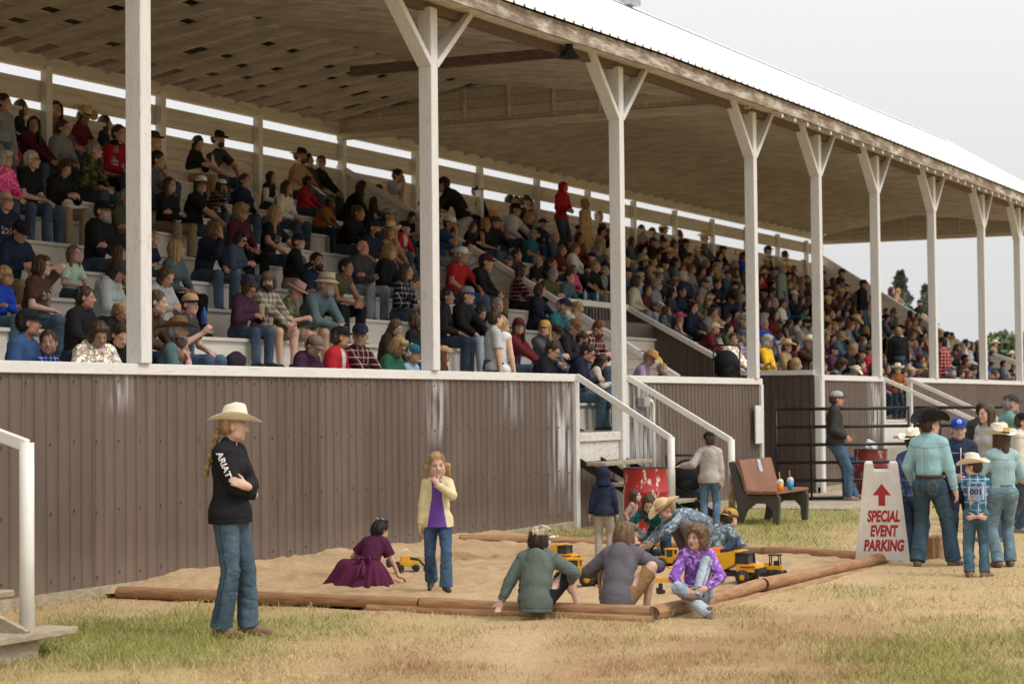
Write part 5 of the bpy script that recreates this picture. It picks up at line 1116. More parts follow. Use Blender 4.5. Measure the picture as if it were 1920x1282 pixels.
def spectator(x, y, ps, head, shirt, pants='denim', skin='a', tier=None, rz=None, filler=False):
    p = ps[0]; p = int(p) if p.isdigit() else p; sex = ps[1]; key = (p, sex); j = sp_joint(key); stand = p in ('s', 'p', 'l'); nominal = .72 if sex == 'k' else .985 if sex in 'mM' else .93
    hz, hy = j.hc[2], j.hc[1]; best = None
    rzv = (random.gauss(0, 8) if random.random() < .82 else random.choice((-26, -20, 22, 30))) if rz is None else rz; ca_, sa_ = math.cos(R(rzv)), math.sin(R(rzv)); ox, oy = ca_ * j.hc[0] - sa_ * j.hc[1], sa_ * j.hc[0] + ca_ * j.hc[1]
    for k in ([tier] if tier is not None else range(-1 if stand else 0, 10)):
        ry = (TIER_Y(k) + .27) if not stand else (TIER_Y(k) + .35 if k >= 0 else .5); zz = TIER_Z(k) if k >= 0 else 1.33
        q = FY(x, y, ry + oy * nominal); s = (q[2] - zz) / hz
        if k < 3 and VOM0 - .5 < q[0] < VOM1 + .3 and not stand: continue
        e = abs(math.log(max(s, .2) / nominal))
        if best is None or e < best[0]: best = (e, k, ry, q, s, zz)
    if best is None: return None
    e, k, ry, q, s, zz = best; s = min(max(s, nominal * .86), nominal * 1.16); rx = q[0] - ox * s
    body = bpy.data.objects.new('person', sp_mesh(key, 'body')); COL.objects.link(body)
    if not body.data.materials: body.data.materials.append(MATS['skin'])
    def jc(c, a=.2):
        q_ = random.uniform(1 - a, 1 + a * .6); return tuple(min(.9, v * q_ * random.uniform(.96, 1.04)) for v in c)
    body.color = rgb(jc(SKIN.get(skin, SKN[0]) if skin != 'a' else random.choice(SKN), .08)); body.location = (rx, ry, zz); body.rotation_euler = (0, 0, R(rzv)); body.scale = (s, s, s)
    b = shirt.split('.'); cn, ty = b[0], b[1]; pat = b[2] if len(b) > 2 else 'cloth'
    child_of(body, {'J': 'jacket', 'O': 'jacket', 'H': 'hoodie', 'W': 'vest'}.get(ty, 'shirt'), sp_mesh(key, ty), pat, jc(CLR[cn]))
    sh = pants.endswith('_s'); pc = pants.replace('_s', '')
    child_of(body, 'shorts' if sh else 'trousers', sp_mesh(key, 'shorts' if sh else 'pants'), 'denim' if 'enim' in pc or pc == 'palejeans' else 'cloth', jc(CLR[pc]))
    shc = random.choice([(.03, .025, .02), (.5, .48, .45), (.15, .08, .04), (.02, .02, .02)])
    for s2 in (1, -1): child_of(body, 'shoe', sp_mesh(key, 'shoe%d' % s2), 'leather', shc)
    head_gear(body, j, head, skin)
    bay = next(i for i, (bx, _) in enumerate(BAYS) if x < bx)
    LAB.append(dict(o=body, x=x, y=y, sex=sex, cn=cn, ty=ty, pat=pat, head=head, k=k, bay=bay, stand=stand, p=p, pc=pc, sh=sh)); PLACED.append((rx, k, ry)); body['category'] = 'child' if sex == 'k' else SEX[sex]; body['group'] = 'spectators in the grandstand'; return body
CROWD = '''
8 192 sf -/pony.db grey.L
10 234 0k -/short.bl magenta.L
40 202 5f -/long.br navy.L
103 203 6f -/long.db taupe.L
62 234 6f -/verylong.bk maroon.L
118 241 0f -/short.br grey.H
155 219 4f cow.straw/verylong.br darkred.L
197 231 5f -/long.br navy.J
60 300 0M -/short.wh+gl black.S
10 298 0F -/bob.wh pink.L.floral
176 282 5f -/short.gy+gl olive.J.camo
215 276 0M cap.black/short.gy palepink.S.plaid black
222 250 0m -/short.br red.L
192 396 2m cap.black/short.db+beard_gy+gl black.H
10 376 0M -/balding.gy+gl navy.G tan_s
285 262 5m cap.charcoal/short.br grey.S
291 300 1m -/short.db slate.L
370 268 4f -/verylong.db black.L tan
407 257 8m cap.black/short.db+beard charcoal.S
420 304 4k cap.black/short.db maroon.L
374 344 6F cap.white.black/long.db+gl black.S
418 349 3f cap.white.black/verylong.db brown.L.plaid
452 398 0F -/curly.bl+gl maroon.L black
402 431 3f -/curly.lb navy.J
452 447 4f -/shag.db+sg denim.J
312 518 4f -/long.br lightgrey.H
357 571 7m cap.tan.black/short.br charcoal.S
332 621 0m cow2.felt/short.gy+beard teelgrey.L
335 655 3k -/pony.db palepink.L
289 448 0k -/short.bl navy.S
80 498 nF -/shag.br+gl brown.G
140 476 0k -/longcap.lb mint.S
221 508 4f cap.charcoal/long.db lightgrey.H
226 478 5f -/verylong.br navy.V
52 606 5m cap.black/short.bk blue.S denim t
10 517 2k -/short.bl+gl royal.H
184 626 4F -/shag.br cream.H.floral
232 585 4f -/pony.bl black.H
226 628 4m -/short.db black.J
88 642 6k -/short.br royal.L.plaid
510 332 0f -/verylong.db black.W
538 352 0f -/long.br cream.W
561 288 8m capback.black/short.br+beard tan.S
576 294 5f -/long.db brown.L
600 305 6f -/short.db+gl black.L
579 341 8m -/short.bk red.L denim d
624 382 1M -/balding.bk rust.S darkdenim d
668 396 1f -/bun.br black.J
515 398 8f -/verylong.bl black.G
700 427 8m cap.navy/short.bk+beard navy.S
727 405 0m cap.grey/short.br charcoal.J
731 436 6f cow.straw/long.bl tan.V
757 428 5k cap.black/short.br red.O
775 410 4f -/bun.db black.S
680 465 2M -/bald charcoal.J palejeans r
730 473 0m -/curly.bl black.J palejeans
594 490 2m -/short.bk+beard navy.S black t
647 502 1m -/short.bk olive.V black t
761 510 0f -/long.br navy.L.plaid
773 527 4k -/short.br black.S
606 533 1m bucket.beige/short.gy+beard_gy teelgrey.L khaki_s
556 546 4F fedora.rose/short.gy+gl olive.S.floral khaki_s
502 528 6m cap.taupe/shag.db+beard beige.L.plaid khaki_s
470 541 4f -/shag.br+gl purple.H
588 648 4f cap.taupe/short.bk purple.H
637 633 5m cap.black/short.br red.O
672 628 6m cap.navy/short.wh+gl darkred.L.plaid
744 613 4f -/verylong.br darkbrown.L
746 650 4f -/shag.bl+gl green.L
772 658 0k cap.teal/short.bl+hp sky.L
744 314 3m -/short.bk+sg lightgrey.S tan_s
893 346 0m cap.black/short.db black.J
956 362 5f -/long.db darkred.L
983 362 0m cap.charcoal/short.br charcoal.J
966 376 6f -/long.br darkbrown.L
992 378 0f -/verylong.db black.L
965 393 8m cap.black/short.br lightgrey.O
992 408 4f -/verylong.bl black.L
1057 352 pm hood.red/short.db red.H
1099 383 sf -/bun.bl tan.L tan
1122 387 0m -/short.gy charcoal.J
840 419 3m cap.white/short.br+beard blue.S palejeans
890 428 4f -/verylong.rd black.L
912 420 0f -/long.bl black.V
928 417 8m cap.olive/short.db black.J
1001 440 0M cap.sage/short.gy teal.S
1042 445 0m -/balding.gy denim.L
1070 427 0k cow.straw/short.br blue.L
1067 457 5k -/short.br navy.L
1118 467 4f -/curly.gy charcoal.L
863 477 8M cap.white/short.gy red.S
907 491 1m cap.maroon/short.db black.J darkdenim
957 492 1M cap.slate/short.gy black.O denim_s
1010 489 9m -/balding.gy black.S
1034 491 0k -/short.br black.S
1076 508 5f -/shag.lb pink.J
1103 506 6m capback.black/short.br+beard black.S
1136 508 0M -/short.gy grey.S
837 556 0f -/short.bk black.J darkdenim t
874 554 8m cap.grey.royal/short.br black.J palejeans
900 587 4k -/long.db black.J
934 572 2m -/short.gy black.W
971 612 6f cap.maroon/long.db darkred.L
832 664 5f cap.tan/verylong.rd charcoal.L
1020 616 6f cap.mustard/long.bl slate.L
1043 623 4m cap.darkbrown/short.db charcoal.J
1073 614 4m cap.felt/short.gy black.J
1121 616 4m -/short.rd+beard darkred.L.plaid
1089 633 4k -/short.db navy.L
1033 650 4F -/short.db+gl black.J
1099 660 4f -/bun.db+gl navy.J
1130 678 4f -/verylong.db cream.L
1053 571 1M cap.navy/short.gy+beard_wh teal.S
1080 580 4f -/pony.bl+sg lightgrey.S
1203 430 0f -/long.db maroon.L
1224 435 0m -/short.db charcoal.J
1243 427 8m cap.white.black/short.db black.S
1273 437 5f -/long.br darkbrown.L
1186 452 0f -/long.br slate.L
1225 454 0m cap.charcoal/short.db black.J
1245 456 6m cap.brown/short.br maroon.J
1264 458 5f -/short.br tan.L
1284 458 0m cap.black.mustard/short.db navy.J
1320 438 8m cow.straw/short.gy slate.L black
1358 468 1m cap.black/short.db black.J
1377 473 0f -/long.gy lightgrey.H
1392 482 1m cap.navy/short.br royal.S
1209 493 0m cow.straw/short.db+beard navy.L
1190 497 5f -/curly.gy denim.J
1234 479 2m -/short.bk black.J denim t
1266 491 0f -/short.bk slate.O denim t
1286 486 3m -/short.db maroon.L.plaid
1312 506 3k -/short.bk black.O denim t
1377 511 8M -/shag.rd+beard slate.L.plaid
1377 537 6m capback.black/short.br+beard black.G
1192 527 5f -/bob.br cream.L palejeans
1202 519 0f -/bob.wh sky.L
1230 533 0F -/short.gy+gl grey.S
1267 531 0m cow2.tan/short.gy slate.O
1281 518 5f -/bob.wh navy.J
1314 565 8F -/short.gy olive.S olive
1331 556 dm -/short.br khaki.S.camo
1251 589 5f -/verylong.br slate.L.floral
1276 604 5k cow.pink/long.bl rose.L.floral
1367 600 4f -/bob.br white.L
1392 599 0m cap.grey/short.gy charcoal.J
1351 631 4f cow.black/long.db sky.V
1373 632 6f -/short.br cream.L.floral
1393 629 0m cap.slate/short.gy+beard_gy lilac.L.plaid
1400 574 0m -/short.br white.L
1439 470 0m cap.black/short.db black.J
1472 478 5m -/short.db charcoal.J
1467 503 sm cow.straw/short.gy sage.L
1506 494 0m cap.black.white/short.br cream.L
1486 520 0k -/short.br darkred.L
1514 523 0m -/short.rd maroon.L
1433 515 5f cow.straw/long.br red.L
1443 553 3f -/long.db darkred.L.plaid
1487 554 1m cap.white/short.db black.H
1504 563 0f -/long.br charcoal.L
1511 583 4f -/short.db teal.S
1482 606 4f -/verylong.db denim.V
1512 608 8m cap.black/short.db+beard sage.L
1438 638 2F -/curly.wh+gl yellow.L
1466 636 3f -/short.br+sg lightblue.L
1513 640 3M cow.palestraw/short.gy brown.J
1430 603 8m -/short.gy royal.S
1452 590 0f -/long.db darkred.L
1562 528 5f -/long.br maroon.L
1578 512 0m cap.charcoal/short.br black.S
1578 530 4m -/short.db grey.S
1619 533 sM cap.navy/short.br black.J
1590 573 0m cap.slate/short.br navy.L
1604 577 0f -/pony.br maroon.L
1558 585 0k -/short.br red.S
1585 587 5m -/short.bk navy.L
1600 602 4m cow.straw/short.br black.L
1575 605 4f -/short.db charcoal.L
1564 612 0k -/short.bl rose.L
1552 618 5k -/short.br red.L
1625 618 5f -/long.bl navy.J
1598 651 4f -/long.bl black.L
1575 679 4f -/curly.br slate.L.plaid
1604 697 4m cow.palestraw/short.gy cream.L
1613 681 0f -/short.db maroon.L
1671 544 0f -/long.br charcoal.L
1686 546 5f -/long.bl tan.V
1689 567 0f -/long.bl navy.L
1724 569 6m capback.charcoal/short.br+beard black.S
1663 584 0m -/short.br navy.L
1676 586 4m cap.slate/short.db teelgrey.L
1708 588 5f -/verylong.bk maroon.V
1722 592 6f -/verylong.db slate.L
1716 622 4m cow.straw/short.br slate.L
1665 664 4f -/long.br sage.H
1794 660 4m cap.charcoal/short.br black.J
1811 643 5m -/short.db white.S
1820 645 0f -/long.br lightgrey.L
1833 650 5f -/short.rd charcoal.L
1823 692 4F -/short.db slate.L.plaid
1861 664 5m cap.royal/short.br grey.S
1867 646 0m cow.palestraw/short.br tan.L
1877 667 4m capback.navy/short.br slate.L.plaid
1861 687 4m -/short.bk royal.S
1903 690 4m cow.straw/short.br black.L
1898 668 0m cow.palestraw/short.br brown.L
'''
for ln in CROWD.strip().splitlines():
    f = ln.split(); spectator(float(f[0]), float(f[1]), f[2], f[3], f[4], f[5] if len(f) > 5 else 'denim', f[6] if len(f) > 6 else 'a')
# the few who stand or lean
spectator(834, 292, 'lm', '-/short.db', 'black.J', 'grey', 'a', 6, 195)
spectator(941, 607, 'sf', '-/long.bl', 'white.V', 'darkdenim', 'p', -1, 75)
spectator(930, 598, 'sm', '-/short.db', 'lightgrey.S', 'denim', 'a', -1, 40)
spectator(1683, 623, 'sM', '-/short.bl', 'black.L', 'denim', 'a', 0, 120)
spectator(1766, 620, 'sM', '-/short.bk', 'red.L.plaid', 'denim', 'a', -1, 170)
spectator(1218, 672, '4m', 'cow2.gold/short.gy', 'lilac.L', 'denim', 'a', 0, 8)
spectator(1243, 692, '0k', '-/short.bl', 'navy.O', 'denim', 'p', 0, 0)
# the rest of the dense far blocks: people half hidden behind the ones above
fr_ = random.Random(21)
def fill(u0, u1, k0, k1, prob, step):
    for k in range(k0, k1):
        u = u0 + fr_.random() * .4
        while u < u1:
            if not (k < 4 and VOM0 - .8 < u < VOM1 + .5) and not any(kk == k and abs(px_ - u) < .5 for px_, kk, _ in PLACED) and not any(abs(kk - k) == 1 and abs(px_ - u) < .18 for px_, kk, _ in PLACED) and fr_.random() < prob:
                X_, Y_ = PJ((u, TIER_Y(k) + .2, TIER_Z(k) + .74))
                if u < 31 and any(math.hypot(X_ - d['x'], (Y_ - d['y']) / 1.5) < 37 for d in LAB): u += .3; continue
                woman = fr_.random() < .5
                head = fr_.choice(['-/short.db', '-/short.br', 'cap.black/short.br', 'cap.navy/short.br', 'cap.charcoal/short.gy', '-/short.gy', 'cow.straw/short.br']) if not woman else fr_.choice(['-/long.db', '-/long.br', '-/verylong.db', '-/bob.br', '-/long.bl', '-/bun.db', '-/pony.br'])
                sh = fr_.choice(['black.J', 'navy.J', 'charcoal.H', 'maroon.L', 'slate.L', 'black.S', 'navy.L', 'brown.L', 'darkred.L.plaid', 'grey.H', 'teelgrey.L', 'olive.J', 'black.L', 'denim.J', 'purple.L', 'tan.L'])
                spectator(X_, Y_, fr_.choice('01245678') + ('f' if woman else 'm'), head, sh, fr_.choice(['denim', 'darkdenim', 'black', 'khaki']), 'a', k, None, True)
            u += step * fr_.uniform(.85, 1.2)
fill(13.5, 30, 1, 9, .8, .40)
fill(28.5, 36.5, 3, 9, .42, .66)
fill(37.2, 50, 0, 9, .34, .62)
# behind and between them, too small and too many to count: one crowd
def crowd(u0, u1, k0, k1, prob, step):
    VV, QQ, PP, n_ = [], [], [], 0; cache = {}
    def low(key, what):
        if (key, what) not in cache:
            j = sp_joint(key)
            if what == 'body': me = make_body(j, .026)
            elif what == 'shirt': me = make_shirt(j, .026, 'L', .02, -.05, .006)
            elif what == 'pants': me = make_pants(j, .026)
            nv = len(me.vertices); V = np.empty(nv * 3, np.float32); me.vertices.foreach_get('co', V); Q = np.empty(len(me.polygons) * 4, np.int32); me.loops.foreach_get('vertex_index', Q); P = np.empty(nv * 4, np.float32); me.color_attributes['paint'].data.foreach_get('color', P)
            cache[(key, what)] = (V.reshape(-1, 3), Q.reshape(-1, 4), P.reshape(-1, 4)); bpy.data.meshes.remove(me)
        return cache[(key, what)]
    def lowhair(j, hat):
        v = Vol((-.15, -.2, -.24), (.15, .16, .2), .018); 
        if hat: v.ell((0, .01, .06), (.095, .11, .075), None, .01, [(A(0, 0, .03), A(0, 0, -1.))]); v.cap((0, -.07, .045), (0, -.14, .04), .05, .045, k=.02, clips=[(A(0, 0, .03), A(0, 0, -1.)), (A(0, 0, .06), A(0, 0, 1.))])
        else: v.ell((0, .022, .038), (.088, .104, .094), None, .01, [(A(0, -.03, .012), unit((0, -1, -.85)))]); v.cap((0, .05, 0), (0, .07, -.14), .075, .06, k=.03)
        V, Q = v.nets(); return V, Q
    for k in range(k0, k1):
        u = u0 + fr_.random() * .4
        while u < u1:
            if fr_.random() < prob and not any(kk == k and abs(px_ - u) < .42 for px_, kk, _ in PLACED):
                key = (fr_.choice([0, 1, 2, 5, 8]), fr_.choice('mf')); j = sp_joint(key); s = fr_.uniform(.88, 1.02); a = R(fr_.uniform(-9, 9)); M = np.array([[math.cos(a), -math.sin(a), 0], [math.sin(a), math.cos(a), 0], [0, 0, 1]]) * s; T = np.array([u, TIER_Y(k) + .27, TIER_Z(k)])
                top = CLR[fr_.choice(['black', 'navy', 'charcoal', 'maroon', 'slate', 'brown', 'denim', 'grey', 'white', 'darkred', 'purple', 'tan', 'olive', 'red', 'lightgrey'])]; bot = CLR[fr_.choice(['denim', 'darkdenim', 'black', 'khaki'])]; hat = fr_.random() < .3; hc = CLR[fr_.choice(['black', 'navy', 'straw', 'charcoal'])] if hat else HCL[fr_.choice(['db', 'br', 'bk', 'lb', 'gy', 'bl'])]
                for what, c in (('body', fr_.choice(SKN)), ('shirt', top), ('pants', bot)):
                    V, Q, P = low(key, what); col = np.concatenate([np.tile(c, (len(V), 1)), np.ones((len(V), 1))], 1); al = P[:, 3:4]; col[:, :3] = col[:, :3] * (1 - al) + P[:, :3] * al; VV.append(V @ M.T + T); QQ.append(Q + n_); PP.append(col); n_ += len(V)
                V, Q = lowhair(j, hat); V = V * j.sc @ j.Rh.T + j.hc; VV.append(V @ M.T + T); QQ.append(Q + n_); PP.append(np.tile((*hc, 1), (len(V), 1))); n_ += len(V)
            u += step * fr_.uniform(.85, 1.2)
    me = np_mesh('crowd', np.concatenate(VV), np.concatenate(QQ)); ca = me.color_attributes.new('paint', 'FLOAT_COLOR', 'POINT'); ca.data.foreach_set('color', np.concatenate(PP).astype(np.float32).ravel()); tag(link('crowd', me, 'cloth'), 'rest of the packed crowd in the far block, too small to count', 'crowd', kind='stuff')
crowd(37.6, 62, 0, 9, .72, .62)
# labels: what each one wears, where it sits; more words only where two would read alike
def label_people():
    def words_(d, lv):
        who = 'child' if d['sex'] == 'k' else SEX[d['sex']]; pat = {'plaid': 'plaid ', 'floral': 'patterned ', 'camo': 'camouflage '}.get(d['pat'], ''); c = CW.get(d['cn'], d['cn']); g = gear_words(d['head'], 0)
        row = '%s tier,' % ORD[max(0, d['k'])] if d['k'] >= 0 and not d['stand'] else 'standing,'
        pos = BAYS[d['bay']][1]; act = {1: 'leaning forward', 2: 'arms folded', 3: 'hand to face', 4: 'looking down', 6: 'turned this way', 7: 'raising a cup', 8: 'knees apart', 9: 'pointing', 'd': 'drinking', 'n': 'hand on neck'}.get(d['p'], '')
        t = [who, 'in', c, (pat + KINDW[d['ty']]), 'with' if d['head'][0] == '-' else 'and', ' and '.join(g[:2 if lv else 1]) if len(g) > 1 else g[0]]
        s = ' '.join(t); extra = []
        if lv >= 2 and act: extra.append(act)
        s = s + (' ' + ' '.join(extra) if extra else '') + ', '
        if lv < 3: return s + row + ' ' + pos
        return s + row + ' ' + pos
    for lv in (0, 1, 2):
        from collections import Counter
        for d in LAB:
            if 'lab' not in d or d.get('dup'): d['lab'] = words_(d, lv)
        c = Counter(d['lab'] for d in LAB)
        for d in LAB: d['dup'] = c[d['lab']] > 1
    byl = {}
    for d in LAB: byl.setdefault(d['lab'], []).append(d)
    for lab, ds in byl.items():
        if len(ds) > 1:
            ds.sort(key=lambda d: d['x']); nm = ['leftmost', 'rightmost'] if len(ds) == 2 else ['leftmost', 'middle', 'rightmost'] if len(ds) == 3 else ['leftmost'] + ['middle'] * 9
            for d, q in zip(ds, nm): d['lab'] = q + ' ' + lab
    for d in LAB:
        w = d['lab'].split()
        for x_, y_ in ((' with short ', ' with '), (' very long ', ' long '), (' hair in a bun', ' bun'), ('vest, white sleeves', 'white-sleeved vest'), (' and glasses', ''), (' plaid ', '-plaid '), (' patterned ', '-patterned '), (' open jacket', '-jacket'), (' hair ', ' ')):
            if len(d['lab'].split()) > 16: d['lab'] = d['lab'].replace(x_, y_)
        d['o']['label'] = d['lab']
label_people()
print('SPECTATORS', len(LAB), 'meshes', len(_MC), 'dup', len(LAB) - len(set(d['lab'] for d in LAB)), 'maxw', max(len(d['lab'].split()) for d in LAB))
# ================================================================ people on the ground
def figure(label, cat, loc, phi, kw, parts, head, skin='a', h=.009, mouth=0., group=None, extra=None):
    """phi: 0 faces the photographer, 90 towards the picture's right, 180 away"""
    j = pose(**kw); me = make_body(j, h, 'person', mouth, extra=extra); me.materials.append(MATS['skin']); o = bpy.data.objects.new('person', me); COL.objects.link(o)
    o.location = loc; o.rotation_euler = (0, 0, R(-64 + phi)); o.color = rgb(SKIN[skin]); tag(o, label, cat, group)
    for (nm, what, mat, col, opt) in parts:
        if what == 'shoes':
            for s2 in (1, -1): child_of(o, nm[:-1], make_shoes(j, h, s=s2, **opt), mat, CLR[col] if isinstance(col, str) else col)
            continue
        opt = dict(opt)
        if what == 'pants' and mat == 'denim' and 'paint' not in opt: opt['paint'] = jeans_paint(j)
        if what == 'shirt' and 'paint' not in opt and opt.get('kind') == 'L' and mat in ('cloth', 'plaid'):
            cc = CLR[col] if isinstance(col, str) else col; opt['paint'] = shirt_paint(j, tuple(v_ * .35 for v_ in cc), .6, not opt.get('hood'), opt.get('hem', -.06) if opt.get('hem', -.06) < 0 else None)
        f = dict(shirt=make_shirt, pants=make_pants)[what]; c = child_of(o, nm, f(j, h, **opt), mat, CLR[col] if isinstance(col, str) else col)
    head_gear(o, j, head, skin); bpy.context.view_layer.update(); return o, j
def stand(**k):
    d = dict(P=(0, 0, .925), bend=4); d.update(k); return d
def text_mesh(s, size, bold=0., shear=0., sx=1., ext=.002, lead=1.):
    cu = bpy.data.curves.new('t', 'FONT'); cu.body = s; cu.size = size; cu.extrude = ext; cu.offset = bold * size; cu.shear = shear; cu.align_x = 'CENTER'; cu.space_line = lead; cu.resolution_u = 4
    ob = bpy.data.objects.new('t', cu); COL.objects.link(ob); bpy.context.view_layer.update(); me = bpy.data.meshes.new_from_object(ob.evaluated_get(bpy.context.evaluated_depsgraph_get())); bpy.data.objects.remove(ob); bpy.data.curves.remove(cu)
    for v in me.vertices: v.co.x *= sx
    return me
simple('print_white', (.80, .80, .80), .6, bmp=0, var=.05); simple('print_red', (.40, .025, .035), .5, bmp=0, var=.08); simple('print_dark', (.02, .02, .03), .6, bmp=0); simple('print_blue', (.03, .09, .30), .6, bmp=0); simple('print_gold', (.55, .34, .06), .6, bmp=0); simple('pale_bib', (.22, .31, .46), .7, bmp=0); simple('print_orange', (.6, .17, .03), .6, bmp=0)
def sleeve_text(o, j, s, txt, size, mat, s0, ang0=0.):
    from mathutils.bvhtree import BVHTree
    me = text_mesh(txt, size, .03, 0., 1.1, 0.); bm = bmesh.new(); bm.from_mesh(me); bmesh.ops.remove_doubles(bm, verts=bm.verts, dist=1e-5); bmesh.ops.triangulate(bm, faces=bm.faces); bmesh.ops.subdivide_edges(bm, edges=[e for e in bm.edges if e.calc_length() > size * .12], cuts=3); bmesh.ops.triangulate(bm, faces=bm.faces); bm.to_mesh(me); bm.free()
    sl = [c for c in o.children if c.name.startswith('jacket')][0].data; bv = BVHTree.FromPolygons([v.co for v in sl.vertices], [p.vertices[:] for p in sl.polygons])
    a, b = j.sh[s], j.el[s]; d = unit(b - a); out = A(s * 1., -.15, 0); out = unit(out - d * (out @ d)); up = unit(A(0, -1, .2) - d * (A(0, -1, .2) @ d)); out = unit(np.cross(d, up)) * (1 if np.cross(d, up) @ out > 0 else -1); x0 = min(v.co.x for v in me.vertices)
    for v in me.vertices:
        c = a + d * (s0 + v.co.x - x0); an = v.co.y / .07 + ang0; rd = out * math.cos(an) + up * math.sin(an); hit = bv.ray_cast(Vector(c + rd * .3), Vector(-rd), .3); r = .3 - hit[3] if hit[0] else .075; v.co = Vector(c + rd * (r + .004))
    return link('sleeve_lettering', me, mat, o)
LG = lambda px, py, z=0.: tuple(G(px, py, z))
JE = dict(flare=.02, o=.012)
# woman in the straw hat, arms crossed
o, j = figure('woman in pale straw cowboy hat and black jacket standing with arms crossed on the grass', 'woman', LG(431, 1193), 74,
    stand(g=.975, fem=1, sw=.96, hipw=1.06, fat=1.06, P=(.015, .0, .960), lean=-3, bend=4, L=(-.115, -.200, 1.165), R=(.10, -.165, 1.09), lp=(.8, -.1, -.7), rp=(-.7, -.25, -.75), lhd=(-.85, .45, .35), rhd=(.8, .55, .1), curl=(.22, .6), lpn=(0, 1, 0), rpn=(0, 1, 0), hyaw=26, hpit=3, lf=(.12, -.10, .085), rf=(-.09, .03, .085), lfd=(.1, -1, 0), rfd=(-.12, -1, 0), rk=(-.1, -1, 0)),
    [('jacket', 'shirt', 'cloth', (.016, .016, .018), dict(kind='L', o=.017, hem=-.085, wr=.007, collar=True)), ('jeans', 'pants', 'denim', (.064, .108, .148), dict(flare=.026, o=.010, wr=.007)), ('boots', 'shoes', 'leather', (.22, .125, .075), dict(boot=.06))], 'cow.palestraw/braid.bl', 'p', .0075)
sleeve_text(o, j, -1, 'ARIAT', .066, 'print_white', -.012, -.1)
# girl in the yellow cardigan
def cardigan(j):
    def f(V):
        L_ = (V - j.low) @ j.R1 / j.g; P = np.zeros((len(V), 4)); w = .075 + .16 * np.clip(.1 - L_[:, 2], 0, 1); m = (np.abs(L_[:, 0] + .01) < w) & (L_[:, 1] < -.03) & (L_[:, 2] < .30); ab = j.wr[1] - j.el[1]; tt = np.clip((V - j.el[1]) @ ab / (ab @ ab), 0, 1); arm = np.linalg.norm(V - j.el[1] - tt[:, None] * ab, axis=1) < .075 * j.g; m &= ~arm; P[m] = (.14, .06, .29, 1); e = (np.abs(np.abs(L_[:, 0] + .01) - w) < .008) & (L_[:, 1] < -.03) & ~arm; P[e] = (.70, .64, .45, 1); return P
    return f
kw = stand(g=.70, hs=1.34, sw=.92, hipw=1.0, fat=1.08, P=(0, 0, .93), L=(.0, -.185, 1.385), lp=(1, -.1, -.6), lhd=(-.5, .0, .75), lpn=(0, 1, 0), R=(-.235, -.04, .80), rp=(-.3, 1, 0), curl=(.8, .45), hyaw=8, hpit=4, hrol=-4, lf=(.10, -.15, .085), rf=(-.09, .26, .14), lfd=(.25, -1, 0), rfd=(-.2, -.9, -.5), rk=(-.1, -1, 0))
jj = pose(**kw)
figure('small girl in pale yellow cardigan and purple top walking on the sand', 'girl', LG(822, 1107, .045), 2, kw,
    [('cardigan', 'shirt', 'cloth', (.66, .57, .33), dict(kind='L', o=.018, hem=-.10, wr=.007, paint=cardigan(jj), flare=.02)), ('jeans', 'pants', 'denim', (.055, .105, .19), dict(flare=.028, o=.010)), ('boots', 'shoes', 'leather', (.05, .045, .042), dict(boot=.04))], '-/pigtails.bl', 'p', .0062)
# girl in the maroon dress
kw = dict(g=.64, hs=1.24, sw=.92, P=(0, .05, .23), lean=22, bend=18, L=(.28, -.30, .25), R=(-.40, -.20, .08), lp=(.6, .5, 0), rp=(-.6, .5, 0), rhd=(-.5, -.7, -.35), lf=(.12, .12, .09), rf=(-.12, .12, .09), lk=(.3, -1, .2), rk=(-.3, -1, .2), hpit=22, hyaw=-30, lpn=(0, 0, -1), rpn=(0, 0, -1))
o, j = figure('girl with black clipped hair crouching in a maroon tulle dress on the sand', 'girl', LG(695, 1098, .02), 158, kw, [('bodice', 'shirt', 'cloth', (.075, .014, .045), dict(kind='S', o=.034, hem=.04, wr=.006)), ('shoes', 'shoes', 'leather', (.05, .03, .03), {})], '-/twoclips.bk', 'a', .0065)
na, nr = 120, 26; V = []
for i in range(nr + 1):
    t = i / nr
    for k in range(na):
        a = 2 * math.pi * k / na; fold = math.sin(13 * a + 1.3 * math.sin(3 * a) + 1.5 * t) * .085 * t ** .7 + .05 * math.sin(29 * a + 2 * math.sin(5 * a)) * t ** .6 + .02 * math.sin(53 * a) * t; back = max(0, math.sin(a)); lft = max(0, math.cos(a)) ** 2
        rr_ = lerp(.088, .255 + .14 * lft + .04 * back, t ** .7) * (1 + fold); z = lerp(.25, .012 + .006 * math.sin(17 * a), t) + .10 * lft * math.exp(-((t - .45) / .3) ** 2); V.append((rr_ * math.cos(a) + .03 * t, rr_ * math.sin(a) * .85 + .03, z))
F = np.array([(i * na + k, (i + 1) * na + k, (i + 1) * na + (k + 1) % na, i * na + (k + 1) % na) for i in range(nr) for k in range(na)])
me = np_mesh('skirt', np.array(V), F); ca = me.color_attributes.new('paint', 'FLOAT_COLOR', 'POINT'); ca.data.foreach_set('color', np.zeros(len(V) * 4, np.float32)); sk = child_of(o, 'tulle_skirt', me, 'cloth', (.095, .016, .048)); so_ = sk.modifiers.new('t', 'SOLIDIFY'); so_.thickness = .004
mb = MB().tube([(-.01, .135, .26), (.05, .15, .29), (.075, .15, .26), (.03, .14, .245), (0, .14, .255)], .014, 8).tube([(0, .14, .255), (-.06, .15, .285), (-.08, .15, .25), (-.03, .145, .24)], .014, 8).tube([(0, .145, .255), (.02, .21, .17), (.035, .26, .06)], [.012, .018, .02], 8).tube([(0, .145, .255), (-.025, .21, .17), (-.03, .24, .10)], [.012, .018, .02], 8); child_of(o, 'sash_bow', mb.mesh('bow'), 'cloth', (.11, .02, .07))
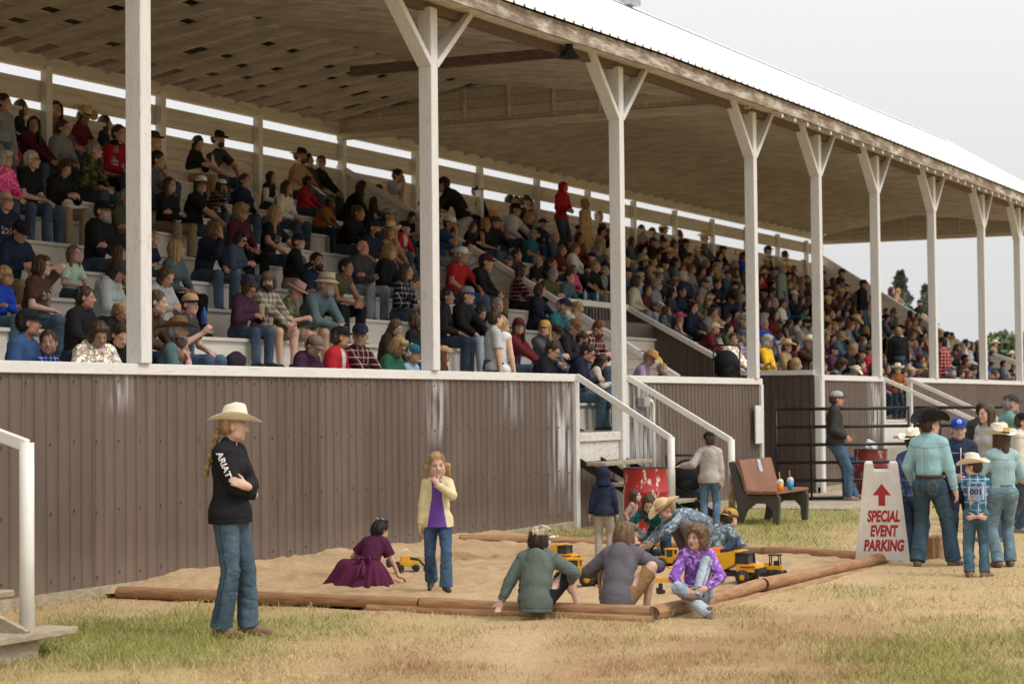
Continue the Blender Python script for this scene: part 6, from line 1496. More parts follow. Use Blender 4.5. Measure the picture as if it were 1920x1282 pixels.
for s in (1, -1): child_of(o, 'hair_clip', MB().cbox((.055 * s, .06, .125), (.022, .03, .008)).mesh('hair_clip', .003), 'print_white', CLR['white'], (j.hc, j.Rh, j.sc))
# boys sitting on the near log
figure('child in camouflage cap and green hoodie sitting on the log, back turned', 'child', LG(1006, 1161), 166,
    dict(g=.72, hs=1.22, sw=1.10, fat=1.16, hipw=1.12, P=(0, .02, .235), lean=8, bend=18, L=(.40, .03, .20), lp=(.7, .7, .2), lhd=(.2, .3, -.9), lpn=(0, 1, 0), R=(-.30, -.24, .36), rp=(-.9, .3, -.2), rhd=(.3, -.8, -.2), hyaw=-55, hpit=4, lf=(.20, -.55, .09), lk=(.2, -.6, 1), rf=(-.46, -.20, .09), rk=(-.55, -.7, 1), rfd=(-.55, -.6, .25)),
    [('hoodie', 'shirt', 'cloth', (.115, .145, .13), dict(kind='L', o=.030, hem=-.15, wr=.009, hood=True)), ('shorts', 'pants', 'cloth', (.015, .015, .017), dict(kind='S', o=.016)), ('sandals', 'shoes', 'leather', (.10, .10, .11), {})], 'cap.beige/shag.db', 'p', .0072)

for o_ in list(COL.objects)[-2:]:
    if o_.name.startswith('cap'):
        o_.material_slots[0].link = 'OBJECT'; o_.material_slots[0].material = MATS['camo']
figure('boy in grey hoodie with shaggy brown hair sitting on the log, elbow on knee', 'boy', LG(1160, 1158), 160,
    dict(g=.78, hs=1.16, sw=1.02, fat=1.06, P=(0, .02, .225), lean=16, bend=18, L=(.22, -.34, .38), lp=(.9, .3, -.3), R=(-.14, -.33, .66), rp=(-1, -.35, -.75), rhd=(.2, .2, 1), rpn=(0, 1, 0), hyaw=-48, hpit=8, lf=(.18, -.44, .09), lk=(.4, -.7, 1), rf=(-.24, -.20, .09), rk=(-.75, -.75, 1.1), rfd=(-.3, -1, 0), curl=(.5, .7)),
    [('hoodie', 'shirt', 'cloth', (.125, .115, .135), dict(kind='L', o=.026, hem=-.14, wr=.009, hood=True)), ('shorts', 'pants', 'cloth', (.24, .145, .065), dict(kind='S', o=.018)), ('shoes', 'shoes', 'leather', (.12, .12, .13), {})], '-/shag.lb', 'p', .0072)
figure('curly haired girl in purple patterned jacket gripping her boot, mouth open', 'girl', LG(1308, 1152), -6,
    dict(g=.72, hs=1.12, sw=.90, P=(0, .04, .25), lean=14, bend=12, L=(.10, -.36, .33), lp=(.9, .2, -.2), lhd=(-.6, -.4, -.3), R=(-.12, -.37, .30), rp=(-.9, .2, -.3), rhd=(.6, -.4, -.2), curl=(.7, .7), hyaw=-34, hpit=0, hrol=6, rf=(.12, -.40, .06), rk=(-.40, -1, .35), lf=(.00, -.38, .26), lk=(.12, -.55, 1.4), lfd=(-.75, -.55, .25), rfd=(.3, -1, -.1)),
    [('jacket', 'shirt', 'floral', (.24, .12, .42), dict(kind='L', o=.018, hem=-.08, wr=.008, collar=True)), ('jeans', 'pants', 'denim', (.34, .43, .52), dict(o=.010)), ('boots', 'shoes', 'leather', (.14, .095, .065), dict(boot=.05))], '-/curly.lb', 'p', .0062, mouth=1.)
# toddler and the group behind
figure('toddler in navy hooded sweatshirt standing with back turned by the barrel', 'toddler', LG(1133, 1047, .02), 172,
    stand(g=.565, hs=1.30, sw=.95, fat=1.1, L=(.27, -.02, .86), R=(-.25, -.06, .86), lp=(.4, 1, 0), rp=(-.4, 1, 0)),
    [('hoodie', 'shirt', 'cloth', (.024, .033, .062), dict(kind='L', o=.024, hem=-.09, wr=.007)), ('trousers', 'pants', 'cloth', (.42, .37, .31), dict(o=.018)), ('shoes', 'shoes', 'leather', (.5, .46, .5), {})], 'hood.navy/short.br', 'p', .0065)
figure('small brown haired girl half hidden behind the toddler beside the red barrel', 'girl', LG(1183, 1040, .02), 70,
    stand(g=.45, hs=1.30, P=(0, 0, .80), lean=10, lf=(.11, -.05, .085), rf=(-.11, -.05, .085)), [('shirt', 'shirt', 'cloth', 'rose', dict(kind='L', o=.02)), ('trousers', 'pants', 'denim', 'denim', {}), ('shoes', 'shoes', 'leather', (.3, .2, .2), {})], '-/long.br', 'p', .008)
KN = dict(lf=(.12, .34, .07), rf=(-.12, .34, .07), lk=(.3, -1, -.6), rk=(-.3, -1, -.6), lfd=(.1, .6, -.8), rfd=(-.1, .6, -.8))
figure('long brown haired girl kneeling in a teal and black jacket beside the straw hat man', 'girl', LG(1232, 1046, .02), -28,
    dict(g=.72, hs=1.10, fem=1, sw=.93, P=(0, .1, .40), lean=34, bend=24, L=(.16, -.46, .34), R=(-.14, -.46, .40), lp=(.8, .2, 0), rp=(-.8, .2, 0), hpit=34, hyaw=24, **KN), [('jacket', 'shirt', 'floral', (.018, .10, .11), dict(kind='L', o=.02, hem=-.08)), ('jeans', 'pants', 'denim', 'darkdenim', {}), ('shoes', 'shoes', 'leather', (.1, .06, .04), {})], '-/long.br', 'p', .0085)
figure('man in straw cowboy hat bending low over the toys in grey patterned shirt', 'man', LG(1312, 1056, .02), -78,
    dict(g=.88, hs=1., sw=1., P=(0, .10, .33), lean=48, bend=27, L=(.12, -.62, .28), R=(-.10, -.66, .22), lp=(.7, .2, .4), rp=(-.7, .2, .4), hpit=36, hyaw=4, lf=(.18, -.10, .085), rf=(-.18, -.10, .085), lk=(.5, -1, .6), rk=(-.5, -1, .6)), [('shirt', 'shirt', 'floral', (.15, .20, .235), dict(kind='L', o=.02, hem=-.06, wr=.009)), ('trousers', 'pants', 'cloth', (.16, .145, .14), {}), ('boots', 'shoes', 'leather', (.12, .08, .05), {})], 'cow2.straw/short.bl', 'p', .0085)
figure('boy in backward mustard cap sitting behind the purple jacket girl', 'boy', LG(1343, 1062, .02), 112,
    dict(g=.68, hs=1.18, P=(0, .05, .14), lean=16, bend=22, L=(.12, -.44, .22), R=(-.12, -.44, .22), lp=(.8, .2, 0), rp=(-.8, .2, 0), hpit=10, hyaw=18, lf=(.2, -.5, .08), rf=(-.2, -.5, .08), lk=(.5, -1, 1), rk=(-.5, -1, 1)), [('shirt', 'shirt', 'floral', (.14, .19, .225), dict(kind='L', o=.022, hem=-.06)), ('jeans', 'pants', 'denim', 'denim', {}), ('shoes', 'shoes', 'leather', (.4, .4, .4), {})], 'capback.mustard/short.br', 'p', .008)
figure('boy in light grey hoodie and black cap standing at the stair rail, back turned', 'boy', LG(1332, 990, .04), 172,
    stand(g=.735, hs=1.18, sw=.98, fat=1.1, L=(.52, -.02, 1.14), lp=(.4, .6, -.8), lhd=(1, -.2, -.1), lpn=(0, 0, -1), R=(-.225, .0, .80), hyaw=22), [('hoodie', 'shirt', 'cloth', (.44, .41, .38), dict(kind='L', o=.034, hem=-.09, wr=.007, hood=True)), ('jeans', 'pants', 'denim', (.10, .19, .30), {}), ('shoes', 'shoes', 'leather', (.5, .5, .5), {})], 'cap.black/short.br', 'p', .008)
figure('man in grey cap and dark jacket leaning against the white corner post', 'man', LG(1580, 939), 84,
    stand(g=1.11, fat=1.10, sw=1.06, P=(0, .10, .93), lean=-4, bend=6, L=(.16, -.10, 1.0), R=(-.17, -.06, 1.0), lp=(.7, 1, -.1), rp=(-.7, 1, -.1), lhd=(-.3, -.4, -.8), rhd=(.3, -.4, -.8), lf=(.12, -.20, .085), rf=(-.10, -.08, .085), lfd=(.2, -1, 0), rfd=(-.2, -1, 0), hyaw=8, curl=(.8, .8)), [('jacket', 'shirt', 'cloth', (.05, .048, .046), dict(kind='L', o=.022, hem=-.06, wr=.007, collar=True)), ('jeans', 'pants', 'denim', (.075, .135, .21), dict(o=.016, wr=.007)), ('boots', 'shoes', 'leather', (.25, .18, .13), {})], 'cap.lightgrey.charcoal/short.br', 'r', .010)
# the children by the parking sign
o, j = figure('tall boy in black cowboy hat and aqua shirt, back turned, beside the sign', 'boy', LG(1745, 1063), 152,
    stand(g=.925, hs=1.05, fat=1.0, hipw=1.02, sw=.96, L=(.24, -.20, .92), lp=(.6, .7, 0), R=(-.27, -.09, .86), rp=(-.5, 1, 0), rlhd=None, hyaw=-42, hpit=-3, hrol=-4, lf=(.14, .03, .085), rf=(-.20, -.20, .085), lfd=(.3, -1, 0), rfd=(-.35, -1, 0)) if False else
    stand(g=.925, hs=1.05, fat=1.0, hipw=1.02, sw=.96, L=(.24, -.20, .92), lp=(.6, .7, 0), R=(-.27, -.09, .86), rp=(-.5, 1, 0), hyaw=-42, hpit=-3, hrol=-4, lf=(.14, .03, .085), rf=(-.20, -.20, .085), lfd=(.3, -1, 0), rfd=(-.35, -1, 0)),
    [('shirt', 'shirt', 'cloth', (.31, .52, .56), dict(kind='L', o=.020, hem=.055, wr=.009, collar=True)), ('jeans', 'pants', 'denim', (.045, .084, .120), dict(flare=.024, o=.016, wr=.007)), ('boots', 'shoes', 'leather', (.14, .11, .085), {})], 'cow3.black/short.br', 'p', .008)
child_of(o, 'belt', MB().tube([tuple(j.P + j.R0 @ (A(.148 * math.cos(t), .128 * math.sin(t), .098) * j.g)) for t in np.linspace(0, 6.283, 30)], .016, 6, caps=False).mesh('belt'), 'leather', (.10, .05, .025))
child_of(o, 'pocket_patch', MB().cbox(tuple(j.P + A(-.085, .132, .04) * j.g), (.055, .008, .03)).mesh('patch', .002), 'leather', (.20, .11, .06))
o, j = figure('boy in blue cap and navy zipped jacket facing the photographer', 'boy', LG(1800, 1046), 0,
    stand(g=.88, hs=1.08, fat=1.04, L=(.05, -.25, 1.0), R=(-.10, -.26, 1.03), lp=(.8, .5, -.2), rp=(-.8, .5, -.2), curl=(.6, .6), hyaw=-8), [('jacket', 'shirt', 'cloth', (.03, .04, .08), dict(kind='L', o=.024, hem=-.09, wr=.009, collar=True)), ('trousers', 'pants', 'cloth', (.025, .03, .05), dict(o=.016)), ('shoes', 'shoes', 'leather', (.05, .05, .05), {})], 'cap.royal/short.br', 'p', .008)
child_of(o, 'hood', MB().tube([tuple(j.neck + j.R1 @ (A(.088 * math.cos(t), .075 * math.sin(t) + .015, .03 - .03 * (math.sin(t) < 0)) * j.g)) for t in np.linspace(-1.0, 4.14, 20)], .026, 8).mesh('hood_roll'), 'cloth', (.02, .20, .24))
child_of(o, 'zip', MB().tube([tuple(j.low + j.R1 @ (A(.0, -.128, z) * j.g)) for z in (.26, .18, .08)] + [tuple(j.P + A(0, -.142, z) * j.g) for z in (.18, .06, -.06)], .006, 6).mesh('zip'), 'print_white', CLR['grey'])
def patch_text(o, j, s, size, mat, loc, bold=.02, sx=1., back=False, name='lettering', tilt=0., curv=0.):
    me = text_mesh(s, size, bold, 0., sx, .0012); p = j.low + j.R1 @ (np.array(loc) * j.g)
    for v in me.vertices:
        x, y, z = v.co; q = (A(-x, 0, y) if back else A(x, 0, y)); q = Ry(tilt) @ q; q[1] = (-1 if back else 1) * curv * x * x + (z if back else -z); v.co = Vector(p + j.R1 @ q)
    return child_of(o, name, me, mat, (1, 1, 1))
patch_text(o, j, '~~~~~~', .03, 'print_white', (-.075, -.139, .19), .01); patch_text(o, j, '=O=', .05, 'print_gold', (.08, -.138, .165), .03)
for cap_, in [(c,) for c in o.children if c.name.startswith('cap')]:
    mb = MB().lathe([(.001, 0), (.026, 0), (.026, .004), (.001, .005)], 20, Matrix.Translation((0, -.098, .088)) @ Matrix.Rotation(R(72), 4, 'X')); lg = mb.mesh('emblem'); e = child_of(cap_, 'cap_emblem', lg, 'print_white', CLR['white'])
    mb = MB().lathe([(.009, .0), (.017, .0), (.017, .007), (.009, .007)], 18, Matrix.Translation((0, -.098, .088)) @ Matrix.Rotation(R(72), 4, 'X')); child_of(cap_, 'cap_emblem', mb.mesh('emblem_ring'), 'print_blue', CLR['blue'])
o, j = figure('small boy in plaid shirt with number 001 bib and straw hat, hands behind back', 'boy', LG(1832, 1081), 170,
    stand(g=.665, hs=1.20, sw=.95, fat=1.05, L=(-.01, .185, .90), R=(.02, .20, .87), lp=(1, .3, -.1), rp=(-1, .3, -.1), lhd=(-.9, .2, -.3), rhd=(.9, .2, -.3), lpn=(0, -1, 0), rpn=(0, -1, 0), hyaw=62, hpit=6, lfd=(.2, -1, 0), rfd=(-.75, -.7, 0)), [('shirt', 'shirt', 'plaid', (.07, .24, .36), dict(kind='L', o=.022, hem=.05, wr=.008, collar=True)), ('jeans', 'pants', 'denim', (.07, .14, .20), dict(o=.016, flare=.012, wr=.009)), ('boots', 'shoes', 'leather', (.24, .14, .08), {})], 'cow.palestraw/short.br', 'p', .0068)
V = []; F = []
for i in range(9):
    for k in range(9):
        x = -.125 + .25 * k / 8; z = lerp(.335, .03, i / 8); V.append(tuple((j.low + j.R1 @ (A(x, .152 - 2.2 * x * x + .02 * math.sin(z * 9), z - .07) * j.g))))
F = [(i * 9 + k, i * 9 + k + 1, i * 9 + k + 10, i * 9 + k + 9) for i in range(8) for k in range(8)]
bib = MB().raw(V, F, True).mesh('number_bib'); bo = child_of(o, 'number_bib', bib, 'pale_bib', (1, 1, 1)); sm = bo.modifiers.new('t', 'SOLIDIFY'); sm.thickness = .004; sm.offset = 1
patch_text(o, j, '001', .075, 'print_dark', (0, .178, .085), .03, 1.1, True, 'bib_number', 0, 2.); mb = MB()
for i in range(7):
    if i != 3: mb.cbox(tuple(j.low + j.R1 @ (A(.066 - .022 * i, .184 - 1.6 * (.066 - .022 * i) ** 2, .225) * j.g)), (.011, .003, .024))
child_of(o, 'bib_heading', mb.mesh('bib_heading'), 'print_dark', (0, 0, 0)); mb = MB()
for sx in (1, -1): mb.cbox(tuple(j.low + j.R1 @ (A(.10 * sx, .156, .10) * j.g)), (.010, .004, .13))
child_of(o, 'bib_stripe', mb.mesh('bib_stripe'), 'print_white', (1, 1, 1)); patch_text(o, j, 'www', .05, 'print_gold', (.02, .170, .0), .03, 1., True, 'bib_mark', 0, 2.)
child_of(o, 'pocket_patch', MB().cbox(tuple(j.P + A(-.09, .133, .03) * j.g), (.05, .008, .03)).mesh('patch', .002), 'leather', (.20, .11, .06))
o, j = figure('girl in aqua shirt and straw hat with yellow band, back turned, long brown hair', 'girl', LG(1884, 1063), 188,
    stand(g=.83, hs=1.10, fem=0, hipw=1.06, sw=.9, L=(.14, -.25, 1.0), R=(-.14, -.25, 1.0), lp=(.9, .5, 0), rp=(-.9, .5, 0), hyaw=14, lf=(.11, .05, .085), rf=(-.10, -.06, .085)), [('shirt', 'shirt', 'cloth', (.33, .49, .52), dict(kind='L', o=.022, hem=.06, wr=.009, collar=True)), ('jeans', 'pants', 'denim', (.15, .24, .30), dict(o=.010, flare=.016, wr=.009)), ('boots', 'shoes', 'leather', (.15, .10, .08), {})], 'cow.palestraw/long.br', 'p', .008)
child_of(o, 'hat_patch', MB().cbox((0, .113, .105), (.085, .008, .036)).mesh('hat_patch', .003), 'print_gold', (1, 1, 1), (j.hc, j.Rh, j.sc * 1.02))
figure('child in straw hat and blue patterned shirt hidden behind the aqua shirt boy', 'child', LG(1712, 1052), 140,
    stand(g=.80, hs=1.10), [('shirt', 'shirt', 'floral', (.06, .08, .18), dict(kind='L', o=.02)), ('jeans', 'pants', 'denim', (.05, .07, .13), dict(flare=.02, o=.014)), ('boots', 'shoes', 'leather', (.14, .10, .08), {})], 'cow.palestraw/short.br', 'p', .010)
# people at the right behind them
def at_z(px, py, Z):
    q = W2C @ np.array([(px - 960) / 3733.33 * Z, (py - 641) / 3733.33 * Z, Z]) + CAM; return q
def stander(label, cat, px, Z, phi, kw, parts, head, skin='p'):
    q = at_z(px, 641, Z); return figure(label, cat, (q[0], q[1], 0), phi, kw, parts, head, skin, .011)
stander('woman with long brown hair and white top facing left behind the children', 'woman', 1853, 24.5, -62, stand(g=.98, fem=1, sw=.92), [('shirt', 'shirt', 'cloth', 'lightgrey', dict(kind='L', o=.018)), ('jeans', 'pants', 'denim', 'denim', {}), ('shoes', 'shoes', 'leather', (.2, .2, .2), {})], '-/verylong.br')
stander('man in grey cap and teal shirt pointing towards the right', 'man', 1886, 27.5, 96, stand(g=1.05, fat=1.1, R=(-.22, -.60, 1.36), rp=(-.5, 0, -1), rhd=(-.1, -1, 0), curl=(.4, .2)), [('shirt', 'shirt', 'cloth', (.16, .30, .30), dict(kind='L', o=.02)), ('trousers', 'pants', 'cloth', 'charcoal', {}), ('shoes', 'shoes', 'leather', (.1, .1, .1), {})], 'cap.charcoal/short.gy+beard', 'r')
stander('child in black cap and white sleeves below the pointing man', 'child', 1908, 26., 70, stand(g=.90, hs=1.05), [('shirt', 'shirt', 'cloth', 'cream', dict(kind='L', o=.018)), ('jeans', 'pants', 'denim', 'denim', {}), ('shoes', 'shoes', 'leather', (.2, .2, .2), {})], 'cap.black/short.br')
stander('person with dark hair in black behind the long haired woman', 'person', 1838, 29., 150, stand(g=.99), [('jacket', 'shirt', 'cloth', 'charcoal', dict(kind='L', o=.02)), ('jeans', 'pants', 'denim', 'darkdenim', {}), ('shoes', 'shoes', 'leather', (.1, .1, .1), {})], '-/bun.db')
q = G(1893, 978)
figure('girl in white seated on the grass at the right edge, striped sandals', 'girl', (q[0] + .5, q[1] - .35, 0), -75, dict(g=.85, hs=1.08, fem=1, P=(0, 0, .38), lean=18, bend=16, L=(.15, -.42, .52), R=(-.15, -.42, .52), lp=(.8, .2, 0), rp=(-.8, .2, 0), lf=(.10, -.56, .09), rf=(-.12, -.50, .09), lk=(.2, -1, 1), rk=(-.2, -1, 1)), [('shirt', 'shirt', 'cloth', 'cream', dict(kind='S', o=.018)), ('shorts', 'pants', 'cloth', 'white', dict(kind='S', o=.018)), ('sandals', 'shoes', 'leather', (.08, .08, .08), {})], '-/long.br', 'p', .011)
tag(MB().cbox((0, 0, .14), (.40, .34, .28)).build('cooler_box', 'print_blue', None, .02, loc=(q[0] + .5, q[1] - .35, 0)), 'low blue box under the seated girl at the right edge', 'box')
# boy standing in the far stair opening
figure('boy in rust shirt and straw hat standing in the far stair opening', 'boy', tuple(FY(1683, 790, .2)[:2]) + (1.335,), 20, stand(g=.68, hs=1.2, L=(.05, -.22, 1.12), R=(-.06, -.22, 1.12), lp=(.9, .4, -.3), rp=(-.9, .4, -.3)), [('shirt', 'shirt', 'cloth', 'rust', dict(kind='L', o=.02)), ('jeans', 'pants', 'denim', 'darkdenim', {}), ('boots', 'shoes', 'leather', (.1, .07, .05), {})], 'cow.palestraw/short.br', 'p', .011)
# ================================================================ toys, barrels, bench, sign, fence, trees
def paint_mat(name, c, rough=.4, wear=None, amt=.62, scale=5.):
    m, n, l, b = new_mat(name); v = mapping(n, l); o, t = noise_mix(n, l, v, 3., tuple(x * .8 for x in c), tuple(min(1, x * 1.1) for x in c), .3, .7, 5.)
    if wear:
        t2 = nd(n, 'TexNoise', _Scale=scale, _Detail=9., _Roughness=.72); l(mapping(n, l, (1, 1, .45)), t2.inputs['Vector']); r = nd(n, 'ValToRGB'); r.color_ramp.elements[0].position = amt; r.color_ramp.elements[1].position = amt + .015; l(t2.outputs['Fac'], r.inputs[0]); o = mixc(n, l, r.outputs[0], o, wear)
        t4 = nd(n, 'TexNoise', _Scale=scale * .6, _Detail=7.); l(mapping(n, l, (2, 2, .8)), t4.inputs['Vector']); r = nd(n, 'ValToRGB'); r.color_ramp.elements[0].position = .66; r.color_ramp.elements[1].position = .75; l(t4.outputs['Fac'], r.inputs[0]); o = mixc(n, l, r.outputs[0], o, (.16, .05, .03))
    l(o, b.inputs['Base Color']); b.inputs['Roughness'].default_value = rough; bump(n, l, b, t.outputs['Fac'], .1, .003); return m
paint_mat('barrel_red', (.42, .028, .03), .45, (.74, .66, .60), .575, 8.); paint_mat('barrel_dull', (.30, .04, .038), .55, (.60, .50, .44), .57, 9.)
paint_mat('toy_yellow', (.80, .42, .015), .42, (.45, .30, .12), .72, 30.); paint_mat('toy_orange', (.72, .22, .02), .42); paint_mat('toy_black', (.022, .022, .024), .55); paint_mat('tyre', (.03, .03, .03), .85, (.16, .12, .08), .58, 25.); paint_mat('toy_glass', (.05, .06, .07), .2)
paint_mat('bench_brown', (.27, .125, .075), .7); paint_mat('bench_dark', (.075, .066, .06), .8); paint_mat('sign_white', (.82, .81, .78), .45); paint_mat('bin_blue', (.02, .09, .32), .5)
def place(t, px, py, phi, z=None):
    q = G(px, py, .03); zz = sand_z(q[0], q[1]) if z is None else z; t.location = (q[0], q[1], zz); t.rotation_euler = (0, 0, R(-64 + phi)); return t
def wheels(t, pos, r, w, rim='toy_yellow'):
    for (x, y) in pos:
        M = Matrix.Translation((x, y, r)) @ Matrix.Rotation(R(90), 4, 'Y'); wh = MB().lathe([(r * .45, -w / 2), (r * .92, -w / 2), (r, -w * .32), (r, w * .32), (r * .92, w / 2), (r * .45, w / 2)], 22, M)
        for k in range(14):
            a = 2 * math.pi * k / 14; wh.cbox((0, 0, 0), (w * .95, r * .16, r * .12), Matrix.Translation((x, y + r * math.cos(a), r + r * math.sin(a))) @ Matrix.Rotation(a - math.pi / 2, 4, 'X'))
        o = wh.build('wheel', 'tyre', t); MB().lathe([(.001, -w * .42), (r * .44, -w * .42), (r * .5, -w * .30), (r * .5, w * .30), (r * .44, w * .42), (.001, w * .42)], 18, M).build('rim', rim, o)
def pr(mb, name, mat, t, bev=.004): return mb.build(name, mat, t, bev, 2)
RX = Matrix.Rotation(R(90), 4, 'Z')     # prism outlines run along y (forward is -y)
def yprism(mb, pts, w, x=0.): return mb.prism([(-y, z) for y, z in pts], w, Matrix.Translation((x, 0, 0)) @ Matrix.Rotation(R(-90), 4, 'Z'))
def dump_truck(label, s=1., col='toy_yellow', grp='yellow toy construction trucks'):
    t = thing('toy_truck', label, 'toy truck', group=grp); t.scale = (s, s, s)
    pr(MB().cbox((0, .02, .085), (.12, .44, .045)).cbox((0, .10, .10), (.16, .10, .05)), 'chassis', 'toy_black', t)
    wheels(t, [(sx * .105, y) for sx in (1, -1) for y in (-.145, .155)], .062, .055)
    b = MB(); prof = [(.30, .19), (.19, .13), (.02, .125), (-.065, .17), (-.075, .27), (-.115, .275), (-.115, .290), (-.06, .290), (.05, .265), (.31, .225)]
    yprism(b, prof, .23); bed = pr(b, 'dump_bed', col, t)
    rb_ = MB()
    for y in (.06, .13, .20): rb_.cbox((0, y, .185), (.238, .012, .085))
    pr(rb_, 'bed_rib', col, bed, .002); MB().lathe([(.001, 0), (.018, 0), (.018, .003), (.001, .003)], 16, Matrix.Translation((.116, -.0, .225)) @ Matrix.Rotation(R(90), 4, 'Y')).build('round_badge', 'print_dark', bed)
    c = MB(); yprism(c, [(-.085, .105), (-.085, .175), (-.262, .170), (-.27, .105)], .21); pr(c, 'bonnet', col, t)
    c = MB()
    for sx in (1, -1):
        for y in (-.09, -.185): c.beam((sx * .085, y, .17), (sx * .08, y * .97, .262), .016, .016)
    c.cbox((0, -.135, .264), (.19, .125, .014)); pr(c, 'cab', 'toy_black', t, .003); pr(MB().cbox((0, -.135, .215), (.155, .085, .085)), 'cab_window', 'toy_glass', t, .003)
    pr(MB().cbox((0, -.272, .115), (.23, .03, .05)), 'bumper', 'toy_black', t)
    for s_ in (1, -1):
        pr(MB().cbox((s_ * .107, -.19, .150), (.005, .13, .014)), 'red_stripe', 'print_red', t, .001); c = MB(); pts = [(-.145 + .074 * math.cos(a), .062 + .074 * math.sin(a)) for a in np.linspace(.25, 2.9, 10)] + [(-.145 - .066, .135), (-.145 + .08, .135)]
    return t
def bulldozer(label, s=1.):
    t = thing('toy_bulldozer', label, 'toy bulldozer', group='yellow toy construction trucks'); t.scale = (s, s, s)
    for sx in (1, -1):
        m = MB(); pts = [(.10 * math.cos(a) + (.04 if math.cos(a) > 0 else -.04), .038 + .036 * math.sin(a)) for a in np.linspace(0, 6.283, 20)[:-1]]; yprism(m, [(p[0], p[1]) for p in pts], .04, sx * .065); pr(m, 'track', 'tyre', t, .003)
    pr(MB().cbox((0, .0, .085), (.10, .22, .05)).cbox((0, -.06, .115), (.08, .09, .035)), 'body', 'toy_yellow', t); c = MB()
    for sx in (1, -1):
        for y in (-.01, .085): c.tube([(sx * .045, y, .1), (sx * .04, y * .9, .21)], .006, 6)
    c.cbox((0, .036, .212), (.10, .12, .012)); pr(c, 'cab_frame', 'toy_black', t, 0); pr(MB().cbox((0, .05, .13), (.06, .05, .05)), 'seat', 'toy_black', t)
    c = MB(); yprism(c, [(-.20, .005), (-.185, .06), (-.20, .115), (-.19, .115), (-.172, .06), (-.188, .005)], .25); pr(c, 'blade', 'toy_black', t, .002)
    for sx in (1, -1): pr(MB().beam((sx * .09, .02, .05), (sx * .09, -.185, .045), .015, .02), 'push_arm', 'toy_black', t, .002)
    return t
def loader(label, s=1., bucket=True):
    t = thing('toy_loader', label, 'toy loader', group='yellow toy construction trucks'); t.scale = (s, s, s)
    wheels(t, [(sx * .10, y) for sx in (1, -1) for y in (-.12, .12)], .068, .06); pr(MB().cbox((0, .06, .11), (.13, .24, .075)).cbox((0, -.12, .095), (.11, .12, .06)), 'body', 'toy_yellow', t, .006)
    c = MB()
    for sx in (1, -1):
        for y in (-.03, .07): c.beam((sx * .055, y, .14), (sx * .052, y, .235), .014, .014)
    c.cbox((0, .02, .242), (.13, .14, .016)); pr(c, 'cab', 'toy_yellow', t, .002); pr(MB().cbox((0, .02, .19), (.10, .09, .08)), 'cab_window', 'toy_glass', t, .003)
    for sx in (1, -1): pr(MB().beam((sx * .05, -.02, .17), (sx * .05, -.20, .12), .018, .034).beam((sx * .05, -.19, .125), (sx * .05, -.27, .05), .018, .03), 'lift_arm', 'toy_yellow', t, .003)
    c = MB(); yprism(c, [(-.25, .015), (-.25, .11), (-.262, .11), (-.275, .03), (-.36, .012), (-.36, .0), (-.26, .0)], .24); pr(c, 'bucket', 'toy_black', t, .002); return t
def grader(label, s=1.):
    t = thing('toy_grader', label, 'toy grader', group='yellow toy construction trucks'); t.scale = (s, s, s)
    wheels(t, [(sx * .085, y) for sx in (1, -1) for y in (-.23, .11, .21)], .05, .045); pr(MB().cbox((0, .16, .115), (.11, .20, .08)), 'engine_box', 'toy_yellow', t, .005)
    pr(MB().beam((0, .06, .12), (0, -.10, .13), .035, .035).beam((0, -.09, .13), (0, -.25, .085), .03, .035).cbox((0, -.245, .10), (.045, .03, .10)), 'main_beam', 'toy_yellow', t, .004)
    c = MB()
    for sx in (1, -1):
        for y in (.03, .10): c.beam((sx * .045, y, .13), (sx * .045, y, .22), .012, .012)
    c.cbox((0, .065, .226), (.115, .11, .014)); pr(c, 'cab', 'toy_yellow', t, .002); pr(MB().cbox((0, -.06, .03), (.27, .012, .05)).cbox((0, -.06, .07), (.03, .03, .06)), 'grader_blade', 'toy_black', t, .003); return t
def backhoe(label, s=1.):
    t = thing('toy_excavator', label, 'toy excavator', group='yellow toy construction trucks'); t.scale = (s, s, s)
    wheels(t, [(sx * .075, y) for sx in (1, -1) for y in (-.07, .08)], .035, .035, 'toy_black'); pr(MB().cbox((0, .0, .075), (.10, .20, .05)).cbox((0, .03, .12), (.08, .09, .06)), 'body', 'toy_yellow', t, .005)
    pr(MB().beam((0, .02, .13), (0, -.10, .11), .02, .025).beam((0, -.10, .11), (0, -.17, .03), .02, .02), 'digger_arm', 'toy_black', t, .002); pr(MB().cbox((0, -.17, .02), (.06, .05, .045)), 'digger_bucket', 'toy_black', t, .006)
    pr(MB().cbox((0, .19, .08), (.17, .05, .07)).beam((.05, .08, .08), (.05, .18, .08), .014, .02).beam((-.05, .08, .08), (-.05, .18, .08), .014, .02), 'loader_bucket', 'toy_black', t, .006); pr(MB().tube([(.03, .06, .14), (.03, .06, .20), (.03, .03, .215), (.03, .0, .2)], .007, 6), 'white_handle', 'print_white', t, 0); return t
place(dump_truck('largest yellow toy dump truck with raised black cab beside the purple jacket girl', 1.08), 1372, 1091, 62)
place(bulldozer('small yellow toy bulldozer with open black cab at the right of the dump truck', 1.0), 1447, 1079, -110)
place(dump_truck('yellow toy dump truck farthest back behind the camouflage cap child', .85), 1042, 1062, 62)
place(loader('yellow toy wheel loader with large black tyres between the two hooded children', 1.05), 1082, 1098, 74)
place(grader('yellow toy road grader with thin arched beam left of the purple jacket girl', 1.1), 1252, 1108, -80)
place(backhoe('small yellow and black toy excavator lying by the walking girl', 1.05), 766, 1073, 96)
place(dump_truck('orange toy truck mostly hidden behind the purple jacket girl', .8, 'toy_orange'), 1336, 1066, 100)
place(loader('yellow toy loader under the straw hat man', .85), 1262, 1066, 60)
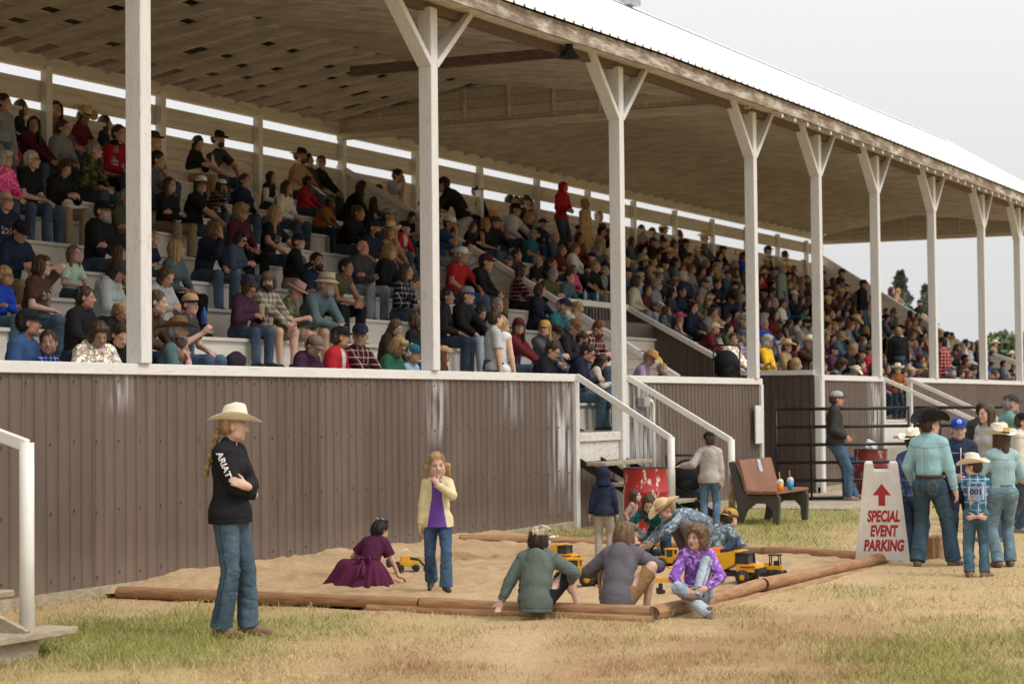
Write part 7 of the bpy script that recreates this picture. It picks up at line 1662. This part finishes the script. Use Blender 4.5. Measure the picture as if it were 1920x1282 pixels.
# drums
def drum(label, loc, mat, trash=False):
    t = thing('steel_drum', label, 'barrel', loc, 0, 'red steel drums'); r, h = .29, .88; pf = [(.001, .02), (r - .02, .02), (r, 0), (r + .006, .01), (r, .03)]
    for z in (.30, .58): pf += [(r, z - .03), (r + .012, z - .012), (r + .012, z + .012), (r, z + .03)]
    pf += [(r, h - .03), (r + .008, h - .012), (r + .004, h), (r - .012, h), (r - .016, h - .03), (r - .02, .1), (.001, .1)]
    MB().lathe(pf, 40).build('drum_body', mat, t); MB().lathe([(r - .004, h - .004), (r + .01, h - .004), (r + .012, h + .006), (r, h + .012), (r - .012, h + .004)], 40).build('rim', 'dark_steel', t); return t
q = G(1212, 1004); drum('bright red steel drum with flaking white patches in front of the white railed stairs', (q[0], q[1], 0), 'barrel_red'); q2 = G(1634, 936); drum('dull red worn steel drum behind the black pipe fence', (q2[0], q2[1], 0), 'barrel_dull')
v = Vol((-.2, -.2, -.1), (.2, .2, .2), .012); v.ell((0, 0, .02), (.14, .12, .09), None, .03); v.ell((.05, .03, .08), (.07, .06, .07), None, .03); me = finish('rubbish_bag', v, .03, (14, 14, 14), None, 0, .015, (30, 30, 30)); b = link('rubbish_bag', me, 'print_white', None, (q2[0], q2[1], .90)); tag(b, 'crumpled white plastic bag poking from the dull red drum', 'bag')
q3 = G(1600, 932); bn = thing('recycling_bin', 'narrow blue bin between the leaning man and the dull red drum', 'bin', (q3[0] + .15, q3[1] + .1, 0)); MB().lathe([(.001, .01), (.14, .01), (.17, .72), (.175, .74), (.15, .74), (.13, .1), (.001, .1)], 24).build('bin_body', 'bin_blue', bn); MB().cbox((0, .1, .95), (.28, .02, .32)).build('bin_sign', 'bin_blue', bn, .01)
# bench with two slush drinks
q = G(1468, 984); bx, by = q[0] + .0, q[1] + .05
bt = thing('park_bench', 'brown plank bench with heavy dark side frames on the grass before the siding', 'bench', (bx, by, 0))
side = [(0, 0), (.085, 0), (.10, .20), (.20, .30), (.34, .30), (.47, .20), (.56, 0), (.66, 0), (.62, .26), (.74, .88), (.66, .90), (.50, .44), (.48, .43), (.02, .43), (-.02, .38)]
for x in (0., 1.30):
    m = MB(); m.raw([(x + dx, y, z) for dx in (-.04, .04) for (y, z) in side], [tuple(range(15)), tuple(range(29, 14, -1))] + [(i, (i + 1) % 15, (i + 1) % 15 + 15, i + 15) for i in range(15)]); m.build('side_frame', 'bench_dark', bt, .012)
pr(MB().cbox((.65, .11, .455), (1.5, .20, .045)), 'seat_plank', 'bench_brown', bt, .006); pr(MB().cbox((.65, .34, .455), (1.5, .20, .045)), 'seat_plank', 'bench_brown', bt, .006)
Mb = Matrix.Translation((.65, .53, .69)) @ Matrix.Rotation(R(-15), 4, 'X'); pr(MB().cbox((0, 0, 0), (1.42, .045, .46), Mb), 'backrest', 'bench_brown', bt, .006)
pl = MB().cbox((.08, -.030, .12), (.16, .008, .20), Mb); p_ = pr(pl, 'plaque', 'grey_metal', bt, .003); mb = MB()
for i in range(4): mb.cbox((.08, -.036, .185 - .042 * i), (.11 - .02 * (i % 2), .003, .018), Mb)
mb.build('plaque_line', 'print_white', p_)
def cup(label, px, py, c, straw):
    q_ = G(px, py, .478); t = thing('slush_cup', label, 'cup', (q_[0], q_[1], .478), 0, 'slush drinks on the bench'); nm = 'slush_' + straw
    paint_mat(nm, c, .25); MB().lathe([(.001, .0), (.036, .0), (.050, .115), (.001, .115)], 22).build('drink', nm, t)
    MB().lathe([(.051, .115), (.053, .122), (.046, .15), (.03, .172), (.012, .18), (.012, .178), (.028, .168), (.044, .148)], 22).build('dome_lid', 'clear_lid', t); MB().tube([(0, 0, .1), (-.012, 0, .17), (-.035, 0, .27)], .007, 8).build('straw', 'toy_orange' if straw == 'blue' else 'toy_yellow', t)
m, n, l, b = new_mat('clear_lid'); b.inputs['Base Color'].default_value = (.85, .88, .9, 1); b.inputs['Roughness'].default_value = .15; b.inputs['Alpha'].default_value = .55
cup('orange slush drink with yellow straw on the bench', 1463, 921, (.85, .30, .01), 'orange'); cup('blue slush drink with red straw on the bench', 1482, 917, (.02, .36, .68), 'blue')
# prams
def pram(label, loc, rz, s=1., folded=False):
    t = thing('pushchair', label, 'pushchair', loc, rz); t.scale = (s, s, s)
    v = Vol((-.35, -.5, .2), (.35, .5, 1.15), .02); v.ell((0, .02, .66), (.25, .33, .30), None, .02); v.ell((0, -.10, .60), (.21, .36, .25), None, .02, (), True); v.cut(A(0, 0, .55), unit((0, -.5, -1))); me = finish('canopy', v, .01, (6, 6, 6)); c = child_of(t, 'canopy', me, 'cloth', (.018, .018, .02))
    v = Vol((-.3, -.5, .1), (.3, .5, .8), .02); v.cap((0, .18, .62), (0, .05, .36), .17, .17, k=.05); v.cap((0, .05, .36), (0, -.25, .36), .17, .15, k=.05); v.ell((0, -.12, .58), (.13, .22, .2), None, .03, (), True); child_of(t, 'seat', finish('seat', v, .008, (8, 8, 8)), 'cloth', (.03, .03, .033))
    for sx in (1, -1): MB().tube([(sx * .24, .45, 1.0), (sx * .24, .30, .75), (sx * .24, -.1, .3), (sx * .2, -.42, .13)], .014, 8).tube([(sx * .24, .3, .75), (sx * .25, .35, .14)], .014, 8).build('frame_tube', 'dark_steel', t)
    MB().tube([(.24, .45, 1.0), (.2, .5, 1.03), (-.2, .5, 1.03), (-.24, .45, 1.0)], .018, 8).build('handle', 'black_steel', t)
    for (x, y, r) in ((.27, .35, .14), (-.27, .35, .14), (.0, -.45, .12)): MB().tube([(x + r * 0, y + r * math.cos(a), r + r * math.sin(a)) for a in np.linspace(0, 6.283, 20)], .022, 8, caps=False).build('wheel', 'tyre', t)
    return t
c = FY(1366, 690, 1.15); pram('black pushchair hood showing over the white rail beside the fourth post', (c[0], 1.2, 1.755), R(112), 1.0)
c = G(1400, 975); pram('dark pushchair parked behind the bench back beside the rusty rail post', (c[0] - .45, c[1] + .75, 0), R(100), .95)
# parking sign
sg = thing('parking_sign', 'white folding sign with red arrow reading SPECIAL EVENT PARKING', 'sign', tuple(G(1655, 1057)), R(-64 - 10))
def leaf(sgn):
    m = MB(); n_ = [(-.29, 0), (-.22, 0), (-.20, .04), (.20, .04), (.22, 0), (.29, 0), (.175, 1.08), (.165, 1.11), (.09, 1.11), (.075, 1.02), (-.075, 1.02), (-.09, 1.11), (-.165, 1.11), (-.175, 1.08)]
    M = Matrix.Translation((0, 0 if sgn < 0 else .50, 0)) @ Matrix.Rotation(R(-12.5 * -sgn * -1 if sgn < 0 else 12.5), 4, 'X')
    return m.prism(n_, .035, M), M
m, Mf = leaf(-1); fp = pr(m, 'front_panel', 'sign_white', sg, .008); m, _ = leaf(1); pr(m, 'rear_panel', 'sign_white', sg, .008)
def on_panel(me, name, x, z, off=-.0185):
    o = link(name, me, 'print_red', fp); o.matrix_local = Mf @ Matrix.Translation((x, off, z)) @ Matrix.Rotation(R(90), 4, 'X'); return o
for i, (w_, z, sx) in enumerate((('SPECIAL', .475, .66), ('EVENT', .315, .66), ('PARKING', .155, .70))): on_panel(text_mesh(w_, .165, .045, .18, sx * .86, .0012), 'lettering', .012, z)
ar = MB().raw([(-.035, .645, 0), (.035, .645, 0), (.035, .76, 0), (.095, .76, 0), (0, .885, 0), (-.095, .76, 0), (-.035, .76, 0)], [(0, 1, 2, 6), (3, 4, 5), (2, 3, 5, 6)]).mesh('arrow'); on_panel(ar, 'arrow', .0, 0, -.0192)
tag(MB().cbox((0, 0, .12), (.55, .12, .24)).build('timber_block', 'log_wood', None, .01, loc=tuple(G(1765, 1046) + A(.1, .1, 0))), 'squared timber block on the grass behind the aqua shirt boy', 'timber')
# pipe fence
fdir = np.array([.438, -.899]); f0 = np.array([33.35, -.28])
def panel(a, ln, label):
    t = thing('pipe_fence', label, 'fence', (a[0], a[1], 0), math.atan2(fdir[1], fdir[0]), 'black pipe fence panels')
    for i in range(6):
        z = .05 + .312 * i; MB().tube([(0, 0, z), (ln, 0, z)], .029, 10).build('rail', 'black_steel', t)
    for x in (0, ln * .26, ln): MB().tube([(x, 0, 0), (x, 0, 1.64)], .026 if x in (0, ln) else .02, 10).build('upright', 'black_steel', t)
    return t
panel(f0, 2.32, 'black pipe fence panel in front of the walk-through and leaning man'); panel(f0 + fdir * 2.43, 1.7, 'black pipe fence panel behind the children by the sign')
# things people hold or set down
def paper(px, py, y, rz, label): p = FY(px, py, y); tag(MB().raw([(-.10, -.14, 0), (.10, -.14, .004), (.10, .14, .012), (-.10, .14, .0), (-.10, -.14, -.002), (.10, -.14, .002), (.10, .14, .010), (-.10, .14, -.002)], [(0, 1, 2, 3), (7, 6, 5, 4), (0, 4, 5, 1), (1, 5, 6, 2), (2, 6, 7, 3), (3, 7, 4, 0)]).build('paper_programme', 'print_white', None, 0, loc=tuple(p)), label, 'programme', 'printed programmes').rotation_euler = (R(35), R(8), rz)
paper(92, 402, TIER_Y(6) - .05, .4, 'white programme on the lap of the white haired man'); paper(598, 358, TIER_Y(8) - .05, 0, 'white programme on the lap of the woman at the back post'); paper(1460, 690, TIER_Y(0) - .1, .2, 'white programme on the lap of the woman in yellow'); paper(1245, 572, TIER_Y(4) - .1, 0, 'white programme on the lap of the lady in grey tee'); paper(1330, 610, TIER_Y(2), .3, 'white programme beside the woman in olive tee'); paper(1155, 728, .55, .4, 'white programme held by the woman beside the stair post')
def small_cup(px, py, y, label): p = FY(px, py, y); tag(MB().lathe([(.001, 0), (.03, 0), (.042, .13), (.046, .135), (.001, .14)], 16).tube([(0, 0, .13), (.015, 0, .21)], .004, 6).build('iced_drink', simple('iced', (.55, .48, .38), .4) if 'iced' not in MATS else 'iced', None, 0, loc=tuple(p)), label, 'cup', 'drink cups')
small_cup(120, 398, TIER_Y(6) + .06, 'clear iced drink standing on the bench behind the white haired man'); small_cup(491, 590, TIER_Y(2) - .1, 'iced coffee held by the person in the purple hoodie')
paint_mat('bottle_blue', (.25, .45, .60), .2)
for px in (1097, 1120): tag(MB().lathe([(.001, 0), (.034, 0), (.034, .13), (.018, .17), (.013, .2), (.001, .205)], 14).build('water_bottle', 'bottle_blue', None, 0, loc=(FY(px, 574, B_[0][1] + .03)[0], B_[0][1] + .03, zc + .113)), 'water bottle on the white cap of the cross wall, %s one' % ('left' if px < 1100 else 'right'), 'bottle', 'water bottles')
p = FY(383, 607, TIER_Y(2) - .12); tag(MB().lathe([(.001, 0), (.033, 0), (.033, .13), (.016, .17), (.012, .2), (.001, .205)], 14).build('water_bottle', 'bin_blue', None, 0, loc=tuple(p)), 'blue labelled bottle held by the man in the tan cap', 'bottle')
v = Vol((-.3, -.2, -.05), (.3, .2, .3), .012); v.ell((0, 0, .10), (.16, .10, .12), None, .03); v.cap((-.12, 0, .14), (.12, 0, .14), .05, k=.03); c = FY(440, 655, TIER_Y(1) + .2); b = link('backpack', finish('backpack', v, .012, (9, 9, 9)), None, None, (c[0], TIER_Y(1) + .18, TIER_Z(1) + .0)); b.data.materials.append(MATS['cloth']); b.color = (.03, .025, .035, 1); tag(b, 'dark backpack on the bench beside the purple hoodie', 'backpack')
# trees beyond the far end
def leafy(name, label, base, h, rad, kind, seed, cols, n=5000, leaf=.28):
    t = thing(name, label, 'tree', base, 0, 'trees beyond the stand'); rg = np.random.default_rng(seed); MB().tube([(0, 0, 0), (.05, 0, h * .45), (0, .05, h * .92)], [h * .022, h * .014, h * .004], 8).build('trunk', 'log_wood', t)
    if kind == 'conifer':
        z = h * (.10 + .90 * rg.random(n) ** .9); lay = .75 + .25 * np.sin(z / h * 60 + rg.random(n)); r = rad * (1 - z / h) ** .8 * lay * np.sqrt(rg.random(n)) * (1 + .25 * np.sin(rg.random(n) * 6)); a = rg.uniform(0, 6.283, n); P = np.stack([r * np.cos(a), r * np.sin(a), z - r * .25], -1)
    else:
        nc = 26; cz = rg.uniform(.30, .92, nc) * h; rr2 = rad * np.sqrt(np.clip(1 - ((cz / h - .58) / .46) ** 2, .05, 1)); ca_ = rg.uniform(0, 6.283, nc); cr_ = rr2 * np.sqrt(rg.random(nc)); C = np.stack([cr_ * np.cos(ca_), cr_ * np.sin(ca_), cz], -1); i = rg.integers(0, nc, n); d = rg.normal(size=(n, 3)); d /= np.linalg.norm(d, axis=1, keepdims=True); P = C[i] + d * (rad * .38 * rg.random((n, 1)) ** .4)
    u1 = rg.normal(size=(n, 3)); u1 /= np.linalg.norm(u1, axis=1, keepdims=True); u2 = np.cross(u1, rg.normal(size=(n, 3))); u2 /= np.linalg.norm(u2, axis=1, keepdims=True); s_ = leaf * rg.uniform(.6, 1.3, (n, 1))
    V = np.stack([P - u1 * s_ - u2 * s_ * .5, P + u1 * s_ - u2 * s_ * .5, P + u1 * s_ + u2 * s_ * .5, P - u1 * s_ + u2 * s_ * .5], 1).reshape(-1, 3); me = np_mesh('crown', V, np.arange(4 * n).reshape(-1, 4), False); link('crown', me, cols, t); return t
simple('needle_green', (.105, .125, .10), .9, var=.4, scale=.9, bmp=0); simple('leaf_green', (.17, .22, .09), .8, var=.4, scale=.6, bmp=0); simple('leaf_dark', (.13, .18, .08), .8, var=.4, scale=.6, bmp=0)  # needle colour lightened to stand in for distance haze
def far(px, d):
    r = W2C @ np.array([px - 960., 0., 3733.33]); r = r / math.hypot(r[0], r[1]); return (r[0] * d, -DIST + r[1] * d, 0)
leafy('spruce_tree', 'tall dark spruce rising behind the far end of the crowd', far(1690, 150), 11.2, 3.4, 'conifer', 1, 'needle_green', 3200, .30); leafy('spruce_tree', 'thin pointed spruce just right of the tall dark one', far(1737, 150), 10.2, 1.9, 'conifer', 2, 'needle_green', 1800, .24)
for i, (px, d, h, r) in enumerate(((1868, 190, 6.6, 4.0), (1900, 180, 6.9, 4.2), (1935, 200, 7.6, 4.4), (1845, 230, 6.8, 4.), (1975, 185, 7.4, 4.5))):
    leafy('broadleaf_tree', ['round bright green tree at the left of the far row by the last post', 'bright green tree in the middle of the far row', 'taller green tree at the right end of the picture', 'farthest paler green tree behind the last post', 'green tree past the right edge of the picture'][i], far(px, d), h, r, 'broad', 10 + i, 'leaf_green' if i % 2 == 0 else 'leaf_dark', 7000, .24)
o_ = link('lettering', text_mesh('V      .', .26, .02, 0, 1., .002), 'print_dark', bpy.data.objects['seat_sign']); o_.location = (-.05, -.024, -.1); o_.rotation_euler = (R(90), 0, 0)
